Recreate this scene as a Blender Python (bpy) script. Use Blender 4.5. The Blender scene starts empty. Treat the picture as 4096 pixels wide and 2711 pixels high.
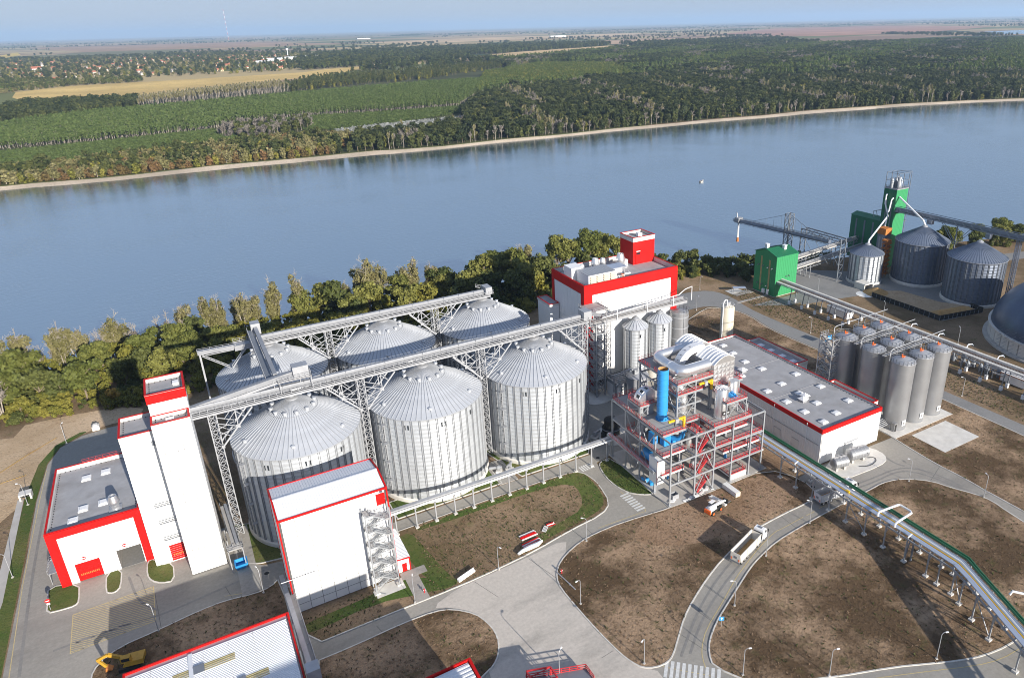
import bpy, math, random
import numpy as np
from mathutils import Vector, Matrix
random.seed(7); RNG = np.random.default_rng(11)
R = math.radians; PI = math.pi
scene = bpy.context.scene
col = scene.collection

# ------------------------------------------------------------------ camera
cam_d = bpy.data.cameras.new('camera'); cam = bpy.data.objects.new('camera', cam_d); col.objects.link(cam)
scene.camera = cam
_p, _r, _h = 0.3859, -0.0246, 1.0572
_F = Vector((math.cos(_h)*math.cos(_p), math.sin(_h)*math.cos(_p), -math.sin(_p)))
_rt = Vector((math.sin(_h), -math.cos(_h), 0)); _up = _rt.cross(_F)
_R = _rt*math.cos(_r) + _up*math.sin(_r); _U = -_rt*math.sin(_r) + _up*math.cos(_r)
cam.matrix_world = Matrix(((_R.x, _U.x, -_F.x, 0), (_R.y, _U.y, -_F.y, 0), (_R.z, _U.z, -_F.z, 115), (0, 0, 0, 1)))
cam_d.sensor_fit = 'HORIZONTAL'; cam_d.sensor_width = 36; cam_d.lens = 1.3938*18
cam_d.shift_x = -0.1216/2; cam_d.shift_y = -0.0461/2
cam_d.clip_start = 1; cam_d.clip_end = 200000

# ------------------------------------------------------------------ daylight
SUN_EL, SUN_TO = R(18.0), Vector((0.153, -0.988, 0)).normalized()      # low sun behind the camera
world = bpy.data.worlds.new('World'); scene.world = world; world.use_nodes = True
wn = world.node_tree.nodes; wl = world.node_tree.links
sky_n = wn.new('ShaderNodeTexSky'); sky_n.sky_type = 'NISHITA'; sky_n.sun_disc = False
sky_n.sun_elevation = SUN_EL; sky_n.sun_rotation = math.atan2(SUN_TO.x, SUN_TO.y)
sky_n.air_density = 1.0; sky_n.dust_density = 0.3; sky_n.ozone_density = 2.0; sky_n.altitude = 200
sky_g = wn.new('ShaderNodeGamma'); sky_g.inputs[1].default_value = .33                    # thin high haze: evens the sky out
sky_t = wn.new('ShaderNodeMix'); sky_t.data_type = 'RGBA'; sky_t.blend_type = 'MULTIPLY'; sky_t.inputs[0].default_value = 1; sky_t.inputs[7].default_value = (.84,.94,1.20,1)
wl.new(sky_n.outputs[0], sky_g.inputs[0]); wl.new(sky_g.outputs[0], sky_t.inputs[6]); wl.new(sky_t.outputs[2], wn['Background'].inputs[0]); wn['Background'].inputs[1].default_value = 0.15
sun_d = bpy.data.lights.new('sun', 'SUN'); sun = bpy.data.objects.new('sun', sun_d); col.objects.link(sun)
sun_d.energy = 4.1; sun_d.angle = R(0.53); sun_d.color = (1.0, 0.93, 0.83)
sun.rotation_euler = Vector((SUN_TO.x*math.cos(SUN_EL), SUN_TO.y*math.cos(SUN_EL), math.sin(SUN_EL))).to_track_quat('Z', 'Y').to_euler()
sun.location = (40, -200, 300)
scene.view_settings.view_transform = 'Standard'; scene.view_settings.look = 'None'
scene.view_settings.exposure = 1.05; scene.view_settings.gamma = 1; scene.view_settings.use_curve_mapping = False
scene.cycles.max_bounces = 6; scene.cycles.volume_bounces = 2; scene.cycles.transparent_max_bounces = 8
scene.cycles.volume_max_steps = 64; scene.cycles.pixel_filter_type = 'BLACKMAN_HARRIS'; scene.cycles.filter_width = 1.0

# ------------------------------------------------------------------ mesh helpers
OFF = {}
class MB:
    """collects faces; build() links them as ONE mesh object"""
    def __init__(s): s.v = []; s.f = []; s.m = []; s.cur = 0
    def poly(s, pts):
        b = len(s.v); s.v += [tuple(p) for p in pts]; s.f.append(tuple(range(b, b+len(pts)))); s.m.append(s.cur); return s
    def faces(s, vs, fs):
        b = len(s.v); s.v += [tuple(p) for p in vs]
        for f in fs: s.f.append(tuple(b+i for i in f)); s.m.append(s.cur)
        return s
    def box(s, x0, y0, z0, x1, y1, z1):
        v = [(x0,y0,z0),(x1,y0,z0),(x1,y1,z0),(x0,y1,z0),(x0,y0,z1),(x1,y0,z1),(x1,y1,z1),(x0,y1,z1)]
        return s.faces(v, [(0,3,2,1),(4,5,6,7),(0,1,5,4),(1,2,6,5),(2,3,7,6),(3,0,4,7)])
    def cbox(s, c, d): return s.box(c[0]-d[0]/2, c[1]-d[1]/2, c[2]-d[2]/2, c[0]+d[0]/2, c[1]+d[1]/2, c[2]+d[2]/2)
    def beam(s, p, q, w, h=None, up=(0,0,1)):
        h = h or w; p = Vector(p); q = Vector(q); d = (q-p).normalized(); u = Vector(up)
        if abs(d.dot(u)) > .98: u = Vector((1,0,0))
        a = d.cross(u).normalized(); b = a.cross(d).normalized(); a *= w/2; b *= h/2
        v = [p-a-b, p+a-b, p+a+b, p-a+b, q-a-b, q+a-b, q+a+b, q-a+b]
        return s.faces(v, [(0,1,2,3),(7,6,5,4),(0,4,5,1),(1,5,6,2),(2,6,7,3),(3,7,4,0)])
    def tube(s, pts, r, n=8, caps=True):
        pts = [Vector(p) for p in pts]; rings = []; N = len(pts); rr = r if isinstance(r, (list, tuple)) else [r]*N
        pa = None
        for i, p in enumerate(pts):
            d = (pts[min(i+1, N-1)] - pts[max(i-1, 0)]).normalized()
            if pa is None:
                u = Vector((0,0,1)) if abs(d.z) < .95 else Vector((1,0,0)); a = d.cross(u).normalized()
            else: a = (pa - d*pa.dot(d)).normalized()
            pa = a; b = d.cross(a)
            k = 1.0
            if 0 < i < N-1:
                c = (pts[i]-pts[i-1]).normalized().dot((pts[i+1]-pts[i]).normalized()); k = 1/max(.5, math.sqrt(max(0, (1+c)/2)))
            rings.append([p + (a*math.cos(2*PI*j/n) + b*math.sin(2*PI*j/n))*rr[i]*(k if k < 1.02 else 1.0) for j in range(n)])
        vs = [x for g in rings for x in g]; fs = []
        for i in range(N-1):
            for j in range(n): fs.append((i*n+j, i*n+(j+1) % n, (i+1)*n+(j+1) % n, (i+1)*n+j))
        if caps: fs += [tuple(range(n))[::-1], tuple((N-1)*n+j for j in range(n))]
        return s.faces(vs, fs)
    def lathe(s, cx, cy, prof, n=32, a0=0, a1=2*PI):
        full = abs(a1-a0) > 6.28; m = n if full else n+1; vs = []; fs = []
        for (r, z) in prof:
            for j in range(m):
                a = a0+(a1-a0)*j/n; vs.append((cx+r*math.cos(a), cy+r*math.sin(a), z))
        for i in range(len(prof)-1):
            for j in range(n):
                k = (j+1) % m if full else j+1
                fs.append((i*m+j, i*m+k, (i+1)*m+k, (i+1)*m+j))
        return s.faces(vs, fs)
    def prism(s, poly, z0, z1):
        n = len(poly); ar = sum(poly[i][0]*poly[(i+1) % n][1]-poly[(i+1) % n][0]*poly[i][1] for i in range(n))
        if ar < 0: poly = poly[::-1]
        s.faces([(p[0], p[1], z1) for p in poly], [tuple(range(n))])
        for i in range(n):
            a, b = poly[i], poly[(i+1) % n]
            s.poly([(a[0],a[1],z0),(b[0],b[1],z0),(b[0],b[1],z1),(a[0],a[1],z1)])
        return s
    def rail(s, pts, h=1.1, step=1.5, t=.06, closed=False):
        pts = [Vector(p) for p in pts]
        if closed: pts.append(pts[0])
        for a, b in zip(pts, pts[1:]):
            L = (b-a).length; n = max(1, round(L/step))
            for i in range(n+1): q = a+(b-a)*(i/n); s.beam(q, q+Vector((0,0,h)), t)
            for z in (h, h*.52): s.beam(a+Vector((0,0,z)), b+Vector((0,0,z)), t)
            s.beam(a+Vector((0,0,.1)), b+Vector((0,0,.1)), .03, .16)
        return s
    def build(s, name, mat, parent=None, smooth=False):
        me = bpy.data.meshes.new(name); o = OFF.get(parent, Vector((0,0,0))) if parent else Vector((0,0,0))
        vs = [(v[0]-o[0], v[1]-o[1], v[2]-o[2]) for v in s.v]
        me.from_pydata(vs, [], s.f)
        mats = mat if isinstance(mat, (list, tuple)) else [mat]
        for m in mats: me.materials.append(m)
        if len(mats) > 1: me.polygons.foreach_set('material_index', s.m)
        if smooth:
            me.polygons.foreach_set('use_smooth', [True]*len(me.polygons))
            try: me.set_sharp_from_angle(angle=R(40))
            except Exception: pass
        ob = bpy.data.objects.new(name, me); col.objects.link(ob)
        if parent: ob.parent = parent; OFF[ob] = o
        return ob
def tag(o, label=None, cat=None, group=None, kind=None):
    if label: o['label'] = label
    if cat: o['category'] = cat
    if group: o['group'] = group
    if kind: o['kind'] = kind
    return o
def thing(name, label, cat, loc=(0,0,0), group=None, local=False, rotz=0):
    o = bpy.data.objects.new(name, None); col.objects.link(o); o.location = loc; o.rotation_euler = (0,0,rotz)
    o.empty_display_size = .5; tag(o, label, cat, group); OFF[o] = Vector((0,0,0)) if local else Vector(loc); return o
def inst(src, name, parent, loc=(0,0,0), rotz=0, scale=None):
    """another part that shares the mesh of src; loc is local to the parent"""
    o = bpy.data.objects.new(name, src.data); col.objects.link(o); o.parent = parent; o.location = loc; o.rotation_euler = (0,0,rotz)
    if scale: o.scale = scale
    OFF[o] = OFF.get(parent, Vector((0,0,0))); return o
def dup(root, loc, rotz=None, label=None, group=None, scale=None):
    r = root.copy(); col.objects.link(r); r.location = loc
    if rotz is not None: r.rotation_euler = (0,0,rotz)
    if label: r['label'] = label
    if group: r['group'] = group
    if scale: r.scale = scale
    for ch in root.children:
        c = ch.copy(); col.objects.link(c); c.parent = r
        for g in ch.children:
            d = g.copy(); col.objects.link(d); d.parent = c
    return r
def structure(o, kind='structure'): o['kind'] = kind; return o

# ------------------------------------------------------------------ materials
def _mat(name):
    m = bpy.data.materials.new(name); m.use_nodes = True; nt = m.node_tree
    return m, nt.nodes, nt.links, nt.nodes['Principled BSDF']
def N(nodes, t, **kw):
    n = nodes.new('ShaderNode'+t)
    for k_, v in kw.items():
        if k_.startswith('i_'): n.inputs[k_[2:].replace('_', ' ')].default_value = v
        else: setattr(n, k_, v)
    return n
def c4(c): return (c[0], c[1], c[2], 1)
def mat(name, c, rough=.6, metal=0, var=.0, vs=.3, bump=0, bs=2., spec=.5, dirt=None, ds=.12, da=.5):
    """plain surface: base colour, cloudy variation, optional dirt colour and bump"""
    m, n, l, b = _mat(name); b.inputs['Roughness'].default_value = rough; b.inputs['Metallic'].default_value = metal
    b.inputs['Specular IOR Level'].default_value = spec; b.inputs['Base Color'].default_value = c4(c)
    tc = N(n, 'TexCoord'); src = None
    if var:
        no = N(n, 'TexNoise'); no.inputs['Scale'].default_value = vs; no.inputs['Detail'].default_value = 6
        l.new(tc.outputs['Object'], no.inputs['Vector'])
        mx = N(n, 'Mix', data_type='RGBA'); mx.inputs[6].default_value = c4([x*(1-var) for x in c]); mx.inputs[7].default_value = c4([min(1, x*(1+var)) for x in c])
        rp = N(n, 'MapRange'); rp.inputs[1].default_value = .3; rp.inputs[2].default_value = .7
        l.new(no.outputs['Fac'], rp.inputs[0]); l.new(rp.outputs[0], mx.inputs[0]); src = mx.outputs[2]
    if dirt:
        no = N(n, 'TexNoise'); no.inputs['Scale'].default_value = ds; no.inputs['Detail'].default_value = 8; no.inputs['Roughness'].default_value = .65
        l.new(tc.outputs['Object'], no.inputs['Vector'])
        rp = N(n, 'MapRange'); rp.inputs[1].default_value = .48; rp.inputs[2].default_value = .72; rp.inputs[4].default_value = da
        l.new(no.outputs['Fac'], rp.inputs[0])
        mx = N(n, 'Mix', data_type='RGBA'); mx.inputs[6].default_value = c4(c); mx.inputs[7].default_value = c4(dirt)
        if src: l.new(src, mx.inputs[6])
        l.new(rp.outputs[0], mx.inputs[0]); src = mx.outputs[2]
    if src: l.new(src, b.inputs['Base Color'])
    if bump:
        no = N(n, 'TexNoise'); no.inputs['Scale'].default_value = bs; no.inputs['Detail'].default_value = 4
        l.new(tc.outputs['Object'], no.inputs['Vector'])
        bp = N(n, 'Bump'); bp.inputs['Strength'].default_value = bump; bp.inputs['Distance'].default_value = .15
        l.new(no.outputs['Fac'], bp.inputs['Height']); l.new(bp.outputs[0], b.inputs['Normal'])
    return m
def ground_mat(name, cols, s1=.05, s2=.35, s3=2.5, bump=.6, thr=(.42, .6)):
    """earth and grass: three colours broken up at three scales"""
    m, n, l, b = _mat(name); b.inputs['Roughness'].default_value = .95; b.inputs['Specular IOR Level'].default_value = .15
    g = N(n, 'NewGeometry')
    def noise(s, d=8, r=.6, st=None):
        no = N(n, 'TexNoise'); no.inputs['Scale'].default_value = s; no.inputs['Detail'].default_value = d; no.inputs['Roughness'].default_value = r
        l.new(g.outputs['Position'], no.inputs['Vector']); return no.outputs['Fac']
    def ramp(f, a, bb):
        rp = N(n, 'MapRange'); rp.inputs[1].default_value = a; rp.inputs[2].default_value = bb; l.new(f, rp.inputs[0]); return rp.outputs[0]
    def mix(f, a, bb):
        mx = N(n, 'Mix', data_type='RGBA')
        for i, x in ((6, a), (7, bb)):
            if isinstance(x, tuple): mx.inputs[i].default_value = c4(x)
            else: l.new(x, mx.inputs[i])
        l.new(f, mx.inputs[0]); return mx.outputs[2]
    def mixmul(x, f):
        q = N(n, 'VectorMath', operation='SCALE'); q.inputs[3].default_value = f; l.new(x, q.inputs[0]); return q.outputs[0]
    a = mix(ramp(noise(s1, 9, .68), *thr), cols[0], cols[1])
    a = mix(ramp(noise(s2, 8, .7), .55, .74), a, cols[2])
    a = mix(ramp(noise(s1*.35, 4, .5), .42, .66), a, mixmul(a, 1.35))
    dk = tuple(x*.5 for x in cols[0])
    a = mix(ramp(noise(s3, 6, .7), .52, .74), a, dk)
    l.new(a, b.inputs['Base Color'])
    bp = N(n, 'Bump'); bp.inputs['Strength'].default_value = bump; bp.inputs['Distance'].default_value = .5
    l.new(noise(1.6, 6, .75), bp.inputs['Height']); l.new(bp.outputs[0], b.inputs['Normal'])
    return m
def road_mat(name, c, stain, s=.06, streak=False):
    m, n, l, b = _mat(name); b.inputs['Roughness'].default_value = .8; b.inputs['Specular IOR Level'].default_value = .3
    g = N(n, 'NewGeometry')
    no = N(n, 'TexNoise'); no.inputs['Scale'].default_value = s; no.inputs['Detail'].default_value = 9; no.inputs['Roughness'].default_value = .66
    n2 = N(n, 'TexNoise'); n2.inputs['Scale'].default_value = 1.3; n2.inputs['Detail'].default_value = 8; n2.inputs['Roughness'].default_value = .7
    mp = N(n, 'Mapping'); mp.inputs['Scale'].default_value = (.35, 1, 1) if streak else (1, 1, 1); mp.inputs['Rotation'].default_value = (0, 0, R(-50) if streak else 0)
    l.new(g.outputs['Position'], mp.inputs['Vector']); l.new(mp.outputs[0], no.inputs['Vector']); l.new(g.outputs['Position'], n2.inputs['Vector'])
    rp = N(n, 'MapRange'); rp.inputs[1].default_value = .5; rp.inputs[2].default_value = .72; l.new(no.outputs['Fac'], rp.inputs[0])
    mx = N(n, 'Mix', data_type='RGBA'); mx.inputs[6].default_value = c4(c); mx.inputs[7].default_value = c4(stain); l.new(rp.outputs[0], mx.inputs[0])
    m2 = N(n, 'Mix', data_type='RGBA', blend_type='MULTIPLY'); m2.inputs[0].default_value = .7; l.new(mx.outputs[2], m2.inputs[6])
    r2 = N(n, 'MapRange'); r2.inputs[1].default_value = .25; r2.inputs[2].default_value = .75; r2.inputs[3].default_value = .75; r2.inputs[4].default_value = 1.2
    l.new(n2.outputs['Fac'], r2.inputs[0]); l.new(r2.outputs[0], m2.inputs[7]); l.new(m2.outputs[2], b.inputs['Base Color'])
    return m
def silo_mat(name, c, metal=.75, rough=.42, bays=48, sheet=1.15, var=.16, streak=.0):
    """galvanised sheets: each curved sheet has its own tone and gloss"""
    m, n, l, b = _mat(name); b.inputs['Metallic'].default_value = metal
    tc = N(n, 'TexCoord'); sp = N(n, 'SeparateXYZ'); l.new(tc.outputs['Object'], sp.inputs[0])
    def M(op, a, bb=None):
        q = N(n, 'Math', operation=op)
        for i, x in ((0, a), (1, bb)):
            if x is None: continue
            if isinstance(x, (int, float)): q.inputs[i].default_value = x
            else: l.new(x, q.inputs[i])
        return q.outputs[0]
    ang = M('ARCTAN2', sp.outputs[1], sp.outputs[0]); row = M('FLOOR', M('DIVIDE', sp.outputs[2], sheet))
    cell = M('FLOOR', M('ADD', M('MULTIPLY', ang, bays/(2*PI)), M('MULTIPLY', M('MODULO', row, 2), .5)))
    cb = N(n, 'CombineXYZ'); l.new(cell, cb.inputs[0]); l.new(row, cb.inputs[1])
    oi = N(n, 'ObjectInfo'); l.new(oi.outputs['Random'], cb.inputs[2])
    w = N(n, 'TexWhiteNoise', noise_dimensions='3D'); l.new(cb.outputs[0], w.inputs['Vector'])
    r1 = N(n, 'MapRange'); r1.inputs[3].default_value = 1-var; r1.inputs[4].default_value = 1+var*.6; l.new(w.outputs['Value'], r1.inputs[0])
    no = N(n, 'TexNoise'); no.inputs['Scale'].default_value = .7; no.inputs['Detail'].default_value = 6; l.new(tc.outputs['Object'], no.inputs['Vector'])
    r2 = N(n, 'MapRange'); r2.inputs[3].default_value = .9; r2.inputs[4].default_value = 1.06; l.new(no.outputs['Fac'], r2.inputs[0])
    mu = M('MULTIPLY', r1.outputs[0], r2.outputs[0])
    mx = N(n, 'Mix', data_type='RGBA', blend_type='MULTIPLY'); mx.inputs[0].default_value = 1; mx.inputs[6].default_value = c4(c); l.new(mu, mx.inputs[7])
    l.new(mx.outputs[2], b.inputs['Base Color'])
    r3 = N(n, 'MapRange'); r3.inputs[3].default_value = rough-.02; r3.inputs[4].default_value = rough+.03; l.new(w.outputs['Value'], r3.inputs[0]); l.new(r3.outputs[0], b.inputs['Roughness'])
    wv = N(n, 'TexWave', wave_type='BANDS', bands_direction='Z'); wv.inputs['Scale'].default_value = 3.0; l.new(tc.outputs['Object'], wv.inputs['Vector'])
    bp = N(n, 'Bump'); bp.inputs['Strength'].default_value = .05; bp.inputs['Distance'].default_value = .02; l.new(wv.outputs['Fac'], bp.inputs['Height']); l.new(bp.outputs[0], b.inputs['Normal'])
    return m
def leaf_mat(name, c, c2, trans=.33, hv=.25):
    m, n, l, b = _mat(name); b.inputs['Roughness'].default_value = .65; b.inputs['Specular IOR Level'].default_value = .25
    oi = N(n, 'ObjectInfo'); g = N(n, 'NewGeometry')
    no = N(n, 'TexNoise'); no.inputs['Scale'].default_value = .35; no.inputs['Detail'].default_value = 3; l.new(g.outputs['Position'], no.inputs['Vector'])
    ad = N(n, 'Math', operation='ADD'); l.new(no.outputs['Fac'], ad.inputs[0])
    sc = N(n, 'Math', operation='MULTIPLY_ADD'); sc.inputs[1].default_value = .9; sc.inputs[2].default_value = -.45; l.new(oi.outputs['Random'], sc.inputs[0]); l.new(sc.outputs[0], ad.inputs[1])
    rp = N(n, 'MapRange'); rp.inputs[1].default_value = .15; rp.inputs[2].default_value = .85; l.new(ad.outputs[0], rp.inputs[0])
    mx = N(n, 'Mix', data_type='RGBA'); mx.inputs[6].default_value = c4(c); mx.inputs[7].default_value = c4(c2); l.new(rp.outputs[0], mx.inputs[0])
    hs = N(n, 'HueSaturation'); l.new(mx.outputs[2], hs.inputs['Color'])
    ra = N(n, 'MapRange'); ra.inputs[3].default_value = 1-hv; ra.inputs[4].default_value = 1+hv; l.new(g.outputs['Random Per Island'], ra.inputs[0]); l.new(ra.outputs[0], hs.inputs['Value'])
    l.new(hs.outputs[0], b.inputs['Base Color'])
    if trans:
        tr = N(n, 'BsdfTranslucent'); l.new(hs.outputs[0], tr.inputs[0]); ms = N(n, 'MixShader'); ms.inputs[0].default_value = trans
        l.new(b.outputs[0], ms.inputs[1]); l.new(tr.outputs[0], ms.inputs[2]); l.new(ms.outputs[0], n['Material Output'].inputs[0])
    return m
M_ = {}
M_['white'] = mat('white_cladding', (.8,.8,.79), .45, var=.03, vs=.2, dirt=(.62,.6,.56), ds=.07, da=.22)
M_['white_roof'] = mat('white_roof_sheet', (.74,.75,.77), .4, var=.04, dirt=(.55,.55,.55), ds=.1, da=.25)
M_['red'] = mat('red_trim', (.50,.006,.005), .55, var=.08, vs=.4, spec=.2, dirt=(.40,.02,.016), ds=.15, da=.3)
M_['redrail'] = mat('red_rail_paint', (.5,.03,.035), .5)
M_['roofgrey'] = mat('grey_roof_membrane', (.33,.33,.34), .8, var=.1, vs=.35, dirt=(.2,.19,.18), ds=.16, da=.55)
M_['skyl'] = mat('skylight_plastic', (.78,.78,.78), .25, spec=.6)
M_['conc'] = mat('concrete', (.46,.44,.41), .85, var=.12, vs=.5, dirt=(.25,.23,.2), ds=.25, da=.5)
M_['concw'] = mat('pale_concrete', (.62,.6,.56), .85, var=.1, vs=.5, dirt=(.45,.41,.36), ds=.3, da=.4)
M_['galv'] = mat('galvanised_steel', (.40,.41,.43), .5, metal=.4, var=.1, vs=.8)
M_['steel'] = mat('grey_painted_steel', (.33,.345,.365), .5, metal=.25, var=.08, vs=1)
M_['dsteel'] = mat('dark_grey_steel', (.2,.22,.25), .5, metal=.3, var=.1)
M_['grate'] = mat('grating_deck', (.33,.32,.31), .7, var=.1, vs=.6, dirt=(.3,.27,.24), ds=.5, da=.5)
M_['silow'] = silo_mat('silo_wall_sheet', (.55,.575,.60), .5, .46, var=.035)
M_['silor'] = mat('silo_roof_sheet', (.54,.56,.59), .45, metal=.4, var=.08, vs=.5, dirt=(.55,.55,.56), ds=.2, da=.4)
M_['walk'] = mat('dark_walkway_grating', (.12,.12,.125), .8, var=.15, vs=1)
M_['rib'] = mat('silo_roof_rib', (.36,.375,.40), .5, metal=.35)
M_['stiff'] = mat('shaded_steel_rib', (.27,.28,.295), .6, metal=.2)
M_['seam'] = mat('dark_panel_seam', (.09,.09,.09), .8)
M_['cover'] = mat('conveyor_cover_sheet', (.29,.30,.32), .5, metal=.3, var=.08, vs=.5, dirt=(.36,.36,.36), ds=.5, da=.4)
M_['osilow'] = silo_mat('old_silo_wall_sheet', (.14,.165,.215), .5, .5, 40, 1.0, .07)  # dull blue base tone carries the cloud shade over these silos
M_['osilor'] = mat('old_silo_roof_sheet', (.20,.235,.30), .42, metal=.5, var=.12, vs=.4)  # roof tone likewise darkened to carry the cloud shade over the terminal
M_['alu'] = mat('bright_duct_metal', (.8,.8,.8), .3, metal=.85, var=.06, vs=.8)
M_['stain'] = mat('stainless_tank', (.33,.335,.345), .4, metal=.55, var=.1, vs=.25)
M_['blue'] = mat('blue_paint', (.03,.27,.62), .45, var=.06)
M_['dyellow'] = mat('dull_yellow_paint', (.42,.24,.02), .6, var=.15, vs=1)
M_['yellow'] = mat('yellow_paint', (.75,.45,.02), .45)
M_['green'] = mat('green_cladding', (.035,.27,.10), .5, var=.08, vs=.3, dirt=(.03,.16,.07), ds=.15, da=.4)
M_['dgreen'] = mat('dark_green_cladding', (.012,.14,.06), .5, var=.1)
M_['gpipe'] = mat('green_pipe', (.02,.12,.05), .4)
M_['orange'] = mat('orange_paint', (.75,.13,.02), .5)
M_['rust'] = mat('rusty_orange_steel', (.42,.15,.03), .7, var=.25, vs=.8)
M_['black'] = mat('black_rubber', (.018,.018,.018), .7)
M_['glass'] = mat('dark_glass', (.02,.025,.03), .1, spec=.8)
M_['winw'] = mat('pale_window_panel', (.7,.71,.7), .3)
M_['cream'] = mat('cream_paint', (.62,.56,.44), .5, var=.05)
M_['bluepipe'] = mat('silver_blue_pipe', (.48,.53,.62), .35, metal=.5)
M_['wpaint'] = mat('white_paint', (.8,.8,.8), .4)
M_['markw'] = mat('white_road_paint', (.62,.62,.6), .7, var=.15, vs=1.5)
M_['marky'] = mat('yellow_road_paint', (.50,.40,.20), .7, var=.15, vs=1.5)
M_['kerb'] = mat('kerb_concrete', (.55,.53,.49), .85, var=.15, vs=1)
M_['bark'] = mat('bark', (.2,.16,.11), .9, var=.2, vs=1.5)
M_['deadwood'] = mat('grey_dead_wood', (.33,.29,.24), .9, var=.15)
M_['fibre'] = mat('amber_skylight_sheet', (.36,.3,.13), .35, var=.15, vs=1)
M_['sand'] = ground_mat('grain_pile', [(.42,.25,.10),(.46,.30,.14),(.3,.17,.07)], .3, 1, 3, .4)
M_['plast'] = mat('white_foam_wrap', (.78,.78,.76), .5)

# ------------------------------------------------------------------ ground, river, far plain
WZ = -7.0
def smooth_poly(pts, it=2, closed=True):
    for _ in range(it):
        out = []; n = len(pts); rng = range(n) if closed else range(n-1)
        if not closed: out.append(pts[0])
        for i in rng:
            a, b = pts[i], pts[(i+1) % n]
            out += [(a[0]*.75+b[0]*.25, a[1]*.75+b[1]*.25), (a[0]*.25+b[0]*.75, a[1]*.25+b[1]*.75)]
        if not closed: out.append(pts[-1])
        pts = out
    return pts
M_['earth'] = ground_mat('dry_grass_and_earth', [(.155,.108,.060),(.27,.19,.12),(.125,.125,.042)], .045, .3, 1.8)
M_['earth2'] = ground_mat('dead_grass_island', [(.105,.068,.038),(.36,.25,.16),(.092,.088,.032)], .05, .3, 1.1, .7, (.44,.60))
M_['dig'] = ground_mat('churned_brown_earth', [(.27,.175,.105),(.36,.245,.16),(.14,.085,.05)], .06, .4, 1.6, .8)
M_['lawn'] = ground_mat('green_grass', [(.065,.105,.022),(.12,.125,.04),(.15,.115,.055)], .06, .3, 2.2)
M_['bare'] = ground_mat('bare_tan_earth', [(.44,.32,.20),(.52,.39,.26),(.32,.21,.125)], .04, .2, 1.2)
M_['asph'] = road_mat('grey_asphalt', (.32,.30,.265), (.215,.20,.18), .05, True)
M_['asphd'] = road_mat('dark_asphalt', (.25,.245,.235), (.18,.18,.18), .05)
M_['plaza'] = road_mat('pale_plaza_concrete', (.52,.475,.42), (.34,.315,.28), .12, True)
M_['asphd2'] = mat('joint_filler', (.11,.105,.10), .9)
M_['tyremark'] = road_mat('tyre_worn_asphalt', (.235,.225,.21), (.19,.18,.17), .3)
M_['path'] = road_mat('concrete_path', (.35,.33,.30), (.26,.24,.22), .2)

bank = [(-9000,1500),(-3000,520),(-700,365),(-400,342),(-120,322),(100,320),(175,312),(225,285),(262,262),(300,252),(400,232),(560,170),(900,10),(2500,-900),(9000,-4500)]
bank = smooth_poly(bank, 2, False)
def inset(line, d):
    out = []
    for i, p in enumerate(line):
        a, b = line[max(0,i-1)], line[min(len(line)-1,i+1)]; dx, dy = b[0]-a[0], b[1]-a[1]; L = math.hypot(dx, dy)
        out.append((p[0]+dy/L*d, p[1]-dx/L*d))
    return out
top = inset(bank, 14)
mb = MB()
n = len(bank); vs = [(p[0],p[1],0) for p in top]+[(p[0]+random.uniform(-1,1),p[1],WZ-2.2) for p in bank]
mb.faces(vs, [(i, i+n, i+n+1, i+1) for i in range(n-1)][::1])
mb.faces([(p[0],p[1],0) for p in top]+[(9000,-6000,0),(-9000,-6000,0)], [tuple(range(n+2))[::-1]])
structure(mb.build('ground', M_['earth']))
fbank = [(-9000,1400),(-3000,900),(-900,800),(-128,786),(-64,775),(6,772),(90,769),(164,762),(256,760),(362,760),(474,753),(601,745),(741,732),(885,711),(1006,698),(1143,640),(1400,560),(2200,200),(4000,-900),(9000,-4200)]
fbank = smooth_poly(fbank, 2, False)
def beach_w(x):
    return 9+4*math.sin(x*.013)+2.5*math.sin(x*.041)+14*math.exp(-((x-840)/90)**2)+ (6 if x < 200 else 0)
btop = [(p[0], p[1]+beach_w(p[0])) for p in fbank]
m, n_, l, b = _mat('river_water')
b.inputs['Base Color'].default_value = (.060,.105,.120,1); b.inputs['Roughness'].default_value = .08; b.inputs['IOR'].default_value = 2.7
g = N(n_, 'NewGeometry'); mp = N(n_, 'Mapping'); mp.inputs['Scale'].default_value = (.13,.36,1); mp.inputs['Rotation'].default_value = (0,0,R(8)); l.new(g.outputs['Position'], mp.inputs[0])
no = N(n_, 'TexNoise'); no.inputs['Scale'].default_value = 1.4; no.inputs['Detail'].default_value = 4; no.inputs['Roughness'].default_value = .6; l.new(mp.outputs[0], no.inputs[0])
n2 = N(n_, 'TexNoise'); n2.inputs['Scale'].default_value = .018; n2.inputs['Detail'].default_value = 3; l.new(g.outputs['Position'], n2.inputs[0])
rs = N(n_, 'MapRange'); rs.inputs[1].default_value = .35; rs.inputs[2].default_value = .65; rs.inputs[3].default_value = .25; rs.inputs[4].default_value = .5; l.new(n2.outputs['Fac'], rs.inputs[0])
bp = N(n_, 'Bump'); bp.inputs['Distance'].default_value = .42; l.new(rs.outputs[0], bp.inputs['Strength']); l.new(no.outputs['Fac'], bp.inputs['Height']); l.new(bp.outputs[0], b.inputs['Normal'])
gl_ = N(n_, 'BsdfGlossy'); gl_.inputs['Color'].default_value = (.88,.95,1,1); gl_.inputs['Roughness'].default_value = .1; l.new(bp.outputs[0], gl_.inputs['Normal'])
mw_ = N(n_, 'MixShader'); mw_.inputs[0].default_value = .42; l.new(b.outputs[0], mw_.inputs[1]); l.new(gl_.outputs[0], mw_.inputs[2]); l.new(mw_.outputs[0], n_['Material Output'].inputs[0])
M_['water'] = m
mb = MB(); ob_, ib_ = inset(fbank, -6), inset(bank, -30)
pts = [(p[0], p[1], WZ) for p in bank[::-1]]
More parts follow.
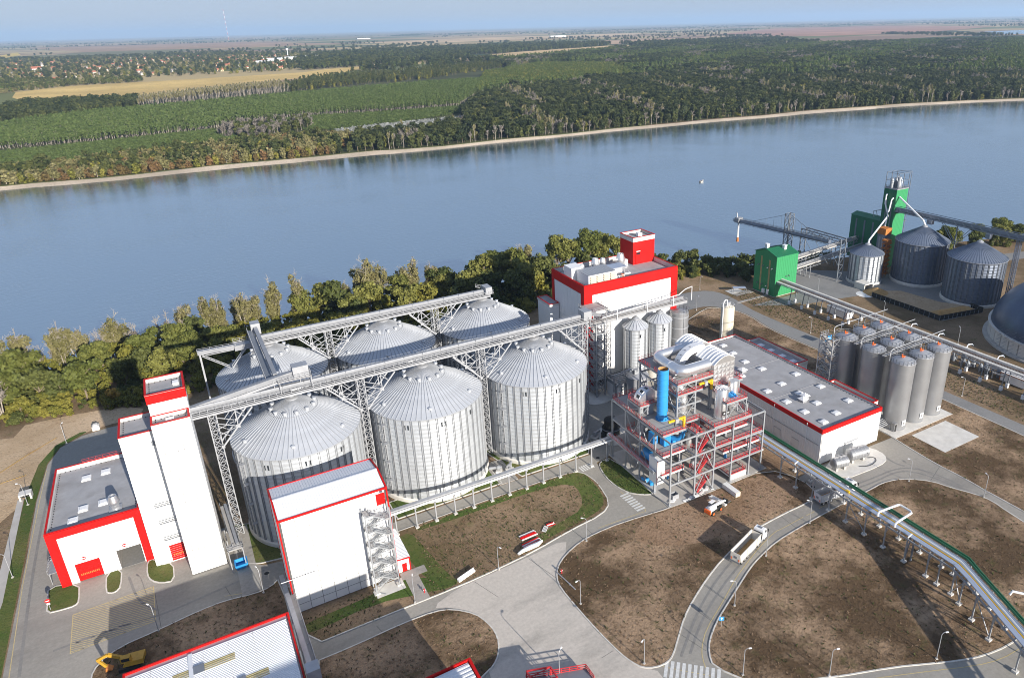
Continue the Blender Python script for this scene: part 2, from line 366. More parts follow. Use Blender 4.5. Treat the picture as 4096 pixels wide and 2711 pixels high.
nb, nf = [(p[0]+4, p[1]-4) for p in inset(bank, 4)], inset(fbank, -4)
mb.poly([(p[0],p[1],WZ) for p in nb] + [(p[0],p[1],WZ) for p in nf[::-1]])
structure(mb.build('river_water', M_['water']))
# ground of the far side: beach, then the plain out to the horizon
M_['beach'] = ground_mat('pale_sand_beach', [(.42,.35,.27),(.50,.42,.33),(.30,.25,.19)], .03, .12, .8, .2)
fb0 = inset(fbank, 6); n = len(fbank); mb = MB()
mb.faces([(p[0],p[1],WZ-1.2) for p in fb0]+[(p[0],p[1],-5.2+random.uniform(-.2,.3)) for p in btop], [(i,i+1,i+1+n,i+n) for i in range(n-1)])
structure(mb.build('beach', M_['beach']))
# plain material: a patchwork of strip fields, darker woods, all broken by noise
m, n_, l, b = _mat('patchwork_plain'); b.inputs['Roughness'].default_value = .95; b.inputs['Specular IOR Level'].default_value = .1
g = N(n_, 'NewGeometry'); mp = N(n_, 'Mapping'); mp.inputs['Rotation'].default_value = (0,0,R(-22)); mp.inputs['Scale'].default_value = (.0009,.0019,1); l.new(g.outputs['Position'], mp.inputs[0])
vo = N(n_, 'TexVoronoi', distance='CHEBYCHEV'); vo.inputs['Scale'].default_value = 1; vo.inputs['Randomness'].default_value = .85; l.new(mp.outputs[0], vo.inputs['Vector'])
cr_ = N(n_, 'ValToRGB'); cr_.color_ramp.interpolation = 'CONSTANT'; e = cr_.color_ramp.elements
e[0].color = (.30,.21,.13,1); e[1].position = .16; e[1].color = (.44,.33,.18,1)
for p_, c_ in ((.30,(.17,.18,.07,1)),(.42,(.36,.25,.16,1)),(.54,(.48,.37,.19,1)),(.66,(.06,.08,.035,1)),(.76,(.28,.19,.13,1)),(.88,(.17,.18,.07,1))):
    q = e.new(p_); q.color = c_
sx = N(n_, 'SeparateColor'); l.new(vo.outputs['Color'], sx.inputs[0]); l.new(sx.outputs[0], cr_.inputs[0])
no = N(n_, 'TexNoise'); no.inputs['Scale'].default_value = .004; no.inputs['Detail'].default_value = 8; l.new(g.outputs['Position'], no.inputs[0])
rp = N(n_, 'MapRange'); rp.inputs[3].default_value = .7; rp.inputs[4].default_value = 1.25; l.new(no.outputs['Fac'], rp.inputs[0])
mx = N(n_, 'Mix', data_type='RGBA', blend_type='MULTIPLY'); mx.inputs[0].default_value = 1; l.new(cr_.outputs[0], mx.inputs[6]); l.new(rp.outputs[0], mx.inputs[7]); l.new(mx.outputs[2], b.inputs['Base Color'])
M_['plain'] = m
mb = MB(); far = [(p[0],p[1],-5.2) for p in btop if -8900 < p[0] < 8900]
mb.faces(far+[(60000,-20000,-5.2),(60000,60000,-5.2),(-60000,60000,-5.2),(-60000,2000,-5.2)], [tuple(range(len(far)+4))])
structure(mb.build('far_plain', M_['plain']))

# ------------------------------------------------------------------ pavements of the plant
def sheet(name, pts, mat_, z):
    return structure(MB().poly([(p[0],p[1],z) for p in pts]).build(name, mat_))
def ccw(p):
    return p if sum(p[i][0]*p[(i+1) % len(p)][1]-p[(i+1) % len(p)][0]*p[i][1] for i in range(len(p))) > 0 else p[::-1]
left_outer = [(-47.4,20),(-47.7,145),(-47.7,185),(-48.1,210.7),(-47.2,230.5),(-44.7,239.7),(-39.4,244.2),(-32.4,245.6),(-24,245.2),(-16,244)]
sheet('road', ccw(left_outer+[(-14,236),(-14,172),(-4,172),(-4,157),(1.0,152.2),(5,151.4),(90,151.4),(93.4,157),(94,148),(89,147),(88,142),(87.2,137),(88.2,131.8),(90,128.8),(94,126.4),(94.4,119.7),(96.5,119.2),(80,121.2),(60,90),(110,102.8),(127,102.9),(132,112),(139.5,112.8),(170,112),(170,140),(199,140),(199,20),(131,20)]), M_['asph'], .02)
sheet('yard', ccw([(92.5,152),(94,148.4),(140,148.4),(140.5,176),(160,182),(160,206),(112,206),(98,190)]), M_['asph'], .018)
sheet('road', ccw(smooth_poly([(166,200),(176,224),(190,225),(195.2,222.1),(200.4,214.8),(201.3,204.8),(198.8,194.2),(198.3,184.6),(199.1,165.8),(203.6,118.5),(202.0,20),(209,20),(209,121.2),(207.2,172.5),(206,200),(206.4,212.8),(209.4,225.8),(208.5,236),(203,241),(188,243),(170,240),(160,232),(158,200)],1)), M_['asphd'], .024)
sheet('road', ccw([(209,214),(224,205),(262,205),(262,214),(258,240),(246,238),(240,214)]), M_['asphd'], .028)
sheet('yard', ccw([(228,203),(262,196),(262,159),(284,156),(300,190),(290,215),(262,238),(246,236),(238,214)]), M_['asphd'], .03)
plaza = smooth_poly([(37.5,121.6),(42,121.8),(55,122.3),(66,123.5),(63,118.6),(58,113),(57.1,103),(59.4,84),(63,80),(58,20),(24,20),(33,97.5),(38.9,103),(38.4,112),(34,117),(30,119)],1)
sheet('plaza', ccw(plaza), M_['plaza'], .032)
def island(pts, mat_, sm=1, z=.12, kerb=True, name='grass_island'):
    p = ccw(smooth_poly(pts, sm) if sm else pts)
    structure(MB().prism(p, -.3, z).build(name, mat_))
    if kerb:
        k = MB(); n = len(p); o = inset(p+[p[0]], .0)
        for i in range(n):
            a, b = p[i], p[(i+1) % n]; d = math.hypot(b[0]-a[0], b[1]-a[1])
            if d < .01: continue
            k.beam((a[0],a[1],z*.5), (b[0],b[1],z*.5), .28, z+.09)
        structure(k.build('kerb', M_['kerb']))
    return p
ISL = {}
ISL['shed'] = island([(-34,108),(-32.8,136.3),(-31.6,139.4),(-28,142),(-21,142.9),(-13,144.4),(-7.6,144.6),(-2,143.4),(1.5,143.8),(3.6,146),(3.6,118),(3.9,60),(-34,60)], M_['earth2'])
ISL['mid'] = island([(3.9,121.9),(3.9,147.2),(30,147.4),(60,147.4),(79,147),(83,145.4),(84,141),(84,137.7),(82.4,129.6),(78.3,126.6),(68.3,125.5),(56.8,123.3),(47,122.4),(37.6,121.9),(20,122)], M_['earth'])
ISL['tri'] = island([(89.6,146.9),(87.9,142.4),(87.3,137.1),(88.2,132),(89.9,129.1),(93.2,126.8),(94.2,127),(94.2,146.9)], M_['lawn'])
ISL['big'] = island([(95.9,119.4),(80.2,121.3),(72.9,121.2),(68,120.5),(62.8,118.4),(59.4,115.9),(57.4,112.8),(56.7,109.5),(56.9,103),(57.4,94.9),(58.2,88),(59,85.1),(60,83.1),(62.1,81.8),(65,81.5),(67.2,82.6),(70.4,85.3),(74.7,88.9),(79.4,91.8),(86.2,95.3),(93,98.2),(105.4,102),(116.5,102.8),(125.7,102.9),(130.2,103.3),(132,111),(127.3,119.5),(110,119.5)], M_['earth2'])
ISL['right'] = island([(71.8,76.2),(73.1,79),(75.3,81.5),(79.4,84.3),(83.5,86.4),(89.3,89.2),(96.3,92.6),(100.8,94.2),(107.8,96.1),(116,96.9),(126.8,97.6),(133.7,97.9),(143.7,98.2),(148.6,98.5),(152.7,97.7),(156.6,95.7),(160.4,92.1),(162.1,87.6),(164.8,82.7),(165.7,78.9),(164.7,74.2),(163,60),(160,44),(140,48),(130.2,50.4),(124.4,50.2),(118.2,51.2),(113.1,52.9),(107.2,55.6),(101.4,58.3),(89,62.9),(76,69)], M_['earth2'])
ISL['botmid'] = island([(37.6,112.6),(38.8,109.3),(39.3,105.9),(38.7,102.8),(37.4,100.2),(35.6,98.4),(33.7,97.6),(30,96),(3.9,80),(4.2,117.4),(13.3,117.4),(23.5,118),(30.5,117.7),(34,116.3)], M_['earth2'])
ISL['farright'] = island([(171.4,118.3),(169.8,110.2),(168.5,96.8),(168.9,88.5),(168.3,80.5),(168,40),(202,40),(203.4,118.5),(202.4,141),(170.5,141)], M_['earth2'])
ISL['backfield'] = island([(166.5,205),(172,214),(190,222),(194.4,221),(199.6,214.6),(200.5,204.8),(198.0,194.2),(197.5,184.6),(198.4,165.8),(199.6,141.5),(173,141.5),(173,176),(160,181),(160,196)], M_['earth2'])
island([(-4,155.5),(0.6,153.2),(5,152.4),(24,152.2),(24,160),(-4,172)], M_['lawn'], 0)
island([(33,152.2),(62,152.2),(62,160),(33,160)], M_['lawn'], 0)
island([(68,152.2),(89.5,152.2),(92.6,157),(96,176),(62,178)], M_['lawn'], 0)
for q in ([(-42.3,170.3),(-36.2,168.1),(-35.9,161.6),(-36.5,160.3),(-39.1,160.4),(-41.8,160.9),(-41.9,164.7)],
          [(-30.9,168.5),(-27.8,168.5),(-27.9,161.9),(-28.9,160.4),(-30.1,160.7),(-30.8,161.6)],
          [(-22.6,168.1),(-21.1,168.2),(-20.3,165.0),(-17.3,164.5),(-17.3,157.4),(-20.0,158.2),(-21.9,160.2),(-22.7,162.8)]):
    island(q, M_['lawn'], 1)
sheet('bare_earth', ccw(smooth_poly([(-58,200),(-61,262),(-40,262),(-22,256),(-24,247),(-34,248),(-44,243),(-49,234),(-50,214)],1)), M_['bare'], .05)
sheet('bare_earth', ccw(smooth_poly([(-58,262),(-140,262),(-140,200),(-58,196),(-54,230)],1)), M_['bare'], .054)
sheet('grass_verge', ccw([(-51,20),(-51,215),(-49.5,232),(-46,242),(-40,247),(-38,246.5),(-44.9,240),(-47.4,231),(-48.3,210),(-47.9,140),(-47.5,20)]), M_['lawn'], .058)
sheet('dug_earth', ccw(smooth_poly([(84,119.2),(96,119),(127,119),(131,110),(122,105),(104,104.5),(90,105),(78,113)],2)), M_['dig'], .126)
sheet('grass_verge', ccw(smooth_poly([(83.4,145),(83.2,137),(81.6,130.5),(77,127.6),(68,126.6),(57,124.6),(58,127),(68,129.5),(75,131),(78,137),(78,142),(70,144.6),(36,144.4),(36,146.8),(80,146.4)],1)), M_['lawn'], .126)
sheet('grass_verge', ccw(smooth_poly([(4.2,128.6),(20,129.2),(28,131),(34,127),(37,123.5),(36,122.4),(30,124),(20,126.6),(4.2,125)],1)), M_['lawn'], .128)
sheet('grass_verge', ccw(smooth_poly([(30.6,145),(34,145.5),(35,140),(37,126),(38.5,123),(34.5,122.6),(31,132)],1)), M_['lawn'], .13)
# slabs and paths
def slab(name, x0, y0, x1, y1, z1, mat_=None): return structure(MB().box(x0,y0,-.3,x1,y1,z1).build(name, mat_ or M_['conc']))
slab('concrete_slab', 94.0, 119.8, 127.6, 148.6, .16)
slab('concrete_slab', 170.3, 110.9, 197, 142.5, .2, M_['concw'])
slab('concrete_slab', 175.7, 98.8, 191.6, 109.6, .16, M_['concw'])
slab('footpath', 28.0, 122.2, 31.0, 131.7, .15, M_['path']); slab('footpath', 21.0, 127.6, 27.4, 131.2, .15, M_['concw'])
slab('footpath', 27.4, 130.2, 33.2, 132.6, .17, M_['path'])
slab('footpath', 61.2, 151.6, 66.6, 163, .15, M_['path']); slab('footpath', 26, 151.8, 31.5, 163, .15, M_['path'])
slab('footpath', -4.5, 144, -.5, 170, .16, M_['path'])
slab('footpath', 212, 226, 222, 229, .15, M_['path']); slab('footpath', 206, 219, 224, 220.6, .13, M_['path'])
slab('footpath', 212, 226, 219, 234, .14, M_['concw'])
structure(MB().prism(smooth_poly([(104,176.5),(105,182),(110,184.5),(116,183.5),(117.5,179.5),(113,175.5),(108,174.5)],2), -.3, .22).build('paving', M_['concw']))
structure(MB().prism(smooth_poly([(96.5,151.5),(96,158),(99,162.5),(104.5,162),(106,156),(103.5,151)],2), -.3, .2).build('paving', M_['concw']))
structure(MB().prism(smooth_poly([(140.5,104.8),(140.5,113),(159,113),(161,109),(159.5,105.2),(155,104)],1), -.3, .16).build('paving', M_['concw']))
structure(MB().prism([(127.8,119.6),(127.8,147),(140.4,147),(140.4,113.4),(136,112.6)], -.3, .07).build('gravel_strip', M_['dig']))
# painted markings
def stripe(mb_, a, b, w): 
    d = Vector((b[0]-a[0], b[1]-a[1], 0)).normalized(); s_ = Vector((-d.y, d.x, 0))*w/2
    z = .0365+.0004*(len(mb_.f) % 3)
    mb_.poly([(a[0]-s_.x,a[1]-s_.y,z),(b[0]-s_.x,b[1]-s_.y,z),(b[0]+s_.x,b[1]+s_.y,z),(a[0]+s_.x,a[1]+s_.y,z)])
def line(mb_, pts, w):
    for a, b in zip(pts, pts[1:]): stripe(mb_, a, b, w)
mb = MB()
line(mb, [(-46.6,144.6),(-47.4,173.7),(-47.4,196.6),(-47.4,212.3),(-47.2,227.2)], .16)
line(mb, smooth_poly([(-7.9,146.2),(2.1,143.0),(-3.0,141.8),(-13.1,143.3),(-20.4,142.7),(-24.6,142.7),(-28.0,140.9),(-30.7,137.5),(-31.4,135.5)],1,False), .14)
line(mb, smooth_poly([(69.8,75.1),(71.3,78.9),(73.0,81.1),(76.6,84.1),(84.1,87.9),(92.0,92.2),(96.2,94.0),(103.5,97.0),(110.3,99.0),(112.7,98.9),(120.2,99.4)],1,False), .17)
for a, b in (((121.4,99.4),(124.3,99.5)),((126.3,99.8),(129.3,99.8))): stripe(mb, a, b, .17)
line(mb, smooth_poly([(74.5,122.6),(80.8,122.3),(86.8,122.0),(88.8,121.8),(87.8,124.9),(87.3,132.1)],1,False), .15)
line(mb, smooth_poly([(96.2,58.5),(105.8,54.5),(114.7,50.6),(120.3,49.0),(127.0,48.6)],1,False), .16)
line(mb, [(63.5,81.3),(70.0,74.9)], .15)
structure(mb.build('road_marking', M_['marky']))
mb = MB()                                                # hatched waiting area before the gates
q = [(-21.5,158.0),(-21.4,146.2),(-36.6,145.4),(-36.8,157.5)]
line(mb, q+[q[0]], .17)
hy = sorted(p[1] for p in q); y = min(hy)+.5
def cut(q, y):
    xs = []
    for i in range(4):
        a, b = q[i], q[(i+1) % 4]
        if (a[1]-y)*(b[1]-y) < 0: xs.append(a[0]+(b[0]-a[0])*(y-a[1])/(b[1]-a[1]))
    return sorted(xs)
d_ = Vector((q[0][0]-q[3][0], q[0][1]-q[3][1]))
for i in range(-12, 34):
    t0 = i/22.0
    xs = []
    y0 = min(hy)+ (max(hy)-min(hy))*t0
    # lines slope with the traffic direction
    def f(p): return p[1]-y0 + .18*(p[0]-q[3][0])
    ps = []
    for k_ in range(4):
        a, b = q[k_], q[(k_+1) % 4]
        if f(a)*f(b) < 0: u = f(a)/(f(a)-f(b)); ps.append((a[0]+(b[0]-a[0])*u, a[1]+(b[1]-a[1])*u))
    if len(ps) == 2: stripe(mb, ps[0], ps[1], .16)
structure(mb.build('road_marking', M_['marky']))
mb = MB()
for a, b, n_s in (((83.3,146.4),(87.6,146.7),6), ((87.4,130.9),(87.7,122.7),8), ((63.4,80.9),(71.5,73.4),10)):
    a, b = Vector((a[0],a[1],0)), Vector((b[0],b[1],0)); d = (b-a).normalized(); s_ = Vector((-d.y,d.x,0))
    for i in range(n_s):
        c_ = a+(b-a)*(i+.5)/n_s; w = (b-a).length/n_s*.3; L = 1.3 if n_s < 9 else 2.0
        mb.poly([(c_+d*w*x+s_*L*yy)+Vector((0,0,.038)) for x, yy in ((-1,-1),(1,-1),(1,1),(-1,1))])
structure(mb.build('zebra_crossing', M_['markw']))
mb = MB()                                                # joints across the concrete roads and tyre marks
for a, b in (((68.5,125.7),(69.4,121.1)),((84.2,94.2),(85.2,88.2)),((77.9,90.6),(79.1,84.4)),((71.4,85.5),(73.1,79.8)),((72.0,123.9),(72.1,120.9)),((115.8,102.9),(115.7,97.1)),((18.7,120.2),(19.4,117.5)),((54.9,121.8),(57.4,112.9)),((41.2,121.4),(43.8,114.4)),((-7.5,149.4),(-6.2,143.2)),((-2.8,153.1),(-3.7,143.9)),((-21.3,155.5),(-20.4,143.1)),((54.5,89.1),(57.4,89.4)),((168.9,95.6),(160.3,92.5)),((167.9,81.2),(164.8,81.9))): stripe(mb, a, b, .09)
structure(mb.build('pavement_joint', M_['asphd2']))
mb = MB()
for pts, w in (([(140.2,102.0),(148.3,101.3),(157.2,101.1),(161.6,98.8),(164.4,93.9),(165.2,86.5)],.5),([(139.8,100.6),(147.8,99.9),(155.9,100.1),(159.9,98.1),(162.4,93.0),(163.6,85.9)],.5),([(160.8,109.2),(159.1,103.6),(160.4,100.5)],.6),([(69.9,80.9),(74.6,84.5),(80.1,88.0),(88.6,92.2),(95.7,94.9)],.5),([(68.0,81.3),(73.6,85.5),(80.1,89.9),(88.2,94.1),(95.9,97.1)],.5),([(-44.9,143.9),(-45.8,172.7),(-45.9,199.5),(-45.4,224.2)],.6),([(-39.7,148.0),(-29.3,148.5),(-20.3,147.2),(-7.4,149.3),(0.9,150.3)],.6),([(-26.4,164.5),(-24.5,154.1),(-20.6,149.0)],.5)):
    q = smooth_poly(pts, 2, False)
    for a, b in zip(q, q[1:]): stripe(mb, a, b, w)
structure(mb.build('tyre_mark', M_['tyremark']))
mb = MB()
for x, y in (((90.6,148.9)),((1.2,149.0)),((-14.1,143.6)),((131.9,107.0)),((171.8,118.9))): mb.lathe(x, y, [(0,.045),(.5,.045),(.55,.03)], 14)
structure(mb.build('manhole_cover', M_['black']))

# ------------------------------------------------------------------ cladding helpers
def panels(root, face, fix, u0, u1, z0, z1, nu, nz, mat_, t=.07, gap=.08, skip=(), name='wall_panel'):
    """cladding panels, each a part; face '-y' '+y' '-x' '+x' at plane fix"""
    w, h = (u1-u0)/nu, (z1-z0)/nz; src = None; o = OFF[root]
    for i in range(nu):
        for j in range(nz):
            ua, ub, za, zb = u0+w*i, u0+w*(i+1), z0+h*j, z0+h*(j+1)
            if any(ub > s_[0]+.01 and ua < s_[1]-.01 and zb > s_[2]+.01 and za < s_[3]-.01 for s_ in skip): continue
            if src is None:
                sg = -1 if face[0] == '-' else 1; f0, f1 = sorted((fix+sg*.003, fix+sg*t)); mb = MB()
                if face[1] == 'y': mb.box(ua+gap/2, f0, za+gap/2, ub-gap/2, f1, zb-gap/2)
                else: mb.box(f0, ua+gap/2, za+gap/2, f1, ub-gap/2, zb-gap/2)
                src = mb.build(name, mat_, root); su, sz = ua, za
            else: inst(src, name, root, ((ua-su) if face[1] == 'y' else 0, (ua-su) if face[1] == 'x' else 0, za-sz))
def flat_roof(root, x0, y0, x1, y1, z, par=.9, cap='red', capw=.35, roofm='roofgrey', parm='concw', anchors=True):
    """membrane roof inside a parapet whose top is z"""
    MB().box(x0+.25, y0+.25, z-par-.3, x1-.25, y1-.25, z-par).build('roof', M_[roofm], root)
    p = MB(); t = .28
    p.box(x0,y0,z-par-.6,x1,y0+t,z-.08).box(x0,y1-t,z-par-.6,x1,y1,z-.08).box(x0,y0+t,z-par-.6,x0+t,y1-t,z-.08).box(x1-t,y0+t,z-par-.6,x1,y1-t,z-.08)
    p.build('parapet', M_[parm], root)
    for a in ((x0-.06,y0-.06,x1+.06,y0+capw),(x0-.06,y1-capw,x1+.06,y1+.06)): MB().box(a[0],a[1],z-.077,a[2],a[3],z+.06).build('parapet_cap', M_[cap], root)
    for a in ((x0-.06,y0+capw,x0+capw,y1-capw),(x1-capw,y0+capw,x1+.06,y1-capw)): MB().box(a[0],a[1],z-.077,a[2],a[3],z+.06).build('parapet_cap', M_[cap], root)
    if anchors:
        k = MB()
        for i in range(int((x1-x0)/1.1)):
            for yy in (y0+.8, y1-.8): k.cbox((x0+.8+i*1.1, yy, z-par+.06), (.2,.2,.12))
        for i in range(int((y1-y0)/1.1)):
            for xx in (x0+.8, x1-.8): k.cbox((xx, y0+.8+i*1.1, z-par+.06), (.2,.2,.12))
        structure(k.build('roof_anchor', M_['black'], root), 'stuff')
def skylight(root, x, y, z, w=1.7, d=2.1, h=.45):
    cb = MB().box(x-w/2-.15, y-d/2-.15, z, x+w/2+.15, y+d/2+.15, z+h*.6).build('skylight', M_['wpaint'], root)
    v = [(x-w/2,y-d/2,z+h*.6+.003),(x+w/2,y-d/2,z+h*.6+.003),(x+w/2,y+d/2,z+h*.6+.003),(x-w/2,y+d/2,z+h*.6+.003)]
    u = [(x-w/2+.25,y-d/2+.25,z+h),(x+w/2-.25,y-d/2+.25,z+h),(x+w/2-.25,y+d/2-.25,z+h),(x-w/2+.25,y+d/2-.25,z+h)]
    MB().faces(v+u, [(4,5,6,7),(0,1,5,4),(1,2,6,5),(2,3,7,6),(3,0,4,7)]).build('dome', M_['skyl'], cb)
def roof_fan(root, x, y, z, r=.9, h=2.6):
    f = MB().lathe(x, y, [(r*.85,z),(r*.85,z+h*.3),(r*1.0,z+h*.34),(r*1.25,z+h*.5),(r*1.2,z+h*.62),(r*.8,z+h),(r*.7,z+h),(r*.7,z+h*.8),(0,z+h*.8)], 20).build('roof_fan', M_['alu'], root, True)
    MB().cbox((x,y,z+.12),(r*2.6,r*2.6,.24)).build('fan_base', M_['galv'], f); return f
def shutter(root, x0, x1, y, z1, wins=True, nrow=11, name='shutter_door'):
    d = MB().box(x0, y-.03, .2, x1, y+.06, z1).build(name, M_['red'], root); h = (z1-.2)/8
    for j in range(8): MB().box(x0+.05, y-.075, .2+h*j+.02, x1-.05, y-.033, .2+h*(j+1)-.02).build('slat', M_['red'], d)
    if wins:
        w = (x1-x0-1)/nrow; src = None
        for i in range(nrow):
            if src is None: src = MB().box(x0+.5+.05, y-.095, 1.55, x0+.5+w-.1, y-.078, 2.05).build('window', M_['rust'], d)
            else: inst(src, 'window', d, (w*i, 0, 0))
# ------------------------------------------------------------------ gate building (left)
rt = thing('gate_building', 'low white gate building with red frame, red shutter and open gateway beside the tall tower', 'building', (-30,168.4,0))
x0, x1, y0, y1, H = -39.3, -21.2, 168.4, 197.6, 14.6
gw = (-27.8, -22.9, 5.2); dr = (-36.0, -31.2, 4.9)
w = MB(); w.box(x0,y0,0,dr[0],y0+.3,H-.6).box(dr[1],y0,0,gw[0],y0+.3,H-.6).box(gw[1],y0,0,x1,y0+.3,H-.6).box(dr[0],y0,dr[2],dr[1],y0+.3,H-.6).box(gw[0],y0,gw[2],gw[1],y0+.3,H-.6)
w.box(x0,y0+.3,0,x0+.3,y1,H-.6).box(x1-.3,y0+.3,0,x1,y1,H-.6).box(x0+.3,y1-.3,0,x1-.3,y1,H-.6); w.build('wall', M_['white'], rt)
g_ = MB(); g_.box(gw[0]-.3,y0+.3,.1,gw[0],y1-.4,6).box(gw[1],y0+.3,.1,gw[1]+.3,y1-.4,6).box(gw[0],y0+.3,6,gw[1],y1-.4,6.3).box(gw[0],y1-.7,.1,gw[1],y1-.4,6); g_.build('passage_wall', M_['conc'], rt)
MB().box(gw[0]+.05,y0+.1,.036,gw[1]-.05,y1-.8,.09).build('passage_floor', M_['asphd'], rt)
panels(rt, '-y', y0, -37.5, -22.7, 0.15, 12.8, 12, 4, M_['white'], skip=((dr[0],dr[1],0,dr[2]),(gw[0],gw[1],0,gw[2])))
MB().box(dr[1],y0-.05,.1,gw[0],y0-.004,5).build('pier_panel', M_['white'], rt)
f = MB(); f.box(x0-.08,y0-.28,0,-37.5,y0-.003,H-.1).box(-22.7,y0-.28,0,x1+.05,y0-.003,H-.1).box(-37.5,y0-.28,12.8,-22.7,y0-.003,H-.1); f.build('red_frame', M_['red'], rt)
panels(rt, '-x', x0, y0+.1, y1, .15, 13.8, 9, 3, M_['red'])
flat_roof(rt, x0, y0, x1, y1, H, 1.1)
for p in ((-32.6,190.8),(-28.5,191.5),(-28.6,177.0),(-32.6,176.6),(-34.4,172.6)): skylight(rt, p[0], p[1], H-1.1)
roof_fan(rt, -26.0, 172.8, H-1.1, 1.0, 3.6)
shutter(rt, dr[0]+.05, dr[1]-.05, y0+.1, dr[2])
for x, z in ((-33.9,6.0),(-26.0,6.1)):
    s_ = MB(); s_.lathe(0,0,[(0,.02),(.42,.02),(.42,-.02)],20); s_.v = [(x+v[0], y0-.1-v[2], z+v[1]) for v in s_.v]
    sg = s_.build('round_sign', M_['red'], rt); MB().box(x-.33,y0-.135,z-.1,x+.33,y0-.122,z+.1).build('sign_bar', M_['wpaint'], sg)
MB().rail([(-33.5,y1-.2,H),(-23,y1-.2,H)], 1.0, 1.5, .05).build('roof_railing', M_['redrail'], rt)
st = thing('outside_stair', 'small galvanised platform stair on the left wall of the low gate building', 'stair', (-41,172,0))
MB().box(-41.6,170.5,3.0,-39.6,176,3.12).build('platform', M_['galv'], st); MB().rail([(-41.6,170.5,3.1),(-41.6,176,3.1),(-39.6,176,3.1)],1.1,1).build('railing', M_['galv'], st)
for x, y in ((-41.4,170.7),(-41.4,175.8),(-39.7,170.7)): MB().beam((x,y,0),(x,y,3),.12).build('leg', M_['galv'], st)
# ------------------------------------------------------------------ tall tower
rt = thing('elevator_tower', 'tallest white tower with red capped stepped roofs on the left', 'tower', (-10,157,0))
MB().box(-13.5,157.2,0,-6.3,170.5,38.3).build('wall', M_['seam'], rt); panels(rt, '-x', -13.5, 157.2, 170.5, .2, 38.2, 8, 4, M_['white']); panels(rt, '+y', 170.5, -13.5, -6.3, .2, 38.2, 4, 4, M_['white'])
panels(rt, '-y', 157.2, -13.5, -6.3, .2, 38.6, 6, 6, M_['white']); panels(rt, '+x', -6.3, 157.2, 170.5, .2, 38.6, 8, 4, M_['white'])
flat_roof(rt, -13.56, 157.1, -6.2, 161.6, 39.6, .9); 
MB().box(-13.45,161.6,38.3,-6.1,170.4,43.2).build('penthouse_wall', M_['white'], rt)
b_ = MB(); b_.box(-13.6,161.45,42.4,-5.95,161.597,44.45).box(-6.1,161.6,42.4,-5.95,170.4,44.45).box(-13.6,161.6,42.4,-13.453,170.4,44.45).build('red_band', M_['red'], rt)
flat_roof(rt, -13.6, 161.5, -5.95, 170.55, 44.6, 1.0); MB().cbox((-7.6,166.5,43.95),(1.2,1.6,.6)).build('roof_hatch', M_['wpaint'], rt)
MB().cbox((-10,159.4,39.0),(1.6,1,.5)).build('roof_hatch', M_['wpaint'], rt)
MB().box(-20.6,164.9,0,-13.5,174.6,33.5).build('stair_wing_wall', M_['white'], rt)
panels(rt, '-y', 164.9, -20.6, -13.55, 5.2, 34.1, 4, 8, M_['white']); panels(rt, '-x', -20.6, 164.9, 174.6, .2, 34.1, 6, 4, M_['white'])
panels(rt, '-y', 164.9, -20.6, -17.4, .2, 5.1, 2, 1, M_['white'])
flat_roof(rt, -20.7, 164.8, -13.58, 174.7, 34.8, .9)
for i in range(6):
    z = 6.6+i*4.6
    wd = MB().box(-17.6,164.74,z,-13.75,164.825,z+3.2).build('window', M_['winw'], rt)
    MB().box(-17.7,164.68,z+3.2,-13.7,164.83,z+3.32).build('window_head', M_['white'], wd)
    if i < 3: MB().rail([(-17.7,164.4,z-.2),(-13.7,164.4,z-.2)], 1.0, 1.3, .07).build('guard_rail', M_['dsteel'], rt)
shutter(rt, -17.3, -13.7, 164.95, 4.6, True, 7); MB().box(-17.4,164.85,4.6,-13.6,164.9,5.15).build('door_head', M_['white'], rt)
for x, z in ((-12.2,3.5),(-11.9,.7)): MB().box(x,157.07,z,x+2.5,157.125,z+1.6).build('window', M_['winw'], rt)
lm = MB().cbox((-14.6,164.4,31.8),(.5,.6,.9)).build('floodlight', M_['dsteel'], rt)
# ------------------------------------------------------------------ white workshop block with outside stair (middle)
rt = thing('workshop_building', 'white box building with red edges and a zigzag outside stair in front of the silos', 'building', (16,132.4,0))
x0, x1, y0, y1 = 5.0, 27.1, 132.4, 144.8
MB().box(x0,y0,.1,x1,y1,24.0).build('wall', M_['seam'], rt); panels(rt, '+y', y1, x0, x1, .2, 23.8, 8, 2, M_['white'])
panels(rt, '-y', y0, x0+.5, x1-.5, 4.6, 23.8, 8, 1, M_['white'], gap=.09); panels(rt, '-y', y0, x0+.5, x1-.5, 2.2, 4.55, 8, 1, M_['white'], gap=.09); panels(rt, '-y', y0, x0+.5, x1-.5, .2, 2.15, 8, 1, M_['white'], gap=.09)
panels(rt, '-x', x0, y0, y1, .2, 23.8, 6, 3, M_['white']); panels(rt, '+x', x1, y0, y1, .2, 23.8, 6, 3, M_['white'])
MB().box(x0,y0,-.3,x1,y1,.098).build('plinth', M_['conc'], rt)
ym = 138.4; zr = 25.2
